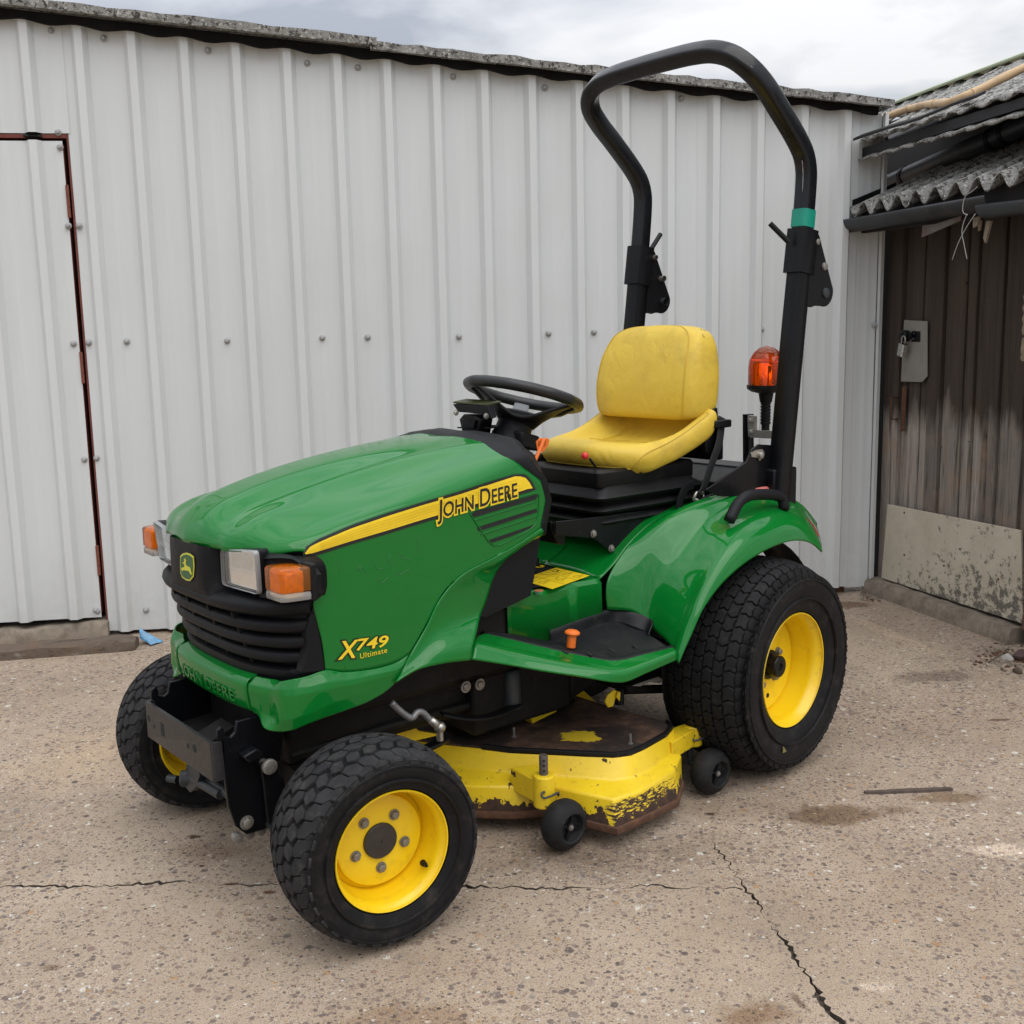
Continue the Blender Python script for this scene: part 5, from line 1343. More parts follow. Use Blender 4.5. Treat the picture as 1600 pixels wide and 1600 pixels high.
# embossed name, a raised weld of the same paint
vs, fs = text_mesh('JOHN DEERE', 1.0, 0.0, 0, False, 1.08, 3)
x0 = min(v.x for v in vs); x1 = max(v.x for v in vs); Hh_ = max(v.y for v in vs); g = MB(); P = []
for v in vs:
    y = -0.150+0.300*(v.x-x0)/(x1-x0); z = 0.500+0.028*v.y/Hh_; P.append(V((fb(y)+0.0255+(z-.514)*0.11-0.0015, y, z)))
g.add(P, fs)
o = g.build('embossed_lettering', GREEN, bumper, recalc=False, merge=True); o['kind'] = 'stuff'
sm = o.modifiers.new('thickness', 'SOLIDIFY'); sm.thickness = 0.003; sm.offset = 0
bv = o.modifiers.new('bevel', 'BEVEL'); bv.width = 0.0009; bv.segments = 1; bv.limit_method = 'ANGLE'
# side wraps run back along the hood side with a rising lower edge
for s in (1, -1):
    K0 = [PF(395, 1061, lambda y: fb(y)-0.01)] ; 
    L_top = [V((fb(y)+0.000, y*1.0, 0.567)) for y in (0.198, 0.232, 0.262)] + [PY(440, 1064, .298), PY(458, 1061, .322), PY(480, 1056.5, .334)] + [SD(509, 1047), SD(535, 1050), SD(565, 1048), SD(595, 1043), SD(622, 1034), SD(640, 1022)]
    L_mid = [V((fb(y)+0.020, y*1.012, 0.552)) for y in (0.198, 0.232, 0.262)] + [PY(438, 1078, .305), PY(458, 1077, .330), PY(480, 1074, .343)] + [PY(512, 1066, 0.352), PY(545, 1062, 0.346), PY(575, 1056, 0.342), PY(604, 1050, 0.339), PY(622, 1046, 0.336), PY(632, 1038, 0.3325)]
    L_m2 = [V((fb(y)+0.0225, y*1.014, 0.538)) for y in (0.198, 0.232, 0.262)] + [PY(438, 1088, .307), PY(458, 1087, .333), PY(480, 1084, .346)] + [PY(512, 1077, 0.355), PY(545, 1071, 0.349), PY(575, 1064, 0.344), PY(602, 1057, 0.340), PY(618, 1052, 0.337), PY(628, 1046, 0.333)]
    L_low = [V((fb(y)+0.018, y*1.012, zz)) for y, zz in ((0.198, 0.498), (0.232, 0.490), (0.262, 0.482))] + [PY(438, 1126, .306), PY(458, 1123, .331), PY(480, 1117, .343)] + [PY(512, 1103, 0.352), PY(545, 1090, 0.347), PY(575, 1080, 0.343), PY(600, 1070, 0.339), PY(612, 1064, 0.336), PY(620, 1060, 0.333)]
    L_bot = [V((fb(y)+0.012, y*1.01, zz)) for y, zz in ((0.198, 0.482), (0.216, 0.476))] + [PY(413, 1138, .258), PY(438, 1143.5, .296), PY(458, 1140.5, .322), PY(480, 1132, .336)] + [PY(500, 1124, 0.343), PY(540, 1110, 0.343), PY(572, 1098, 0.341), PY(596, 1085, 0.338), PY(608, 1076, 0.335), PY(616, 1069, 0.333)]
    rows = surf([L_top, L_mid, L_m2, L_low, L_bot], 60, 41, True)
    rows = smooth_rows([[p.copy() for p in r] for r in rows], 0)
    inner = [V((p.x-0.03, p.y-0.02, p.z-0.001)) for p in rows[0]]
    g = MB(); g.grid([[V((p.x, p.y*s, p.z)) for p in r] for r in rows]); solid(g.build('bumper_wrap', GREEN, trac, smooth=True), 0.004, -1 if s > 0 else 1)
# ------------------------------------------------------------------ body: side skirts, footrests, console, fenders
def both(rows, name, m, parent, thick=0.004, auto=None, flip=False):
    for s in (1, -1):
        rr = [[V((p.x, p.y*s, p.z)) for p in r] for r in rows]
        if s < 0: rr = rr[::-1]
        g = MB(); g.grid(rr); o = g.build(name, m, parent, smooth=auto is None, auto=auto, recalc=False)
        if thick: solid(o, thick, 1 if flip else -1)
def both_prism(pts, off, name, m, parent, bevel=0.0, seg=2):
    for s in (1, -1):
        g = MB(); g.prism([V((p.x, p.y*s, p.z)) for p in pts], V((off[0], off[1]*s, off[2]))); g.build(name, m, parent, bevel=bevel, seg=seg)
sk = [[SD(843, 826), PY(847, 828, .309), PY(846, 835, .300)], [SD(806, 851), PY(812, 854, .306), PY(818, 851, .292)], [SD(770, 871), PY(778, 877, .310), PY(786, 876, .292)],
      [SD(718, 900), PY(745, 897, .308), PY(771, 898, .290)], [SD(686, 936), PY(720, 930, .308), PY(758, 938, .290)], [SD(664, 980), PY(705, 968, .315), PY(749, 962, .296)],
      [SD(640, 1022), PY(688, 1000, .332), PY(744, 986, .330)], [SD(624, 1052), PY(680, 1022, .348), PY(738, 1010, .353)], [PY(617, 1068, .338), PY(652, 1047, .350), PY(690, 1037, .356), PY(735, 1031, .358)]]
sk = [[V((p.x, p.y+0.001, p.z)) for p in l] for l in sk]
rws = surf(sk, 20, 60)
both(rws, 'side_skirt', GREEN, trac)
both_prism([PY(x, y, .286) for x, y in ((846, 830), (832, 845), (812, 858), (786, 874), (770, 895), (757, 936), (747, 962), (760, 964), (829, 931), (834, 905), (843, 848))], (0, -0.03, 0), 'pedestal_panel', BLACKP, trac)
# footrest
F0 = [PY(743, 978, .25), PY(800, 980, .25), PY(857, 990, .25), PY(945, 952, .25)]
F1 = [PY(757, 991, .262), PY(800, 1001, .295), PY(846, 1012, .335), PY(900, 1024, .39), PY(950, 1033, .440), PY(970, 1032, .450), PY(1005, 1024, .458), PY(1052, 1013, .465)]
F2 = [PY(742, 999, .30), PY(800, 1013, .335), PY(846, 1024, .372), PY(900, 1035, .42), PY(952, 1045, .472), PY(974, 1044, .482), PY(1008, 1034, .488), PY(1055, 1017, .490)]
F2b = [PY(740, 1008, .335), PY(800, 1022, .366), PY(846, 1032, .402), PY(900, 1042, .445), PY(955, 1052, .490), PY(975, 1051, .497), PY(1009, 1040, .500), PY(1056, 1020, .501)]
F3 = [PY(736, 1031, .358), PY(800, 1041, .390), PY(850, 1050, .425), PY(905, 1058, .465), PY(958, 1066, .496), PY(976, 1065, .500), PY(1011, 1050, .501), PY(1057, 1030, .501)]
fr = [F0, F1, F2, F2b, F3]
rws = surf(fr[1:], 64, 25)
both(rws, 'footrest', GREEN, trac, 0.005)
RUBM = mat('foot_mat_rubber', (0.009, 0.009, 0.0105), 0.46, vary=0.25, vscale=14, bump=0.3, bscale=240, dirt=(0.06, 0.056, 0.05), dirt_amt=0.22, dscale=14, spec=0.25)
M0 = [PY(759, 987.5, .262), PY(800, 992, .27), PY(846, 1001, .275), PY(858, 1002, .262), PY(905, 984, .256), PY(958, 970, .256), PY(1004, 985, .33), PY(1012, 990, .37)]
M0 = [V((p.x, p.y, p.z)) for p in M0]
M1 = [V((p.x, p.y, p.z-0.004)) for p in (PY(759, 990, .270), PY(800, 999, .295), PY(848, 1007, .320), PY(890, 1012, .345), PY(940, 1015, .375), PY(968, 1011, .385), PY(1005, 1004, .40), PY(1035, 1004, .43))]
M2 = [p+V((0, 0.003, 0.003)) for p in F1]
def lipped(l, dz, dy=0): return [V((p.x, p.y+dy, p.z+dz)) for p in l]
rws = surf([M0, M1, lipped(M2, -0.004, -0.02), lipped(M2, 0.002, -0.010), M2, lipped(M2, -0.006, 0.006)], 64, 26)
both(rws, 'foot_mat', RUBM, trac, 0.003)
bw = [PY(858, 986, .252), PY(905, 968, .250), PY(950, 953, .249), PY(963, 950, .252), PY(990, 955, .29), PY(1015, 963, .325), PY(1020, 977, .36)]
bl = [PY(860, 1003, .262), PY(905, 986, .262), PY(950, 973, .258), PY(966, 973, .270), PY(988, 980, .31), PY(1008, 988, .345), PY(1014, 993, .375)]
bo = [p+V((-0.004, -0.006, 0.0)) for p in bw]; bm_ = [p.lerp(q, .12)+V((.003, .004, .003)) for p, q in zip(bw, bl)]
rws = surf([bo, bw, bm_, bl], 40, 14); both(rws, 'mat_upstand', RUBM, trac, 0.003)
for a, b_ in (((880, 1017), (887, 1021)), ((916, 1019), (925, 1024)), ((951, 1013), (962, 1020)), ((989, 1008), (998, 1015)), ((1018, 1001), (1030, 1009))):
    p, q = PY(*a, .40), PY(*b_, .42)
    for s in (1, -1):
        g = MB(); g.tube([V((p.x, p.y*s, p.z)), V((q.x, q.y*s, q.z))], 0.0045, 8, flat=0.6); g.build('drain_slot', INSIDE, trac, smooth=True)
kb_ = PY(892, 1011, .345); kt = kb_+V((-.004, .002, .040))
g = MB(); g.lathe([(0, 0.0125), (0.036, 0.0125)], kb_, kt-kb_, 24); g.lathe([(0.034, 0.012), (0.036, 0.0195), (0.039, 0.0215), (0.043, 0.0205), (0.0475, 0.014), (0.049, 0)], kb_, kt-kb_, 24); g.build('pedal_knob', ORANGE, trac, auto=40)
# console between the footrests
cw = .250
ct = [(.84, .655), (.80, .650), (.70, .632), (.60, .637), (.485, .632)]
L0 = [V((x, 0, z-.004)) for x, z in ct]; L1 = [V((x, cw-0.03, z-.002)) for x, z in ct]; L2 = [V((x, cw-.008, z-0.001)) for x, z in ct]; L2b = [V((x, cw, z-.010)) for x, z in ct]; L3 = [V((x, cw+0.004, z-0.15)) for x, z in ct]
rws = [resample(l, 24) for l in (L0, L1, L2, L2b, L3)]
rws[3] = [V((p.x, p.y, p.z)) for p in rws[3]]
both(rws, 'console', GREEN, trac, 0.004, auto=40)
ca = [PZ(x, y, .640) for x, y in ((838, 876), (876, 879), (941, 903), (843, 931), (833, 932))]
g = MB(); g.prism([V((.745, -.19, .6395)), V((.745, .212, .6395)), V((.69, .222, .6395)), V((.515, .222, .6395)), V((.50, .20, .6395)), V((.50, -.20, .6395))], V((0, 0, .003))); panel = g.build('control_panel', BLACKP, trac, bevel=0.001)
lz = .6428
lab = [PZ(x, y, lz) for x, y in ((869, 887), (921, 899.5), (863, 920.5), (812, 906))]
g = MB(); g.prism(lab, V((0, 0, .0006))); label = g.build('warning_label', DECALY, panel)
def LQ(u, v): return lab[0]*(1-u)*(1-v)+lab[1]*u*(1-v)+lab[2]*u*v+lab[3]*(1-u)*v+V((0, 0, 0.0010))
g = MB()
def lline(pts, w=0.0011):
    P = [LQ(*p) for p in pts]; g.tube(P, w, 4, flat=0.25)
for v in (0.34, 0.67): lline(((0.03, v), (0.97, v)), 0.0007)
lline(((.33, .03), (.33, .97)), .0007)
for u, v, sc in ((.55, .15, 1), (.72, .48, 1), (.55, .80, 1), (.85, .14, .9), (.18, .80, .8)):
    lline(((u-.09*sc, v+.10), (u, v-.12), (u+.09*sc, v+.10), (u-.09*sc, v+.10)), .0008); lline(((u, v-.04), (u, v+.04)), .0009)
lline(((.06, .22), (.12, .10), (.20, .12), (.26, .22), (.14, .24)), .0026); lline(((.05, .5), (.28, .45)), .002); lline(((.42, .5), (.54, .42), (.58, .56)), .0012)
g.build('label_print', DECALK, label)
g = MB(); q = PZ(842, 923, lz); g.lathe([(0, .013), (.001, .013), (.001, 0)], q, (0, 0, 1), 24); g.build('orange_mark', mat('dull_orange', (.42, .15, .05), .5), panel)
g = MB(); q = PZ(842, 885, lz); g.lathe([(0, .017), (.001, .017), (.001, .009)], q, (0, 0, 1), 24); g.build('dial_mark', DECALY, panel)
g = MB(); q = PZ(838, 884, lz); g.lathe([(0, .010), (.022, .009), (.026, .006), (.026, 0)], q, (0, 0, 1), 16); g.build('dial_knob', BLACKP, panel, auto=40)
# seat deck rising behind the console and the fenders over the rear wheels
D0 = [V((.482, 0, .640)), V((.455, 0, .655)), V((.40, 0, .70)), V((.33, 0, .735)), V((.1, 0, .75)), V((-.45, 0, .75))]
D1 = [V((p.x, .14, p.z-.002)) for p in D0]
D2 = [PY(948, 952, .252), PY(946, 928, .250), PY(948, 908, .246), PY(962, 880, .236), PY(985, 850, .232), PY(1030, 812, .24), V((-.05, .24, .80)), V((-.45, .24, .72))]
C1 = [PY(990, 957, .295), PY(996, 925, .29), PY(1004, 890, .285), PY(1020, 845, .282), PY(1048, 810, .285), PY(1095, 784, .295), PY(1160, 768, .31), PY(1215, 772, .31), PY(1252, 790, .31), PY(1272, 815, .33)]
C2 = [PY(1019, 980, .345), PY(1023, 955, .345), PY(1034, 915, .345), PY(1050, 880, .345), PY(1075, 845, .345), PY(1112, 812, .352), PY(1168, 788, .36), PY(1220, 784, .36), PY(1254, 797, .36), PY(1275, 824, .37)]
C3 = [PY(1052, 1013, .455), PY(1063, 975, .452), PY(1078, 935, .448), PY(1098, 893, .445), PY(1125, 851, .442), PY(1158, 822, .442), PY(1200, 805, .442), PY(1236, 803, .442), PY(1264, 818, .442), PY(1281, 848, .442)]
C4 = [PY(1056, 1030, .488), PY(1072, 985, .488), PY(1090, 942, .488), PY(1114, 902, .488), PY(1146, 864, .486), PY(1180, 840, .486), PY(1216, 826, .486), PY(1246, 822, .486), PY(1268, 834, .486), PY(1282, 856, .486)]
C5 = [PY(1061, 1037, .500), PY(1080, 992, .500), PY(1099, 950, .500), PY(1126, 913, .500), PY(1160, 882, .500), PY(1195, 860, .500), PY(1225, 848, .500), PY(1248, 845, .500), PY(1268, 850, .500), PY(1283, 863, .500)]
C6 = [p+V((0, -0.012, 0.001)) for p in C5]
D1b = [V((p.x, .20, p.z)) for p in D0]
D2d = [p for p in D2[2:]]
D2d[0] = V((.482, .246, .632))
D1b = [V((p.x, .205, p.z-.004)) for p in D2d]; D1 = [V((p.x, .14, p.z+.004)) for p in D2d]; D0 = [V((p.x, 0, p.z+.006)) for p in D2d]
fl = surf([D0, D1, D1b, D2d], 50, 14); both(fl, 'seat_deck', GREEN, trac, 0.004)
fl = surf([D2, C1, C2, C3, C4, C5], 90, 61)
def relax(rows, it):
    for _ in range(it):
        new = [list(r) for r in rows]
        for j in range(1, len(rows)-1):
            for i in range(1, len(rows[0])-1):
                new[j][i] = rows[j][i].lerp((rows[j][i-1]+rows[j][i+1]+rows[j-1][i]+rows[j+1][i])/4, 0.6)
        rows = new
    return rows
fl = relax(fl, 14)
both(fl, 'fender', GREEN, trac, 0.005)
fpts = [p for r in fl for p in r]; nF = 90
FB_ = BVHTree.FromPolygons([tuple(p) for p in fpts], [(i*nF+k, i*nF+k+1, (i+1)*nF+k+1, (i+1)*nF+k) for i in range(len(fl)-1) for k in range(nF-1)])
def onfender(x, y, lift=0.001):
    d = ray(x, y).normalized(); h = FB_.ray_cast(CAM, d)
    if h[0] is None: h = FB_.find_nearest(PY(x, y, .45))
    n = h[1] if h[1].dot(d) < 0 else -h[1]
    return h[0]+n*lift
# scuffs in the paint of the near fender
g = MB(); g.prism([onfender(x, y, .0004) for x, y in ((1131, 877), (1141, 876), (1137, 882), (1134, 889), (1128, 895), (1131, 887))], V((0.0003, 0.0006, 0.0003))); g.build('paint_chip', DECALK, trac)
g = MB(); g.tube([onfender(x, y, .0003) for x, y in ((1067, 917), (1076, 918.5), (1087, 919.5), (1095, 922))], [.0004, .0012, .0014, .0004], 6); g.build('paint_scratch', flat('bare_scratch', (.45, .55, .45), .6), trac)
# grab handles, tail lamps, cap
for s in (1, -1):
    P = [PY(1139, 814, .43), PY(1143, 806, .43), PY(1154, 786, .425), PY(1168, 775.5, .425), PY(1195, 772.5, .425), PY(1212, 774, .425), PY(1222, 779, .425), PY(1225, 790, .43), PY(1225, 796, .43)]
    P = catmull([V((p.x, p.y*s, p.z)) for p in P], 30); g = MB(); g.tube(P, 0.0172, 14, flat=1.0); g.build('grab_handle', BLACKP, trac, smooth=True)
    c = onfender(1274, 821, 0.0)
    g = MB(); pts = [onfender(x, y, .002) for x, y in ((1267, 803), (1272, 806), (1278, 817), (1281, 830), (1280, 838), (1275, 833), (1270, 822))]
    g.prism([V((p.x, p.y*s, p.z)) for p in pts], V((-.004, .004*s, .002))); g.build('tail_lamp', TAILL, trac, bevel=.0015)
q = V((-.155, .300, .823))
g = MB(); g.lathe([(0, .052), (.010, .052), (.013, .048), (.018, .046), (.0215, .040), (.023, .02), (.023, 0)], q, (0, 0, 1), 40); g.build('filler_cap', mat('faded_red_cap', (0.62, 0.17, 0.15), 0.5, vary=.15, vscale=30, dirt=(.5, .32, .3), dirt_amt=.3), trac, auto=40)
# inner wheel shield under the fender
g = MB(); a_ = [V((math.cos(t)*.385, 0, .325+math.sin(t)*.385)) for t in [math.radians(20+i*7) for i in range(20)]]
both([[V((p.x, y, p.z)) for p in a_] for y in (.26, .40)], 'wheel_shield', BLACKP, trac, .003)

# ------------------------------------------------------------------ dash, steering wheel
re_ = [PY(660, 674, -.19), PY(690, 672, -.10), PY(722, 677, 0.0), PY(752, 681, .10), PY(775, 690, .185), PY(800, 705, .255), PY(826, 730, .30), PY(852, 752, .308), PY(858, 768, .306), PY(855, 795, .304), PY(847, 830, .300)]
hr = [(p+q)/1 for p, q in []]
edge = [allr[j][0] for j in range(0, len(allr), 4)]
def dash_ring(dx, dz, ins):
    return [V((p.x+dx*(1+2.6*min(1, max(0, (p.z-.96)/.09))), max(0, p.y-ins*(p.y/.31)), p.z+dz)) for p in edge]
rws = [dash_ring(.006, -.004, .006), dash_ring(0.0, .006, -.002), dash_ring(-.016, .009, -.001), dash_ring(-.026, .002, .006), dash_ring(-.034, -.02, .02)]
rws = [[p for p in r if p.z > .80] for r in rws]; mn = min(len(r) for r in rws); rws = [r[:mn] for r in rws]
g = MB(); g.grid(rws); g.mirror(); g.build('dash_cowl', BLACKP, trac, smooth=True, recalc=False)
g = MB(); c_ = V((.665, 0, 1.052)); ring = [V((.66, y, z)) for y, z in ((-.24, .80), (-.245, .95), (-.19, 1.03), (-.1, 1.058), (0, 1.064), (.1, 1.058), (.19, 1.03), (.245, .95), (.24, .80))]
g.prism([p+V((.06, 0, -.006)) for p in ring], V((-.045, 0, -.010))); g.build('dash_panel', BLACKP, trac, bevel=.012, seg=3)
g = MB(); g.prism([V((.69, -.15, 1.066)), V((.69, .0, 1.072)), V((.60, .0, 1.072)), V((.60, -.15, 1.066))], V((0, 0, .004))); g.prism([V((.68, -.13, 1.071)), V((.68, -.03, 1.076)), V((.62, -.03, 1.076)), V((.62, -.13, 1.071))], V((0, 0, .0015)), 1); g.build('instrument_lid', [BLACKP, INSIDE], trac, bevel=.002)
g = MB(); g.tube([V((.63, 0, .98)), V((.585, 0, 1.09))], [.075, .045], 20); g.tube([V((.60, 0, 1.05)), V((.575, 0, 1.105))], [.055, .05], 20); g.prism([V((.64, -.05, 1.02)), V((.63, .08, 1.02)), V((.56, .08, 1.0)), V((.55, -.05, 1.0))], V((0, 0, .045))); g.build('steering_column', BLACKP, trac, bevel=.006)
swc = V((.553, 0, 1.163)); tilt = math.radians(17); ax = V((-math.sin(tilt), 0, math.cos(tilt))); ex = V((math.cos(tilt), 0, math.sin(tilt))); ey = V((0, 1, 0))
# steering wheel turned so that its plain spokes lie across the view
va = math.radians(50)
e1 = ex*math.cos(va)+ey*math.sin(va); e2 = -ex*math.sin(va)+ey*math.cos(va)
SWP = holder('steering_wheel', trac); del SWP['turned']
R_ = .166
g = MB(); N = 64
g.tube([swc+(e1*math.cos(2*PI*k/N)+e2*math.sin(2*PI*k/N))*(R_+.0012*math.sin(k*PI/2)) for k in range(N)], 0.0165, 14, closed=True)
g.build('wheel_rim', mat('steering_rubber', (0.011, .011, .012), .42, vary=.25, vscale=30, bump=.2, bscale=300, dirt=(.12, .10, .06), dirt_amt=.16, dscale=14), SWP, smooth=True)
hub = swc-ax*0.070
# bowl-shaped spoke shell facing the front, open towards the rear half
g = MB(); rows = []
for j in range(9):
    t = j/8; row = []
    for i in range(33):
        a = math.radians(-92+184*i/32)
        ra = 0.062+(R_-.012-0.062)*t; dep = 0.072*(1-t)**1.15
        wdt = 1.0
        side = abs(math.sin(a))
        # the shell only climbs to the rim at its two ends; between them it stays a low rounded wall
        f = side**2.2
        r2 = 0.062+(ra-0.062)*(0.30+0.70*f); d2 = 0.080-(0.080-dep)*(0.05+0.95*f)
        row.append(swc+(e1*math.cos(a)+e2*math.sin(a))*r2-ax*(d2))
    rows.append(row)
g.grid(rows); solid(g.build('spoke_shell', BLACKP, SWP, smooth=True), .010, 0)
g = MB(); g.lathe([(-.028, .03), (-.026, .05), (0, .072), (.012, .070), (.018, .055), (.02, 0)], hub, ax, 32); g.build('wheel_hub', BLACKP, SWP, auto=40)
g = MB(); g.sqtube([hub+ax*.012+e1*-.03, hub+ax*.03-e1*.09, swc-ax*.012-e1*.155, swc-e1*(R_-.006)], .048, .014, .005, side=e2); g.build('grey_spoke', mat('grey_spoke_plastic', (.15, .155, .165), .45, vary=.15), SWP, auto=40)
for sg in (1, -1):
    g = MB(); g.sqtube([hub+ax*.014+e2*sg*.045-e1*.02, swc-ax*.03+e2*sg*.12-e1*.02, swc-ax*.002+e2*sg*(R_-.006)-e1*.02], .045, .014, .005, side=e1); g.build('spoke', BLACKP, SWP, auto=40)
# display bracket ahead of the wheel
bk = PX(738, 655, .69)
g = MB(); y_ = bk.y
BR = holder('display_bracket', trac); del BR['turned']
def pbox(q4, off, nm, m, bev=.002):
    g = MB(); g.prism(q4, off); return g.build(nm, m, BR, bevel=bev)
X_ = .70
pbox([PX(x, y, X_) for x, y in ((722, 676), (748, 679), (752, 654), (744, 648), (724, 647), (717, 655))], V((-.045, 0, 0)), 'bracket_body', BLACKM, .004)
pbox([PX(x, y, X_) for x, y in ((726, 668), (743, 670), (745, 657), (725, 655))], V((.008, 0, 0)), 'bracket_clip', BLACKP, .002)
pl_ = [PX(x, y, X_+.02) for x, y in ((707, 632), (762, 634), (768, 655), (752, 647), (716, 644))]
pbox(pl_, V((-.02, 0, .004)), 'bracket_plate', BLACKP, .002)
tp = [PX(708, 630, X_+.02), PX(762, 634, X_+.02)]
pbox([tp[0], tp[1], tp[1]+V((-.05, 0, .006)), tp[0]+V((-.05, 0, .006))], V((0, 0, .005)), 'display_back', mat('olive_edge', (.045, .05, .010), .4), .001)
for x, y in ((713, 645), (760, 650)):
    g = MB(); g.hexbolt(PX(x, y, X_+.022), (1, .3, 0), .006, .008); g.build('bracket_bolt', STEEL, BR, auto=40)
# orange lever by the wheel
lv = [PY(833, 726, .16), PY(840, 710, .16), PY(846, 696, .16), PY(850, 686, .16)]
g = MB(); g.sqtube(lv, .016, .010, .003, side=V((.6, .8, 0))); hd = [PY(x, y, .16) for x, y in ((838, 691), (843, 685.5), (856, 685), (859, 688), (856, 697), (849, 706), (840, 706))]
g.prism(hd, V((-.010, -.014, 0)));
for k in range(6):
    a = PY(842+k*2.2, 688, .16); b_ = PY(841+k*2.0, 697, .16); g.tube([a+V((.0005, .001, 0)), b_+V((.0005, .001, 0))], .0012, 5, mi=1)
g.build('hand_lever', [ORANGE, flat('lever_groove', (.30, .06, .01), .6)], trac, bevel=.0015)
# right-hand armrest with its control, seen past the hood
g = MB(); P = [V((.42, -.17, .90)), V((.36, -.18, .935)), V((.30, -.18, .94)), V((.24, -.18, .925)), V((.22, -.18, .88))]; g.tube(catmull(P, 16), .02, 10); g.build('side_lever', BLACKP, trac, smooth=True)
g = MB(); g.box((.20, -.21, .80), (.44, -.14, .905)); g.build('side_console', BLACKP, trac, bevel=.01)

# ------------------------------------------------------------------ seat
S0 = [V((.33, 0, .925)), V((.372, 0, .945)), V((.392, 0, .972)), V((.385, 0, .996)), V((.352, 0, 1.010)), V((.29, 0, 1.010)), V((.2, 0, .992)), V((.1, 0, .988)), V((.02, 0, 1.005)), V((-.03, 0, 1.04)), V((-.05, 0, 1.085))]
def rowat(y, pts): return [V((x, y, z)) for x, z in pts]
S1 = rowat(.10, [(.325, .925), (.365, .945), (.383, .972), (.376, .996), (.344, 1.008), (.285, 1.008), (.2, .991), (.1, .988), (.02, 1.006), (-.03, 1.042), (-.05, 1.085)])
S2 = rowat(.165, [(.29, .922), (.325, .940), (.342, .966), (.337, .988), (.31, 1.002), (.26, 1.006), (.19, .998), (.1, 1.002), (.02, 1.03), (-.02, 1.062), (-.04, 1.09)])
S3 = [V((.262, .196, .918)), V((.290, .196, .935)), V((.304, .198, .955)), V((.300, .203, .975)), V((.275, .207, .994)), V((.235, .208, 1.006)), V((.17, .21, 1.017)), V((.10, .212, 1.035)), V((.03, .214, 1.066)), V((-.01, .215, 1.086)), V((-.03, .215, 1.098))]
S4 = [V((.262, .194, .920)), V((.276, .204, .930)), V((.280, .214, .946)), V((.270, .224, .961)), V((.247, .230, .974)), V((.21, .233, .984)), V((.15, .235, 1.002)), V((.09, .236, 1.022)), V((.02, .237, 1.055)), V((-.015, .237, 1.072)), V((-.04, .236, 1.085))]
S5 = [V((.245, .180, .918)), V((.250, .190, .917)), V((.246, .200, .918)), V((.234, .210, .922)), V((.21, .219, .930)), V((.18, .223, .939)), V((.13, .227, .952)), V((.07, .228, .972)), V((.01, .229, .995)), V((-.03, .229, 1.015)), V((-.05, .228, 1.04))]
S6 = [V((p.x-.01, p.y-.045, p.z-.006)) for p in S5]
half = surf([S0, S1, S2, S3, S4, S5, S6], 48, 43)
g = MB(); rr = [[V((p.x, -p.y, p.z)) for p in r] for r in half[::-1]][:-1]+half
g.grid(rr); SEAT = holder('seat', trac); del SEAT['turned']
g.build('cushion', VINYL, SEAT, smooth=True)
g = MB(); bt = [r[0] for r in rr]; g.grid([[V((p.x-.02, p.y*.8, p.z-.005)) for p in bt], [V((-.05, p.y, 1.0)) for p in bt]]); g.build('seat_pan', BLACKM, SEAT)
rs = half[4*7]
P = [p+V((.0, .0015, .0008)) for p in half[28]][4:-2]; 
for s in (1,):
    full_ = P[::-1]
    fr_ = [r[4] for r in rr]; 
g = MB()
seam = [V((p.x, -p.y, p.z)) for p in half[28][3:-2]][::-1] + [r[3]+V((.001, 0, 0)) for r in rr if abs(r[3].y) < half[28][3].y*0.98][::1] + half[28][3:-2]
g.tube([p+V((0.0006, 0.0004*(1 if p.y > 0 else -1), .0006)) for p in seam], .0019, 6); g.build('piping', VINYLSEAM, SEAT, smooth=True)
g = MB(); g.tube(catmull([V((.16, -.13, .998)), V((.12, -.10, .992)), V((.085, -.02, .9905)), V((.085, .06, .9905)), V((.10, .12, .995)), V((.11, .15, 1.000))], 20), .0013, 6); g.tube(catmull([V((.125, -.105, .9935)), V((.05, -.11, 1.003)), V((0, -.11, 1.028))], 12), .0013, 6); g.build('stitch_line', VINYLSEAM, SEAT, smooth=True)
# backrest
rings = []
for z, xf, xb, w, lean in ((1.064, .050, -.085, .185, 0), (1.072, .064, -.100, .208, 0), (1.100, .071, -.108, .218, 0), (1.16, .072, -.114, .2225, 0), (1.21, .063, -.117, .221, 0), (1.26, .048, -.116, .214, 0), (1.30, .032, -.112, .204, 0), (1.33, .014, -.104, .187, 0), (1.348, -.004, -.094, .152, 0), (1.356, -.022, -.080, .112, 0), (1.358, -.036, -.064, .06, 0)):
    ring = []
    ex_, ey_ = 3.6, 4.6
    for k in range(56):
        a = 2*PI*k/56; c, s_ = math.cos(a), math.sin(a)
        cx_ = (xf+xb)/2; hx = (xf-xb)/2
        px_ = cx_+hx*math.copysign(abs(c)**(2/ex_), c); py_ = w*math.copysign(abs(s_)**(2/ey_), s_)
        if c > 0: px_ += 0.010*(abs(py_)/w)**2*(1 if z < 1.3 else .3)
        ring.append(V((px_, py_, z+0.004*(1-(py_/max(w, .01))**2)*(1 if z > 1.3 else 0))))
    rings.append(ring)
g = MB(); fine = []
cols = [catmull([r[k] for r in rings], 36) for k in range(56)]
g.rings([[cols[k][j] for k in range(56)] for j in range(36)]); g.build('backrest', VINYL, SEAT, smooth=True)
for s in (1, -1):
    g = MB(); P = []
    for j in range(1, 35):
        k = 7 if s > 0 else 56-7
        P.append(cols[k][j]+V((.0008, .0008*s, 0)))
    g.tube(P, .0018, 6); g.build('piping', VINYLSEAM, SEAT, smooth=True)
bkr = [[cols[k][j] for k in range(56)] for j in range(36)]; bkv = [p for r in bkr for p in r]
BKT = BVHTree.FromPolygons([tuple(p) for p in bkv], [(j*56+k, j*56+(k+1) % 56, (j+1)*56+(k+1) % 56, (j+1)*56+k) for j in range(35) for k in range(56)])
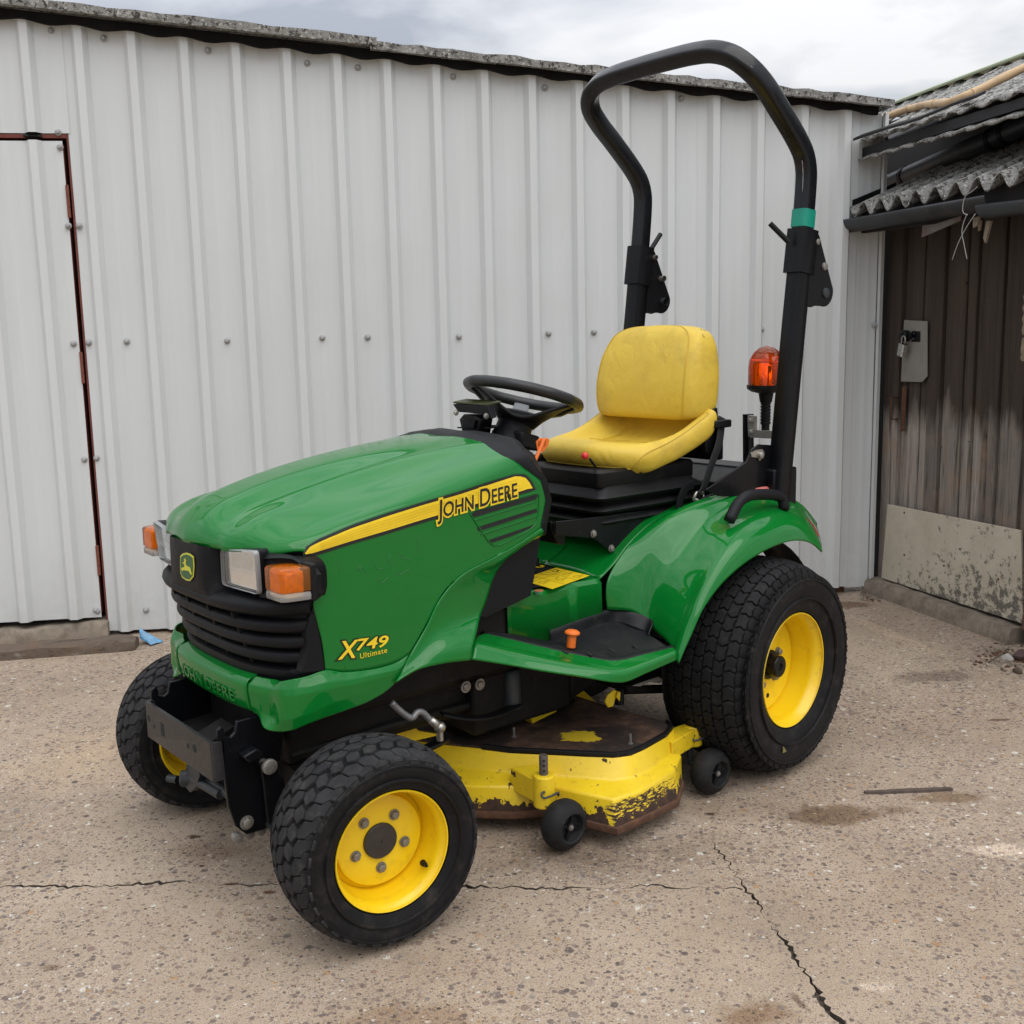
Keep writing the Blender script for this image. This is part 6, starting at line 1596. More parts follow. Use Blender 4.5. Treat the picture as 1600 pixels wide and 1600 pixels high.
def onback(x, y):
    d = ray(x, y).normalized(); h = BKT.ray_cast(CAM, d)
    return (h[0] if h[0] else BKT.find_nearest(PX(x, y, -.03))[0])-d*.001
g = MB(); g.prism([onback(x, y) for x, y in ((1094, 514), (1103, 517), (1114, 514), (1106, 512))], V((.0006, .0006, .0006))); g.build('vinyl_tear', flat('torn_foam', (.12, .10, .06), .9), SEAT)
g = MB(); g.box((-.125, -.15, 1.0), (-.085, .15, 1.12)); g.box((-.11, .19, 1.035), (-.03, .245, 1.06)); g.box((-.10, -.2, .93), (-.06, .22, 1.02)); g.build('seat_frame', BLACKM, SEAT, bevel=.005)
g = MB(); g.prism([V((-.01, .225, 1.085)), V((-.062, .225, 1.10)), V((-.075, .225, 1.0)), V((-.05, .225, .93)), V((-.01, .225, .96)), V((-.0, .225, 1.02))], V((0, -.02, 0))); g.build('hinge_plate', BLACKM, SEAT, bevel=.003)
g = MB(); q = PY(914, 712, .19); g.tube([q+V((-.02, 0, -.012)), q+V((-.09, -.05, -.045))], .0035, 8); g.build('lever_rod', BLACKM, SEAT, smooth=True)
g = MB(); g.lathe([(-.012, .0), (-.011, .006), (-.004, .0105), (.004, .0105), (.010, .006), (.0115, 0)], q, (.8, .5, .2), 16); g.build('lever_knob', REDP, SEAT, smooth=True)
# suspension: box, bellows, legs
def rr_ring(x0, x1, w, z, r=.035, n=5):
    pts = []
    for cx_, cy_, a0 in ((x1-r, w-r, 0), (x0+r, w-r, 90), (x0+r, -w+r, 180), (x1-r, -w+r, 270)):
        for k in range(n+1):
            a = math.radians(a0+90*k/n); pts.append(V((cx_+r*math.cos(a), cy_+r*math.sin(a), z)))
    return pts
BELL = mat('bellows_rubber', (.006, .006, .0068), .46, vary=.25, bump=.2, bscale=200, dirt=(.035, .032, .028), dirt_amt=.2, dscale=12, spec=.25)
g = MB(); g.rings([rr_ring(.0, .425, .185, .885, .02), rr_ring(.0, .428, .188, .89, .02), rr_ring(.0, .428, .188, .93, .02), rr_ring(.0, .42, .18, .937, .02)]); g.build('suspension_box', BELL, SEAT, auto=40)
g = MB(); rg = []
zz = [(.889, .0), (.878, .006), (.868, .024), (.860, .030), (.852, .024), (.843, .002), (.836, .0), (.829, .018), (.821, .024), (.813, .018), (.806, -.004), (.800, -.006), (.793, .012), (.785, .018), (.777, .010), (.770, -.012), (.76, -.016)]
for z, e in zz: rg.append(rr_ring(.0-e, .425+e, .188+e, z, .035))
g.rings(rg); g.build('bellows', BELL, SEAT, auto=60)
g = MB(); g.rings([rr_ring(.02, .405, .175, .765, .02), rr_ring(.02, .405, .175, .725, .02)]); g.build('bellows_base', BLACKM, SEAT, auto=40)
for s in (1, -1):
    lp_ = [PY(x, y, .195) for x, y in ((868, 836), (930, 842), (958, 866), (975, 860), (1040, 812), (1046, 795), (985, 800), (900, 812), (869, 815))]
    g = MB(); g.prism([V((p.x, .195*s, p.z)) for p in lp_], V((0, -.008*s, 0))); g.build('seat_bracket', BLACKM, SEAT, bevel=.002)
    for x, y in ((927, 834), (955, 857)):
        p = PY(x, y, .196); g = MB(); g.hexbolt(V((p.x, p.y*s, p.z)), (0, s, 0), .008, .008); g.build('bracket_bolt', BOLT, SEAT, auto=40)
g = MB(); lp2 = [PY(x, y, .19) for x, y in ((868, 816), (870, 834), (880, 852), (890, 853), (893, 825))]; g.prism([V((p.x, -.13, p.z)) for p in lp2], V((0, .3, 0))); g.build('front_crossplate', BLACKM, SEAT, bevel=.003)
# seat belt and buckle at the near side
g = MB(); P = catmull([PY(1128, 652, .225), PY(1124, 690, .235), PY(1112, 725, .24), PY(1098, 765, .24), PY(1090, 775, .24)], 18)
g.sqtube(P, .045, .004, .0015, side=V((1, .25, -.2))); g.build('seat_belt', mat('belt_webbing', (.014, .014, .016), .8, vary=.2, vscale=60), SEAT, auto=40)
g = MB(); P = [PY(1083, 780, .24), PY(1088, 770, .24), PY(1098, 770, .24), PY(1100, 778, .24), PY(1092, 783, .24)]; g.tube(P+[P[0]], .006, 8); g.build('belt_buckle', STEEL, SEAT, smooth=True)
g = MB(); g.sqtube(catmull([PY(1095, 783, .25), PY(1125, 772, .26), PY(1150, 767, .27)], 10), .022, .012, .004, side=V((0, .3, 1))); g.build('belt_stalk', BLACKP, SEAT, auto=40)
g = MB(); P = catmull([PY(1060, 806, .235), PY(1064, 778, .235), PY(1074, 760, .235), PY(1084, 757, .235)], 12); g.sqtube(P, .03, .003, .001, side=V((1, 0, 0))); g.build('belt_webbing', BLACKP, SEAT, auto=40)

# ------------------------------------------------------------------ roll bar
ROPS = holder('roll_bar', trac); del ROPS['turned']
for s in (1, -1):
    lo = [V((-.205, .35*s, .74)), V((-.222, .35*s, .88)), V((-.2815, .35*s, 1.37)), V((-.315, .35*s, 1.62))]
    g = MB(); g.sqtube(lo, .056, .060, .007, side=V((0, 1, 0))); g.build('lower_post', BLACKM, ROPS, auto=40)
    g = MB(); g.sqtube([V((-.2985, .35*s, 1.512)), V((-.3175, .35*s, 1.648))], .070, .076, .006, side=V((0, 1, 0))); g.build('post_sleeve', BLACKM, ROPS, auto=40)
    # hinge plate behind the post: tapered ear with a rounded lower end
    def hx(dx, z, y): return V((-.318-(z-1.64)*.11*1+dx, y, z))
    out = [hx(-.012, 1.642, 0), hx(-.045, 1.632, 0)]
    cen = (-.105, 1.452); 
    for k in range(10):
        a = math.radians(20-130*k/9); out.append(hx(cen[0]+.045*math.cos(a)*-1 if False else cen[0]-.043*math.cos(a), cen[1]+.043*math.sin(a), 0))
    out += [hx(-.012, 1.412, 0)]
    for yy in (.372, .322):
        g = MB(); g.prism([V((p.x, yy*s, p.z)) for p in out], V((0, .008*s, 0))); g.build('hinge_plate', BLACKM, ROPS, bevel=.002)
    for dx, z, r_, m in ((-.085, 1.535, .013, BOLT), (-.105, 1.452, .017, GREYM), (-.035, 1.61, .010, BOLT)):
        p = hx(dx, z, 0); g = MB(); g.lathe([(-.07, r_*.8), (.008, r_*.8), (.0085, r_), (.014, r_*.92), (.016, r_*.5), (.016, 0)], V((p.x, .372*s, p.z)), (0, s, 0), 18); g.build('hinge_pin', m, ROPS, auto=40)
# pull pins: one leans inwards at each side
a_, b_ = PY(1203, 349, .30), PY(1232, 378, .34)
g = MB(); g.tube([a_, b_], .0085, 10); g.build('lock_pin', BLACKP, ROPS, auto=40)
a_, b_ = PY(1032, 366, -.355), PY(1012, 398, -.345)
g = MB(); g.tube([a_, b_], .0085, 10); g.build('lock_pin', BLACKP, ROPS, auto=40)
hp_ = [V((-.308, .35, 1.60)), V((-.3195, .35, 1.70)), V((-.327, .35, 1.78)), V((-.327, .35, 1.83)), V((-.312, .35, 1.875)), V((-.275, .35, 1.918)), V((-.18, .35, 2.000)), V((-.105, .349, 2.060)), V((-.055, .335, 2.100)), V((-.022, .300, 2.135)), V((-.006, .245, 2.157)), V((0, .18, 2.165)), V((.002, .08, 2.168))]
hoop = catmull(hp_+[V((p.x, -p.y, p.z)) for p in hp_[::-1]], 110)
g = MB()
# square section carried round the bends without twisting
rings = []; N = len(hoop); pa = V((0, 1, 0))
for i, p in enumerate(hoop):
    t = (hoop[min(i+1, N-1)]-hoop[max(i-1, 0)]).normalized(); pa = (pa-t*pa.dot(t)).normalized(); b_ = t.cross(pa)
    sec = []; x = .026; y = .028; q_ = .011
    for sx, sy, a0 in ((1, 1, 0), (-1, 1, 90), (-1, -1, 180), (1, -1, 270)):
        for da in (0, 30, 60, 90):
            an = math.radians(a0+da); sec.append((sx*(x-q_)+q_*math.cos(an), sy*(y-q_)+q_*math.sin(an)))
    rings.append([p+pa*u+b_*v for u, v in sec])
g.rings(rings)
HOOPM = mat('black_hoop_paint', (.004, .0045, .006), .30, vary=.15, coat=.15, dirt=(.03, .028, .026), dirt_amt=.06, dscale=20, spec=.3)
g.build('hoop', HOOPM, ROPS, auto=50)
# chipped paint on the near bend
for pts in (((1236, 190), (1243, 205), (1247, 220)), ((1240, 212), (1250, 226), (1249, 222)), ((1253, 245), (1255, 270), (1254, 300)), ((1213, 160), (1221, 172), (1226, 181)), ((1165, 97), (1176, 106), (1186, 117))):
    g = MB(); P = []
    for x, y in pts:
        d = ray(x, y).normalized(); best = min(hoop, key=lambda h: (h-CAM).cross(d).length if h.y > 0 else 9); t_ = (best-CAM).dot(d); P.append(CAM+d*(t_-.027))
    g.tube(resample(P, 9), [.0006+.0012*abs(math.sin(k*1.7)) for k in range(9)], 5); g.build('paint_chip', flat('bare_grey', (.28, .28, .28), .6), ROPS, smooth=True)
tp_ = [p for p in hoop if p.y > .33 and 1.647 < p.z < 1.722]
g = MB(); g.sqtube([tp_[0], tp_[len(tp_)//2], tp_[-1]], .0575, .0615, .0115, side=V((0, 1, 0))); g.build('green_tape', mat('green_tape', (.0, .245, .165), .38, vary=.12, vscale=40, bump=.35, bscale=60), ROPS, auto=50)
# foot brackets of the roll bar and the cross tube
for s in (1, -1):
    bp_ = [PY(x, y, .322) for x, y in ((1183, 694), (1216, 696), (1222, 775), (1120, 775), (1100, 765), (1163, 722), (1172, 702))]
    for yy in (.322,):
        g = MB(); g.prism([V((p.x, yy*s, p.z)) for p in bp_], V((0, .008*s, 0))); g.build('foot_bracket', BLACKM, ROPS, bevel=.002)
    p = PY(1186, 711, .33); q = [PY(x, y, .331) for x, y in ((1172, 708), (1180, 703), (1190, 702), (1193, 707), (1186, 720), (1183, 715), (1173, 714))]
    g = MB(); g.prism([V((v.x, .331*s, v.z)) for v in q], V((0, .004*s, 0))); g.lathe([(0, .011), (.009, .011), (.011, .008), (.011, 0)], V((p.x, .334*s, p.z)), (0, s, 0), 16); g.build('foot_clip', STEEL, ROPS, auto=40)
g = MB(); g.box((-.30, -.36, .76), (-.18, .36, .90)); g.prism([V((-.05, -.2, .86)), V((-.05, .29, .86)), V((-.2, .29, .90)), V((-.2, -.2, .90))], V((0, 0, -.07))); g.build('rear_crossmember', BLACKM, ROPS, bevel=.006)
# ------------------------------------------------------------------ beacon on its bracket behind the post
BC = holder('warning_beacon', trac); del BC['turned']
by = .02
def BQ(x, y): return PX(x, y, -.36)
bb_ = BQ(1197, 605); bt_ = BQ(1197, 540); bh = bt_.z-bb_.z; br = .062
cB = V((-.36, bb_.y, bb_.z))
g = MB(); g.lathe([(0, br*.98), (bh*.5, br*.97), (bh*.68, br*.90), (bh*.84, br*.70), (bh*.95, br*.40), (bh, 0)], cB, (0, 0, 1), 40); g.build('amber_dome', AMBER2, BC, smooth=True)
g = MB(); g.lathe([(.004, br*.86), (bh*.5, br*.85), (bh*.66, br*.78), (bh*.82, br*.58), (bh*.92, br*.3), (bh*.95, 0)], cB, (0, 0, 1), 40); g.lathe([(0.0, .02), (bh*.5, .02), (bh*.55, .012), (bh*.55, 0)], cB, (0, 0, 1), 20, 1)
g.build('dome_core', [AMBER2, CHROME], BC, smooth=True)
g = MB(); g.box((cB.x-.03, cB.y-.028, cB.z+.01), (cB.x+.005, cB.y+.028, cB.z+bh*.6)); g.build('beacon_reflector', mat('amber_reflector', (.95, .40, .03), .25, metal=.6, vary=.3, vscale=50), BC, bevel=.004)
g = MB(); g.lathe([(.008, br*1.0), (.008, br*1.04), (-.004, br*1.03), (-.014, br*.80), (-.020, br*.4), (-.05, .020), (-.054, .012), (-.056, 0)], cB, (0, 0, 1), 36); 
for k in range(7): g.lathe([(-.050-.011*k, .0165), (-.054-.011*k, .0175), (-.059-.011*k, .0160)], cB, (0, 0, 1), 16)
g.tube([cB+V((0, 0, -.05)), cB+V((0, 0, -.145))], .0135, 14); g.build('beacon_stem', BLACKP, BC, auto=45)
sb = [BQ(1169, 647), BQ(1170, 705)]
g = MB(); g.sqtube([V((p.x, p.y, p.z)) for p in (sb[0], sb[1]+V((0, 0, -.08)))], .026, .03, .002, side=V((0, 1, 0))); g.build('beacon_post', BLACKM, BC, auto=40)
a_, b_ = BQ(1176, 649), BQ(1181, 683)
g = MB(); g.prism([BQ(1173, 648), BQ(1183, 650), BQ(1183, 683), BQ(1174, 681)], V((.018, 0, 0))); g.prism([BQ(1178, 671), BQ(1215, 673), BQ(1215, 685), BQ(1178, 683)], V((.02, 0, 0)));
for x, y in ((1178, 656), (1179, 674)): g.hexbolt(BQ(x, y)+V((.018, 0, 0)), (1, 0, 0), .007, .008)
g.build('beacon_bracket', GALV, BC, auto=40)
# ------------------------------------------------------------------ mower deck
def deck_mat():
    b = NB('chipped_yellow_deck'); co = b.coord(); sp = b.n('SeparateXYZ'); b.l(co, sp.inputs[0])
    n = b.noise(co, 28, 9, 0.68); big = b.noise(co, 7, 5, 0.6); st = b.noise(b.coord((14, 3, 60)), 3.0, 6, 0.7)
    low = b.ramp(sp.outputs[2], [(0.055, 1.0), (0.105, 0.30), (0.14, 0.10), (0.2, 0.03)])
    side = b.math('MULTIPLY', b.math('MULTIPLY', b.ramp(sp.outputs[1], [(0.50, 0.0), (0.56, 1.0)]), b.ramp(sp.outputs[2], [(0.12, 1.0), (0.135, 0.0)])), 0.44)
    m = b.math('ADD', b.math('MULTIPLY', low, 0.30), b.math('ADD', b.math('MULTIPLY', n, 0.62), b.math('MULTIPLY', big, 0.22)))
    m2 = b.math('ADD', b.math('MULTIPLY', side, 0.55), b.math('MULTIPLY', st, 0.75))
    chip = b.ramp(b.math('ADD', b.math('MULTIPLY', b.noise(co, 13, 3, 0.5), 0.72), b.math('MULTIPLY', n, 0.28)), [(0.635, 0.0), (0.645, 1.0)])
    f = b.math('MAXIMUM', b.math('MAXIMUM', chip, b.ramp(m, [(0.572, 0.0), (0.587, 1.0)])), b.ramp(m2, [(0.575, 0.0), (0.60, 1.0)]))
    y = b.mix(b.ramp(b.noise(co, 9, 6, 0.65), [(0.3, 0.0), (0.75, 0.7)]), (0.84, 0.60, 0.018), (0.66, 0.44, 0.02))
    y = b.mix(b.ramp(b.noise(co, 60, 7, 0.75), [(0.58, 0.0), (0.68, 0.7)]), y, (0.30, 0.19, 0.03))
    r = b.ramp(b.noise(co, 40, 6, 0.7), [(0.3, (0.022, 0.012, 0.009)), (0.55, (0.05, 0.024, 0.014)), (0.75, (0.12, 0.055, 0.025))])
    b.set(Base_Color=b.mix(f, y, r), Roughness=b.math('MULTIPLY_ADD', f, 0.5, 0.34), Normal=b.bump(b.math('MULTIPLY', f, -1.0), 0.5, 0.0015)); return b.m
DECK = deck_mat()
def deck_top_mat():
    b = NB('rusty_deck_top'); co = b.coord(); n = b.noise(co, 20, 8, 0.7); n2 = b.noise(co, 6, 5, 0.6)
    r = b.ramp(n, [(0.3, (0.030, 0.016, 0.011)), (0.5, (0.085, 0.045, 0.028)), (0.7, (0.15, 0.085, 0.055))])
    r = b.mix(b.ramp(n2, [(0.48, 0.0), (0.56, 0.9)]), r, (0.022, 0.015, 0.012))
    q = PZ(905, 1153, .205); mp = b.n('Mapping'); mp.vector_type = 'TEXTURE'; mp.inputs['Location'].default_value = q; mp.inputs['Scale'].default_value = (.05, .075, 1); mp.inputs['Rotation'].default_value = (0, 0, .5)
    b.l(co, mp.inputs[0]); ln = b.n('VectorMath'); ln.operation = 'LENGTH'; b.l(mp.outputs[0], ln.inputs[0])
    d = b.math('MULTIPLY_ADD', b.noise(co, 22, 6, 0.7), 1.9, b.math('ADD', ln.outputs[1], -1.75))
    c = b.mix(b.math('MULTIPLY', d, -14.0, clamp=True), r, (0.80, 0.56, 0.02))
    b.set(Base_Color=c, Roughness=0.8, Normal=b.bump(n, 0.4, 0.002)); return b.m
DK = holder('mower_deck', trac); del DK['turned']
T_ = [(.985, .0), (.96, .06), (.880, .185), (.835, .265), (.775, .335), (.70, .425), (.650, .482), (.615, .496), (.56, .492), (.44, .468), (.382, .440), (.362, .405), (.385, .25), (.40, 0)]
W_ = [(1.01, .0), (.99, .06), (.905, .20), (.850, .275), (.788, .350), (.735, .425), (.685, .497), (.63, .518), (.56, .512), (.445, .482), (.380, .452), (.352, .405), (.375, .25), (.39, 0)]
H_ = [(1.075, .0), (1.06, .06), (.960, .232), (.884, .308), (.806, .362), (.776, .452), (.738, .552), (.66, .560), (.590, .552), (.478, .530), (.385, .475), (.345, .405), (.368, .25), (.38, 0)]
B2 = [(1.08, .0), (1.065, .06), (.964, .240), (.890, .318), (.806, .370), (.782, .470), (.748, .575), (.67, .573), (.60, .570), (.502, .562), (.40, .49), (.345, .405), (.365, .25), (.38, 0)]
def ring_(pts, z): return [V((x, y, z)) for x, y in pts]
lev = [ring_(T_, .205), ring_(T_, .203), ring_(W_, .152), ring_(H_, .132), ring_(B2, .060)]
def dens(l): return l
for s in (1, -1):
    g = MB(); rows = [[V((p.x, p.y*s, p.z)) for p in r] for r in lev[1:]]; g.grid(rows)
    o = g.build('deck_shell', DECK, DK, bevel=.005, seg=3); 
    g = MB(); rr_ = [V((p.x, p.y*s, .056)) for p in ring_(B2, 0)]
    c0_ = []
    for i in range(len(rr_)-1):
        pass
    g.sqtube(rr_[1:12], .020, .012, .003, side=V((0, 0, 1))); g.build('bottom_rail', RUSTB, DK, auto=40)
    g = MB(); st_ = [V((p.x, p.y*s, .2085)) for p in ring_(T_, 0)][2:12]
    st_ = resample(st_, 90); st_ = [st_[0]]+[(a+b_+c)/3 for a, b_, c in zip(st_, st_[1:], st_[2:])]+[st_[-1]]; g.sqtube([p-V((0, .006*s, 0)) for p in st_], .018, .012, .005, side=V((0, 0, 1))); g.build('rubber_seal', BELL, DK, auto=40)
g = MB(); poly_ = ring_(T_, .205); full_ = poly_+[V((p.x, -p.y, p.z)) for p in poly_[-2:0:-1]]
g.add(full_, [list(range(len(full_)))]); solid(g.build('deck_top', deck_top_mat(), DK), .004, -1)
for s in (1, -1):
    for bx, by_, z0_, z1_, ztop, col in ((.862, .418, .108, .196, .250, RUSTB), (.283, .428, .128, .190, .240, GALV)):
        g = MB(); g.lathe([(z0_-.0, 0), (z0_, .026), (z0_+.004, .0285), (z1_-.003, .0285), (z1_, .026), (z1_, 0)], (bx, by_*s, 0), (0, 0, 1), 24)
        if bx > .5: g.prism([V((.80, .33*s, z0_+.012)), V((.84, .425*s, z0_+.012)), V((.884, .415*s, z0_+.012)), V((.878, .30*s, z0_+.012))][::s], V((0, 0, z1_-z0_-.026)))
        else: g.prism([V((.283, .40*s, z0_+.006)), V((.30, .452*s, z0_+.006)), V((.43, .478*s, z0_+.006)), V((.40, .40*s, z0_+.006))][::s], V((0, 0, z1_-z0_-.01)))
        g.build('wheel_bracket', DECK, DK, bevel=.003)
        g = MB(); g.lathe([(z1_-.01, 0), (z1_-.01, .0118), (ztop-.003, .0118), (ztop, .010), (ztop, 0)], (bx, by_*s, 0), (0, 0, 1), 18)
        g.build('height_post', mat('worn_post', (.105, .085, .075), .6, metal=.3, vary=.3, vscale=50) if col is RUSTB else mat('grey_post', (.22, .215, .20), .5, metal=.4, vary=.25, vscale=50), DK, auto=40)
        g = MB()
        for k in range(3): g.lathe([(0, .0035), (.0006, .0035), (.0006, 0)], V((bx+.007, by_*s+.0097*s, ztop-.012-.014*k)), V((.6, .8*s, 0)), 10)
        g.build('post_hole', INSIDE, DK)
        g = MB(); a = V((bx+.012, (by_+.027)*s, (z0_+z1_)/2-.002)); g.tube(catmull([a+V((-.035, .003*s, -.010)), a+V((-.028, .012*s, .002)), a+V((0, .014*s, .002)), a+V((.018, .004*s, -.001)), a+V((.014, -.006*s, .008)), a+V((.006, -.002*s, .010))], 18), .0032, 7); g.build('spring_clip', GREYM, DK, smooth=True)
    for wx, wy, wz, fork in ((.846, .476, .072, .418), (.292, .504, .071, .428)):
        c = V((wx, wy*s, wz)); ax_ = V((0, s, 0)); r_ = .067; kf = r_/.0575
        g = MB(); g.lathe([(h_*1.1, q_*kf) for h_, q_ in [(-.030, .018), (-.034, .030), (-.032, .040), (-.024, .050), (-.012, .0562), (0, .0575), (.012, .0562), (.024, .050), (.032, .041), (.034, .034), (.031, .031), (.020, .030), (.016, .027), (.016, .0)]], c, ax_, 48)
        g.build('gauge_wheel', mat('worn_solid_rubber', (.013, .013, .0135), .7, vary=.3, vscale=25, bump=.4, bscale=200, dirt=(.06, .055, .05), dirt_amt=.25, dscale=24, spec=.25), DK, auto=40)
        g = MB()
        for k in range(4):
            a = math.radians(20+90*k); d_ = V((math.cos(a), 0, math.sin(a))); e_ = V((-math.sin(a), 0, math.cos(a)))
            g.prism([c+ax_*.0165+d_*.009-e_*.004, c+ax_*.0165+d_*.035-e_*.0045, c+ax_*.0165+d_*.035+e_*.0045, c+ax_*.0165+d_*.009+e_*.004], ax_*.009)
        g.lathe([(.014, .012), (.028, .012), (.029, .010), (.029, 0)], c, ax_, 20); g.build('wheel_hub', BLACKP, DK, auto=40)
        g = MB(); g.hexbolt(c+ax_*.029, ax_, .0055, .005); g.build('wheel_bolt', BOLT, DK, auto=40)
        g = MB(); g.tube([V((wx, (wy-.03)*s, wz)), V((wx, fork*s, wz+.002)), V((wx+.004, fork*s, .125))], .010, 10); g.build('wheel_axle', GREYM, DK, auto=40)
# brackets and pulleys on top of the deck
def plate(px, Y, off, nm, m, par, bev=.002):
    g = MB(); g.prism([PY(x, y, Y) for x, y in px], V(off)); return g.build(nm, m, par, bevel=bev)
YD = DECK
plate(((810, 1090), (856, 1082), (858, 1112), (828, 1130), (812, 1112)), .12, (0, -.05, 0), 'deck_bracket', YD, DK)
plate(((826, 1112), (868, 1098), (870, 1112), (832, 1131)), .15, (0, -.04, 0), 'bracket_foot', YD, DK)
plate(((858, 1078), (900, 1068), (935, 1100), (930, 1107), (862, 1106)), .02, (0, -.006, 0), 'rear_plate', YD, DK)
plate(((946, 1097), (950, 1086), (960, 1078), (966, 1080), (962, 1092), (958, 1104), (951, 1106)), .33, (0, -.006, 0), 'lift_lug', YD, DK)
plate(((964, 1090), (967, 1080), (970, 1082), (969, 1096)), .34, (0, -.006, 0), 'lift_lug', YD, DK)
g = MB(); g.lathe([(0, .09), (.006, .092), (.010, .08), (.022, .08), (.026, .092), (.032, .09), (.032, 0)], (.80, .04, .214), (0, 0, 1), 40); g.build('deck_pulley', DARK, DK, auto=40)
g = MB(); g.lathe([(0, .075), (.006, .077), (.010, .068), (.022, .068), (.026, .077), (.032, .075), (.06, .03), (.06, 0)], (.52, .06, .222), (0, 0, 1), 40); g.build('deck_pulley', DARK, DK, auto=40)
for x, y in ((803, 1152), (985, 1163)):
    q = PZ(x, y, .207); g = MB(); g.lathe([(0, .008), (.004, .008), (.005, .004), (.030, .004), (.031, 0)], q, (0, 0, 1), 12); g.build('deck_stud', BOLT, DK, auto=40)
# front of the deck on the far side, gearbox hump, seen below the hood
plate(((540, 1116), (575, 1100), (601, 1103), (613, 1126), (605, 1140), (545, 1150)), .02, (.0, -.10, 0), 'deck_hump', YD, DK, .006)
plate(((600, 1140), (618, 1126), (640, 1128), (655, 1142), (690, 1148), (640, 1160)), .10, (0, -.012, 0), 'front_rib', YD, DK)
g = MB(); g.tube(catmull([PY(594, 1140, .12), PY(606, 1130, .12), PY(626, 1124, .12), PY(634, 1126, .12)], 14), .006, 8); g.build('hose', BLACKP, DK, smooth=True)

# ------------------------------------------------------------------ chassis
CH = holder('chassis', trac); del CH['turned']
for s in (1, -1):
    g = MB(); g.prism([V((x, .17*s, z)) for x, z in ((-.35, .36), (.3, .34), (.8, .38), (1.2, .40), (1.50, .40), (1.50, .50), (.9, .54), (-.35, .58))], V((0, -.012*s, 0))); g.build('frame_rail', DARK, CH, bevel=.003)
    g = MB(); g.prism([V((x, .245*s, z)) for x, z in ((1.30, .46), (1.24, .50), (1.12, .52), (.95, .50), (.80, .44), (.80, .60), (1.40, .72), (1.42, .50))], V((0, -.01*s, 0))); g.build('engine_shield', DARK, CH, bevel=.003)
g = MB(); g.box((-.25, -.15, .22), (.30, .15, .56)); g.lathe([(-.29, .10), (-.20, .11), (.20, .11), (.29, .10)], (0, 0, .325), (0, 1, 0), 24); g.build('transaxle', DARK, CH, bevel=.02)
g = MB(); g.box((.78, -.23, .42), (1.44, .23, .80)); g.box((.9, -.16, .30), (1.46, .16, .42)); g.build('engine_block', DARK, CH, bevel=.02)
g = MB(); g.box((1.45, -.30, .56), (1.46, .30, .85)); g.build('radiator', INSIDE, CH)
g = MB(); g.box((.56, -.20, .25), (.92, .20, .42)); g.prism([V((.45, -.2, .30)), V((.56, -.2, .27)), V((.56, .2, .27)), V((.45, .2, .30))], V((0, 0, .10))); g.build('lift_frame', DARK, CH, bevel=.012)
g = MB(); g.tube([V((.30, 0, .36)), V((.9, 0, .42))], .035, 14); g.tube([V((.25, .12, .40)), V((.70, .17, .33)), V((1.15, .17, .34)), V((1.45, .15, .33))], .012, 8); g.build('drive_shaft', DARK, CH, auto=40)
for x, y in ((727, 1073), (749, 1069)):
    p = PY(x, y, .235); g = MB(); g.lathe([(0, .016), (.004, .016), (.004, .010)], p, (0, 1, 0), 16); g.hexbolt(p, (0, 1, 0), .010, .010); g.build('frame_bolt', BOLT, CH, auto=40)
g = MB(); g.lathe([(0, 0), (0, .026), (.10, .026), (.11, .018), (.11, 0)], PY(800, 1105, .20), (0, 0, 1), 18); g.build('lift_cylinder', GREYM, CH, auto=40)
g = MB(); P = catmull([PY(690, 1115, .22), PY(730, 1122, .24), PY(770, 1118, .24), PY(810, 1100, .22)], 20); g.sqtube(P, .006, .035, .002, side=V((0, 0, 1))); g.build('drive_belt', BLACKP, CH, auto=40)
g = MB(); g.prism([PY(x, y, .33) for x, y in ((989, 1072), (1030, 1058), (1037, 1062), (1032, 1068), (1015, 1066), (1000, 1073))], V((0, -.008, 0))); g.build('frame_lug', BOLT, CH, bevel=.001)
g = MB(); g.tube([PY(968, 1078, .30), PY(968, 1100, .30)], .014, 10); g.tube([PY(975, 1078, .26), PY(1050, 1076, .26)], .014, 10); g.build('lift_arm', DARK, CH, auto=40)
# front axle with knuckles, tie rod, drag link
AX = holder('front_axle', trac); del AX['turned']
g = MB(); g.sqtube([V((1.42, -.33, .235)), V((1.42, -.1, .27)), V((1.42, .1, .27)), V((1.42, .33, .235))], .07, .075, .015, side=V((1, 0, 0))); g.lathe([(-.09, .05), (-.08, .075), (.08, .075), (.09, .05), (.09, 0)], (1.42, 0, .27), (1, 0, 0), 24); g.build('axle_beam', DARK, AX, auto=40)
for s in (1, -1):
    g = MB(); g.lathe([(-.09, 0), (-.09, .035), (-.05, .042), (.05, .042), (.10, .032), (.12, .026), (.12, 0)], (1.42, .345*s, .235), (0, 0, 1), 22); g.tube([V((1.42, .34*s, .226)), V((1.42, .44*s, .226))], .045, 18); g.build('steering_knuckle', BLACKM, AX, auto=40)
    g = MB(); g.prism([V((1.42, .35*s, .20)), V((1.54, .30*s, .20)), V((1.545, .26*s, .20)), V((1.40, .31*s, .20))][::s], V((0, 0, .016))); g.build('steering_arm', GREYM, AX, bevel=.002)
g = MB(); g.tube([V((1.54, -.27, .195)), V((1.54, .27, .195))], .011, 10); g.build('tie_rod', GREYM, AX, auto=40)
rb_ = [PX(277, 1218, 1.56), PX(291, 1216, 1.56), PX(300, 1190, 1.57), PX(345, 1245, 1.56)]
g = MB(); g.lathe([(-.016, 0), (-.016, .016), (-.012, .022), (.012, .022), (.016, .016), (.016, 0)], rb_[1], (.8, -.5, 0), 20); g.build('rod_eye', GREYM, AX, auto=40); g = MB(); g.lathe([(0, .011), (.03, .011), (.032, .008), (.032, 0)], rb_[0], (.5, -.85, 0), 16); g.build('rod_stub', GREYM, AX, auto=40); g = MB()
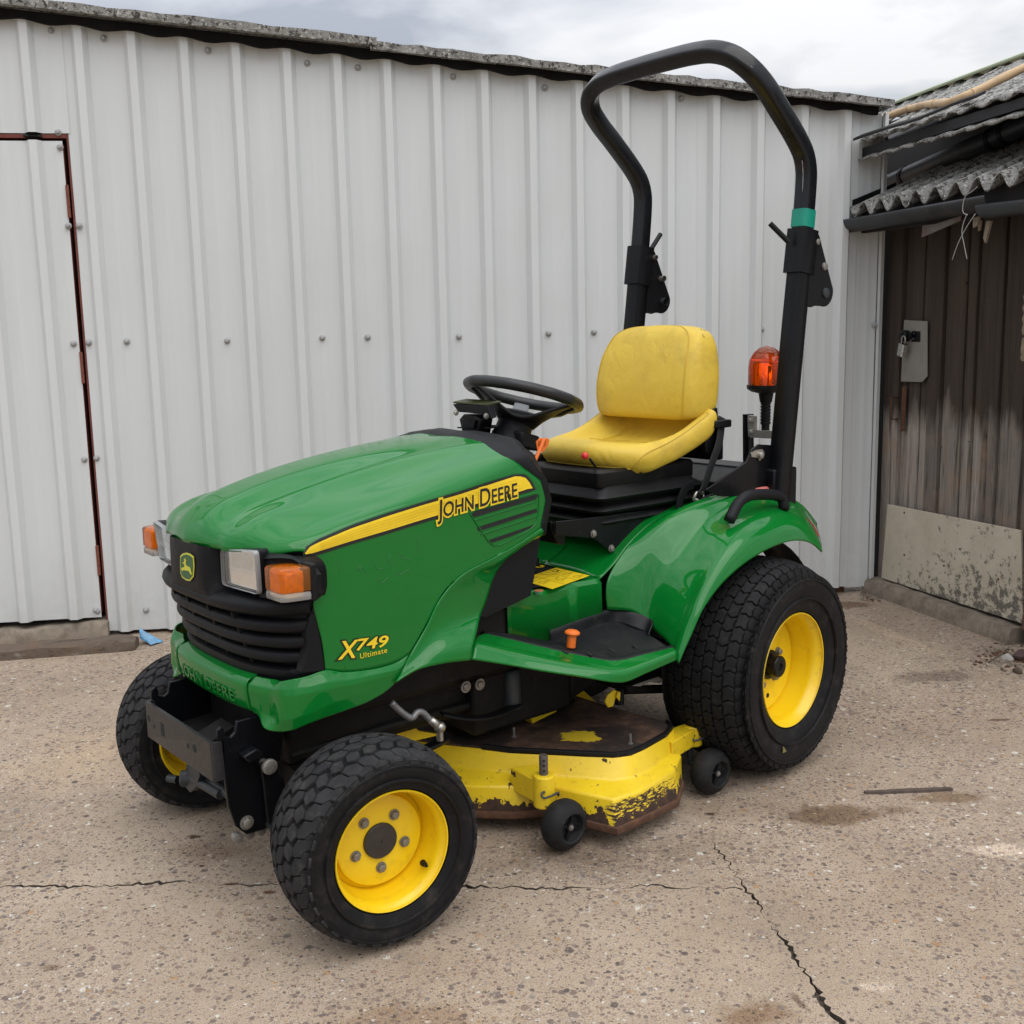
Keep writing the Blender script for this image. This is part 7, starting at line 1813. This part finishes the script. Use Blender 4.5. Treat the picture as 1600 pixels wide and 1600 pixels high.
g.prism([PX(x, y, 1.565) for x, y in ((292, 1204), (300, 1196), (310, 1200), (312, 1212), (306, 1230), (297, 1238), (290, 1230))], V((-.02, 0, 0))); g.tube([PX(300, 1215, 1.555), PX(345, 1242, 1.55)], .013, 12); g.build('cylinder_end', GREYM, AX, auto=40)
dl = catmull([PY(612, 1098, .30), PY(622, 1108, .30), PY(638, 1120, .305), PY(645, 1121, .305), PY(652, 1113, .305), PY(660, 1113, .305), PY(672, 1125, .31), PY(684, 1136, .315)], 40)
g = MB(); g.tube(dl, .0085, 10); g.build('drag_link', mat('grey_link_steel', (.20, .20, .205), .42, metal=.5, vary=.2, vscale=40), AX, smooth=True)
e_ = PY(687, 1136, .315); g = MB(); g.tube([PY(672, 1124, .312), e_], [.010, .012], 12); g.lathe([(-.012, .006), (-.010, .012), (0, .0165), (.010, .012), (.013, .005), (.013, 0)], e_, (0, 0, 1), 20); g.lathe([(-.035, .009), (-.010, .009)], e_, (0, 0, 1), 14); g.build('ball_joint', STEEL, AX, smooth=True)
g = MB(); g.prism([PZ(x, y, .31) for x, y in ((640, 1172), (668, 1160), (694, 1141), (703, 1146), (702, 1152), (690, 1160), (655, 1176))], V((0, 0, -.012))); g.build('link_plate', BLACKM, AX, bevel=.003)
# ------------------------------------------------------------------ front hitch
HT = holder('front_hitch', trac); del HT['turned']
xf = 1.672; HM = mat('grey_black_hitch', (.016, .0155, .017), .42, vary=.25, vscale=18, edge=.2, dirt=(.07, .055, .045), dirt_amt=.2, dscale=18)
yl, yr = .197, -.205
# front plate: solid, its holes painted as dark spots on the face
zt_, zb_ = .431, .337
hol = [(-.182, .390, .009, 0), (-.150, .377, .006, 0), (-.095, .384, .013, 1), (.060, .386, .006, 0), (.098, .391, .010, 0)]
g = MB(); ys_ = [yr+.012]
g.prism([V((xf, yr+.006, zb_)), V((xf, yl-.008, zb_)), V((xf, yl-.008, zt_)), V((xf, yr+.006, zt_))], V((-.009, 0, 0)))
for s, ye in ((1, yl), (-1, yr)):
    a = [V((xf, ye-.008*s, 0)), V((xf-.002, ye-.002*s, 0)), V((xf-.008, ye, 0)), V((xf-.03, ye, 0)), V((xf-.03, ye-.009*s, 0)), V((xf-.010, ye-.009*s, 0))]
    g.prism([p+V((0, 0, zb_)) for p in a], V((0, 0, zt_-zb_)))
pr_ = g.build('front_plate', HM, HT, bevel=.0015)
for y, z, r_, sq_ in hol:
    g = MB()
    if sq_: g.prism([V((xf+.0004, y-r_*.8, z-r_*1.25)), V((xf+.0004, y+r_*.8, z-r_*1.25)), V((xf+.0004, y+r_*.8, z+r_*1.25)), V((xf+.0004, y-r_*.8, z+r_*1.25))], V((-.004, 0, 0)))
    else: g.lathe([(-.004, r_), (.0004, r_), (.0004, 0)], V((xf, y, z)), (1, 0, 0), 18)
    g.build('plate_hole', INSIDE, HT)
for s, ye in ((1, yl), (-1, yr)):
    pts = [(1.645, .345), (1.648, .428), (1.657, .436), (1.655, .458), (1.645, .465), (1.637, .455), (1.638, .440), (1.624, .434), (1.612, .442), (1.606, .468), (1.50, .470), (1.49, .40), (1.51, .30), (1.525, .20), (1.54, .185), (1.60, .187), (1.625, .215), (1.640, .27)]
    if s < 0: pts = pts[:13]+[(1.49, .40), (1.50, .345)]
    g = MB(); g.prism([V((x, ye, z)) for x, z in pts], V((0, -.010*s, 0))); g.build('hitch_side_plate', BLACKM, HT, bevel=.002)
    if s < 0: continue
    p = V((1.548, ye, .352)); g = MB(); g.lathe([(0, .010), (.03, .010), (.030, .0185), (.038, .0185), (.040, .016), (.040, 0)], p, (0, s, 0), 22); g.build('hitch_pin', BOLT, HT, auto=40)
    g = MB(); g.prism([V((1.612, ye, .392)), V((1.575, ye, .405)), V((1.560, ye, .385)), V((1.575, ye, .380)), V((1.595, ye, .372))], V((0, .034*s, 0))); g.build('pin_catch', BLACKM, HT, bevel=.004)
    p = V((1.598, ye, .217)); g = MB(); g.hexbolt(p, (0, s, 0), .012, .010); g.build('hitch_bolt', BOLT, HT, auto=40)
    g = MB(); g.prism([V((x, ye+.012*s, z)) for x, z in ((1.565, .36), (1.53, .36), (1.505, .30), (1.500, .19), (1.53, .178), (1.555, .21), (1.560, .30))], V((0, .010*s, 0))); g.build('latch_arm', BLACKM, HT, bevel=.003)
g = MB(); g.prism([V((1.66, yr+.01, .352)), V((1.66, yl-.01, .352)), V((1.50, yl-.01, .36)), V((1.50, yr+.01, .36))], V((0, 0, -.008))); g.box((1.49, -.19, .35), (1.50, .19, .47)); g.prism([V((1.66, -.02, .36)), V((1.66, .06, .36)), V((1.55, .06, .40)), V((1.55, -.02, .40))], V((0, 0, .006))); g.build('hitch_floor', DARK, HT, bevel=.001)
g = MB()
for k in range(4): g.lathe([(0, .0), (0, .012), (.018, .012), (.02, .006), (.02, 0)], V((1.615-.03*k, yl-.03, .178)), (0, 1, 0), 14)
g.build('hitch_fastener', BOLT, HT, auto=40)
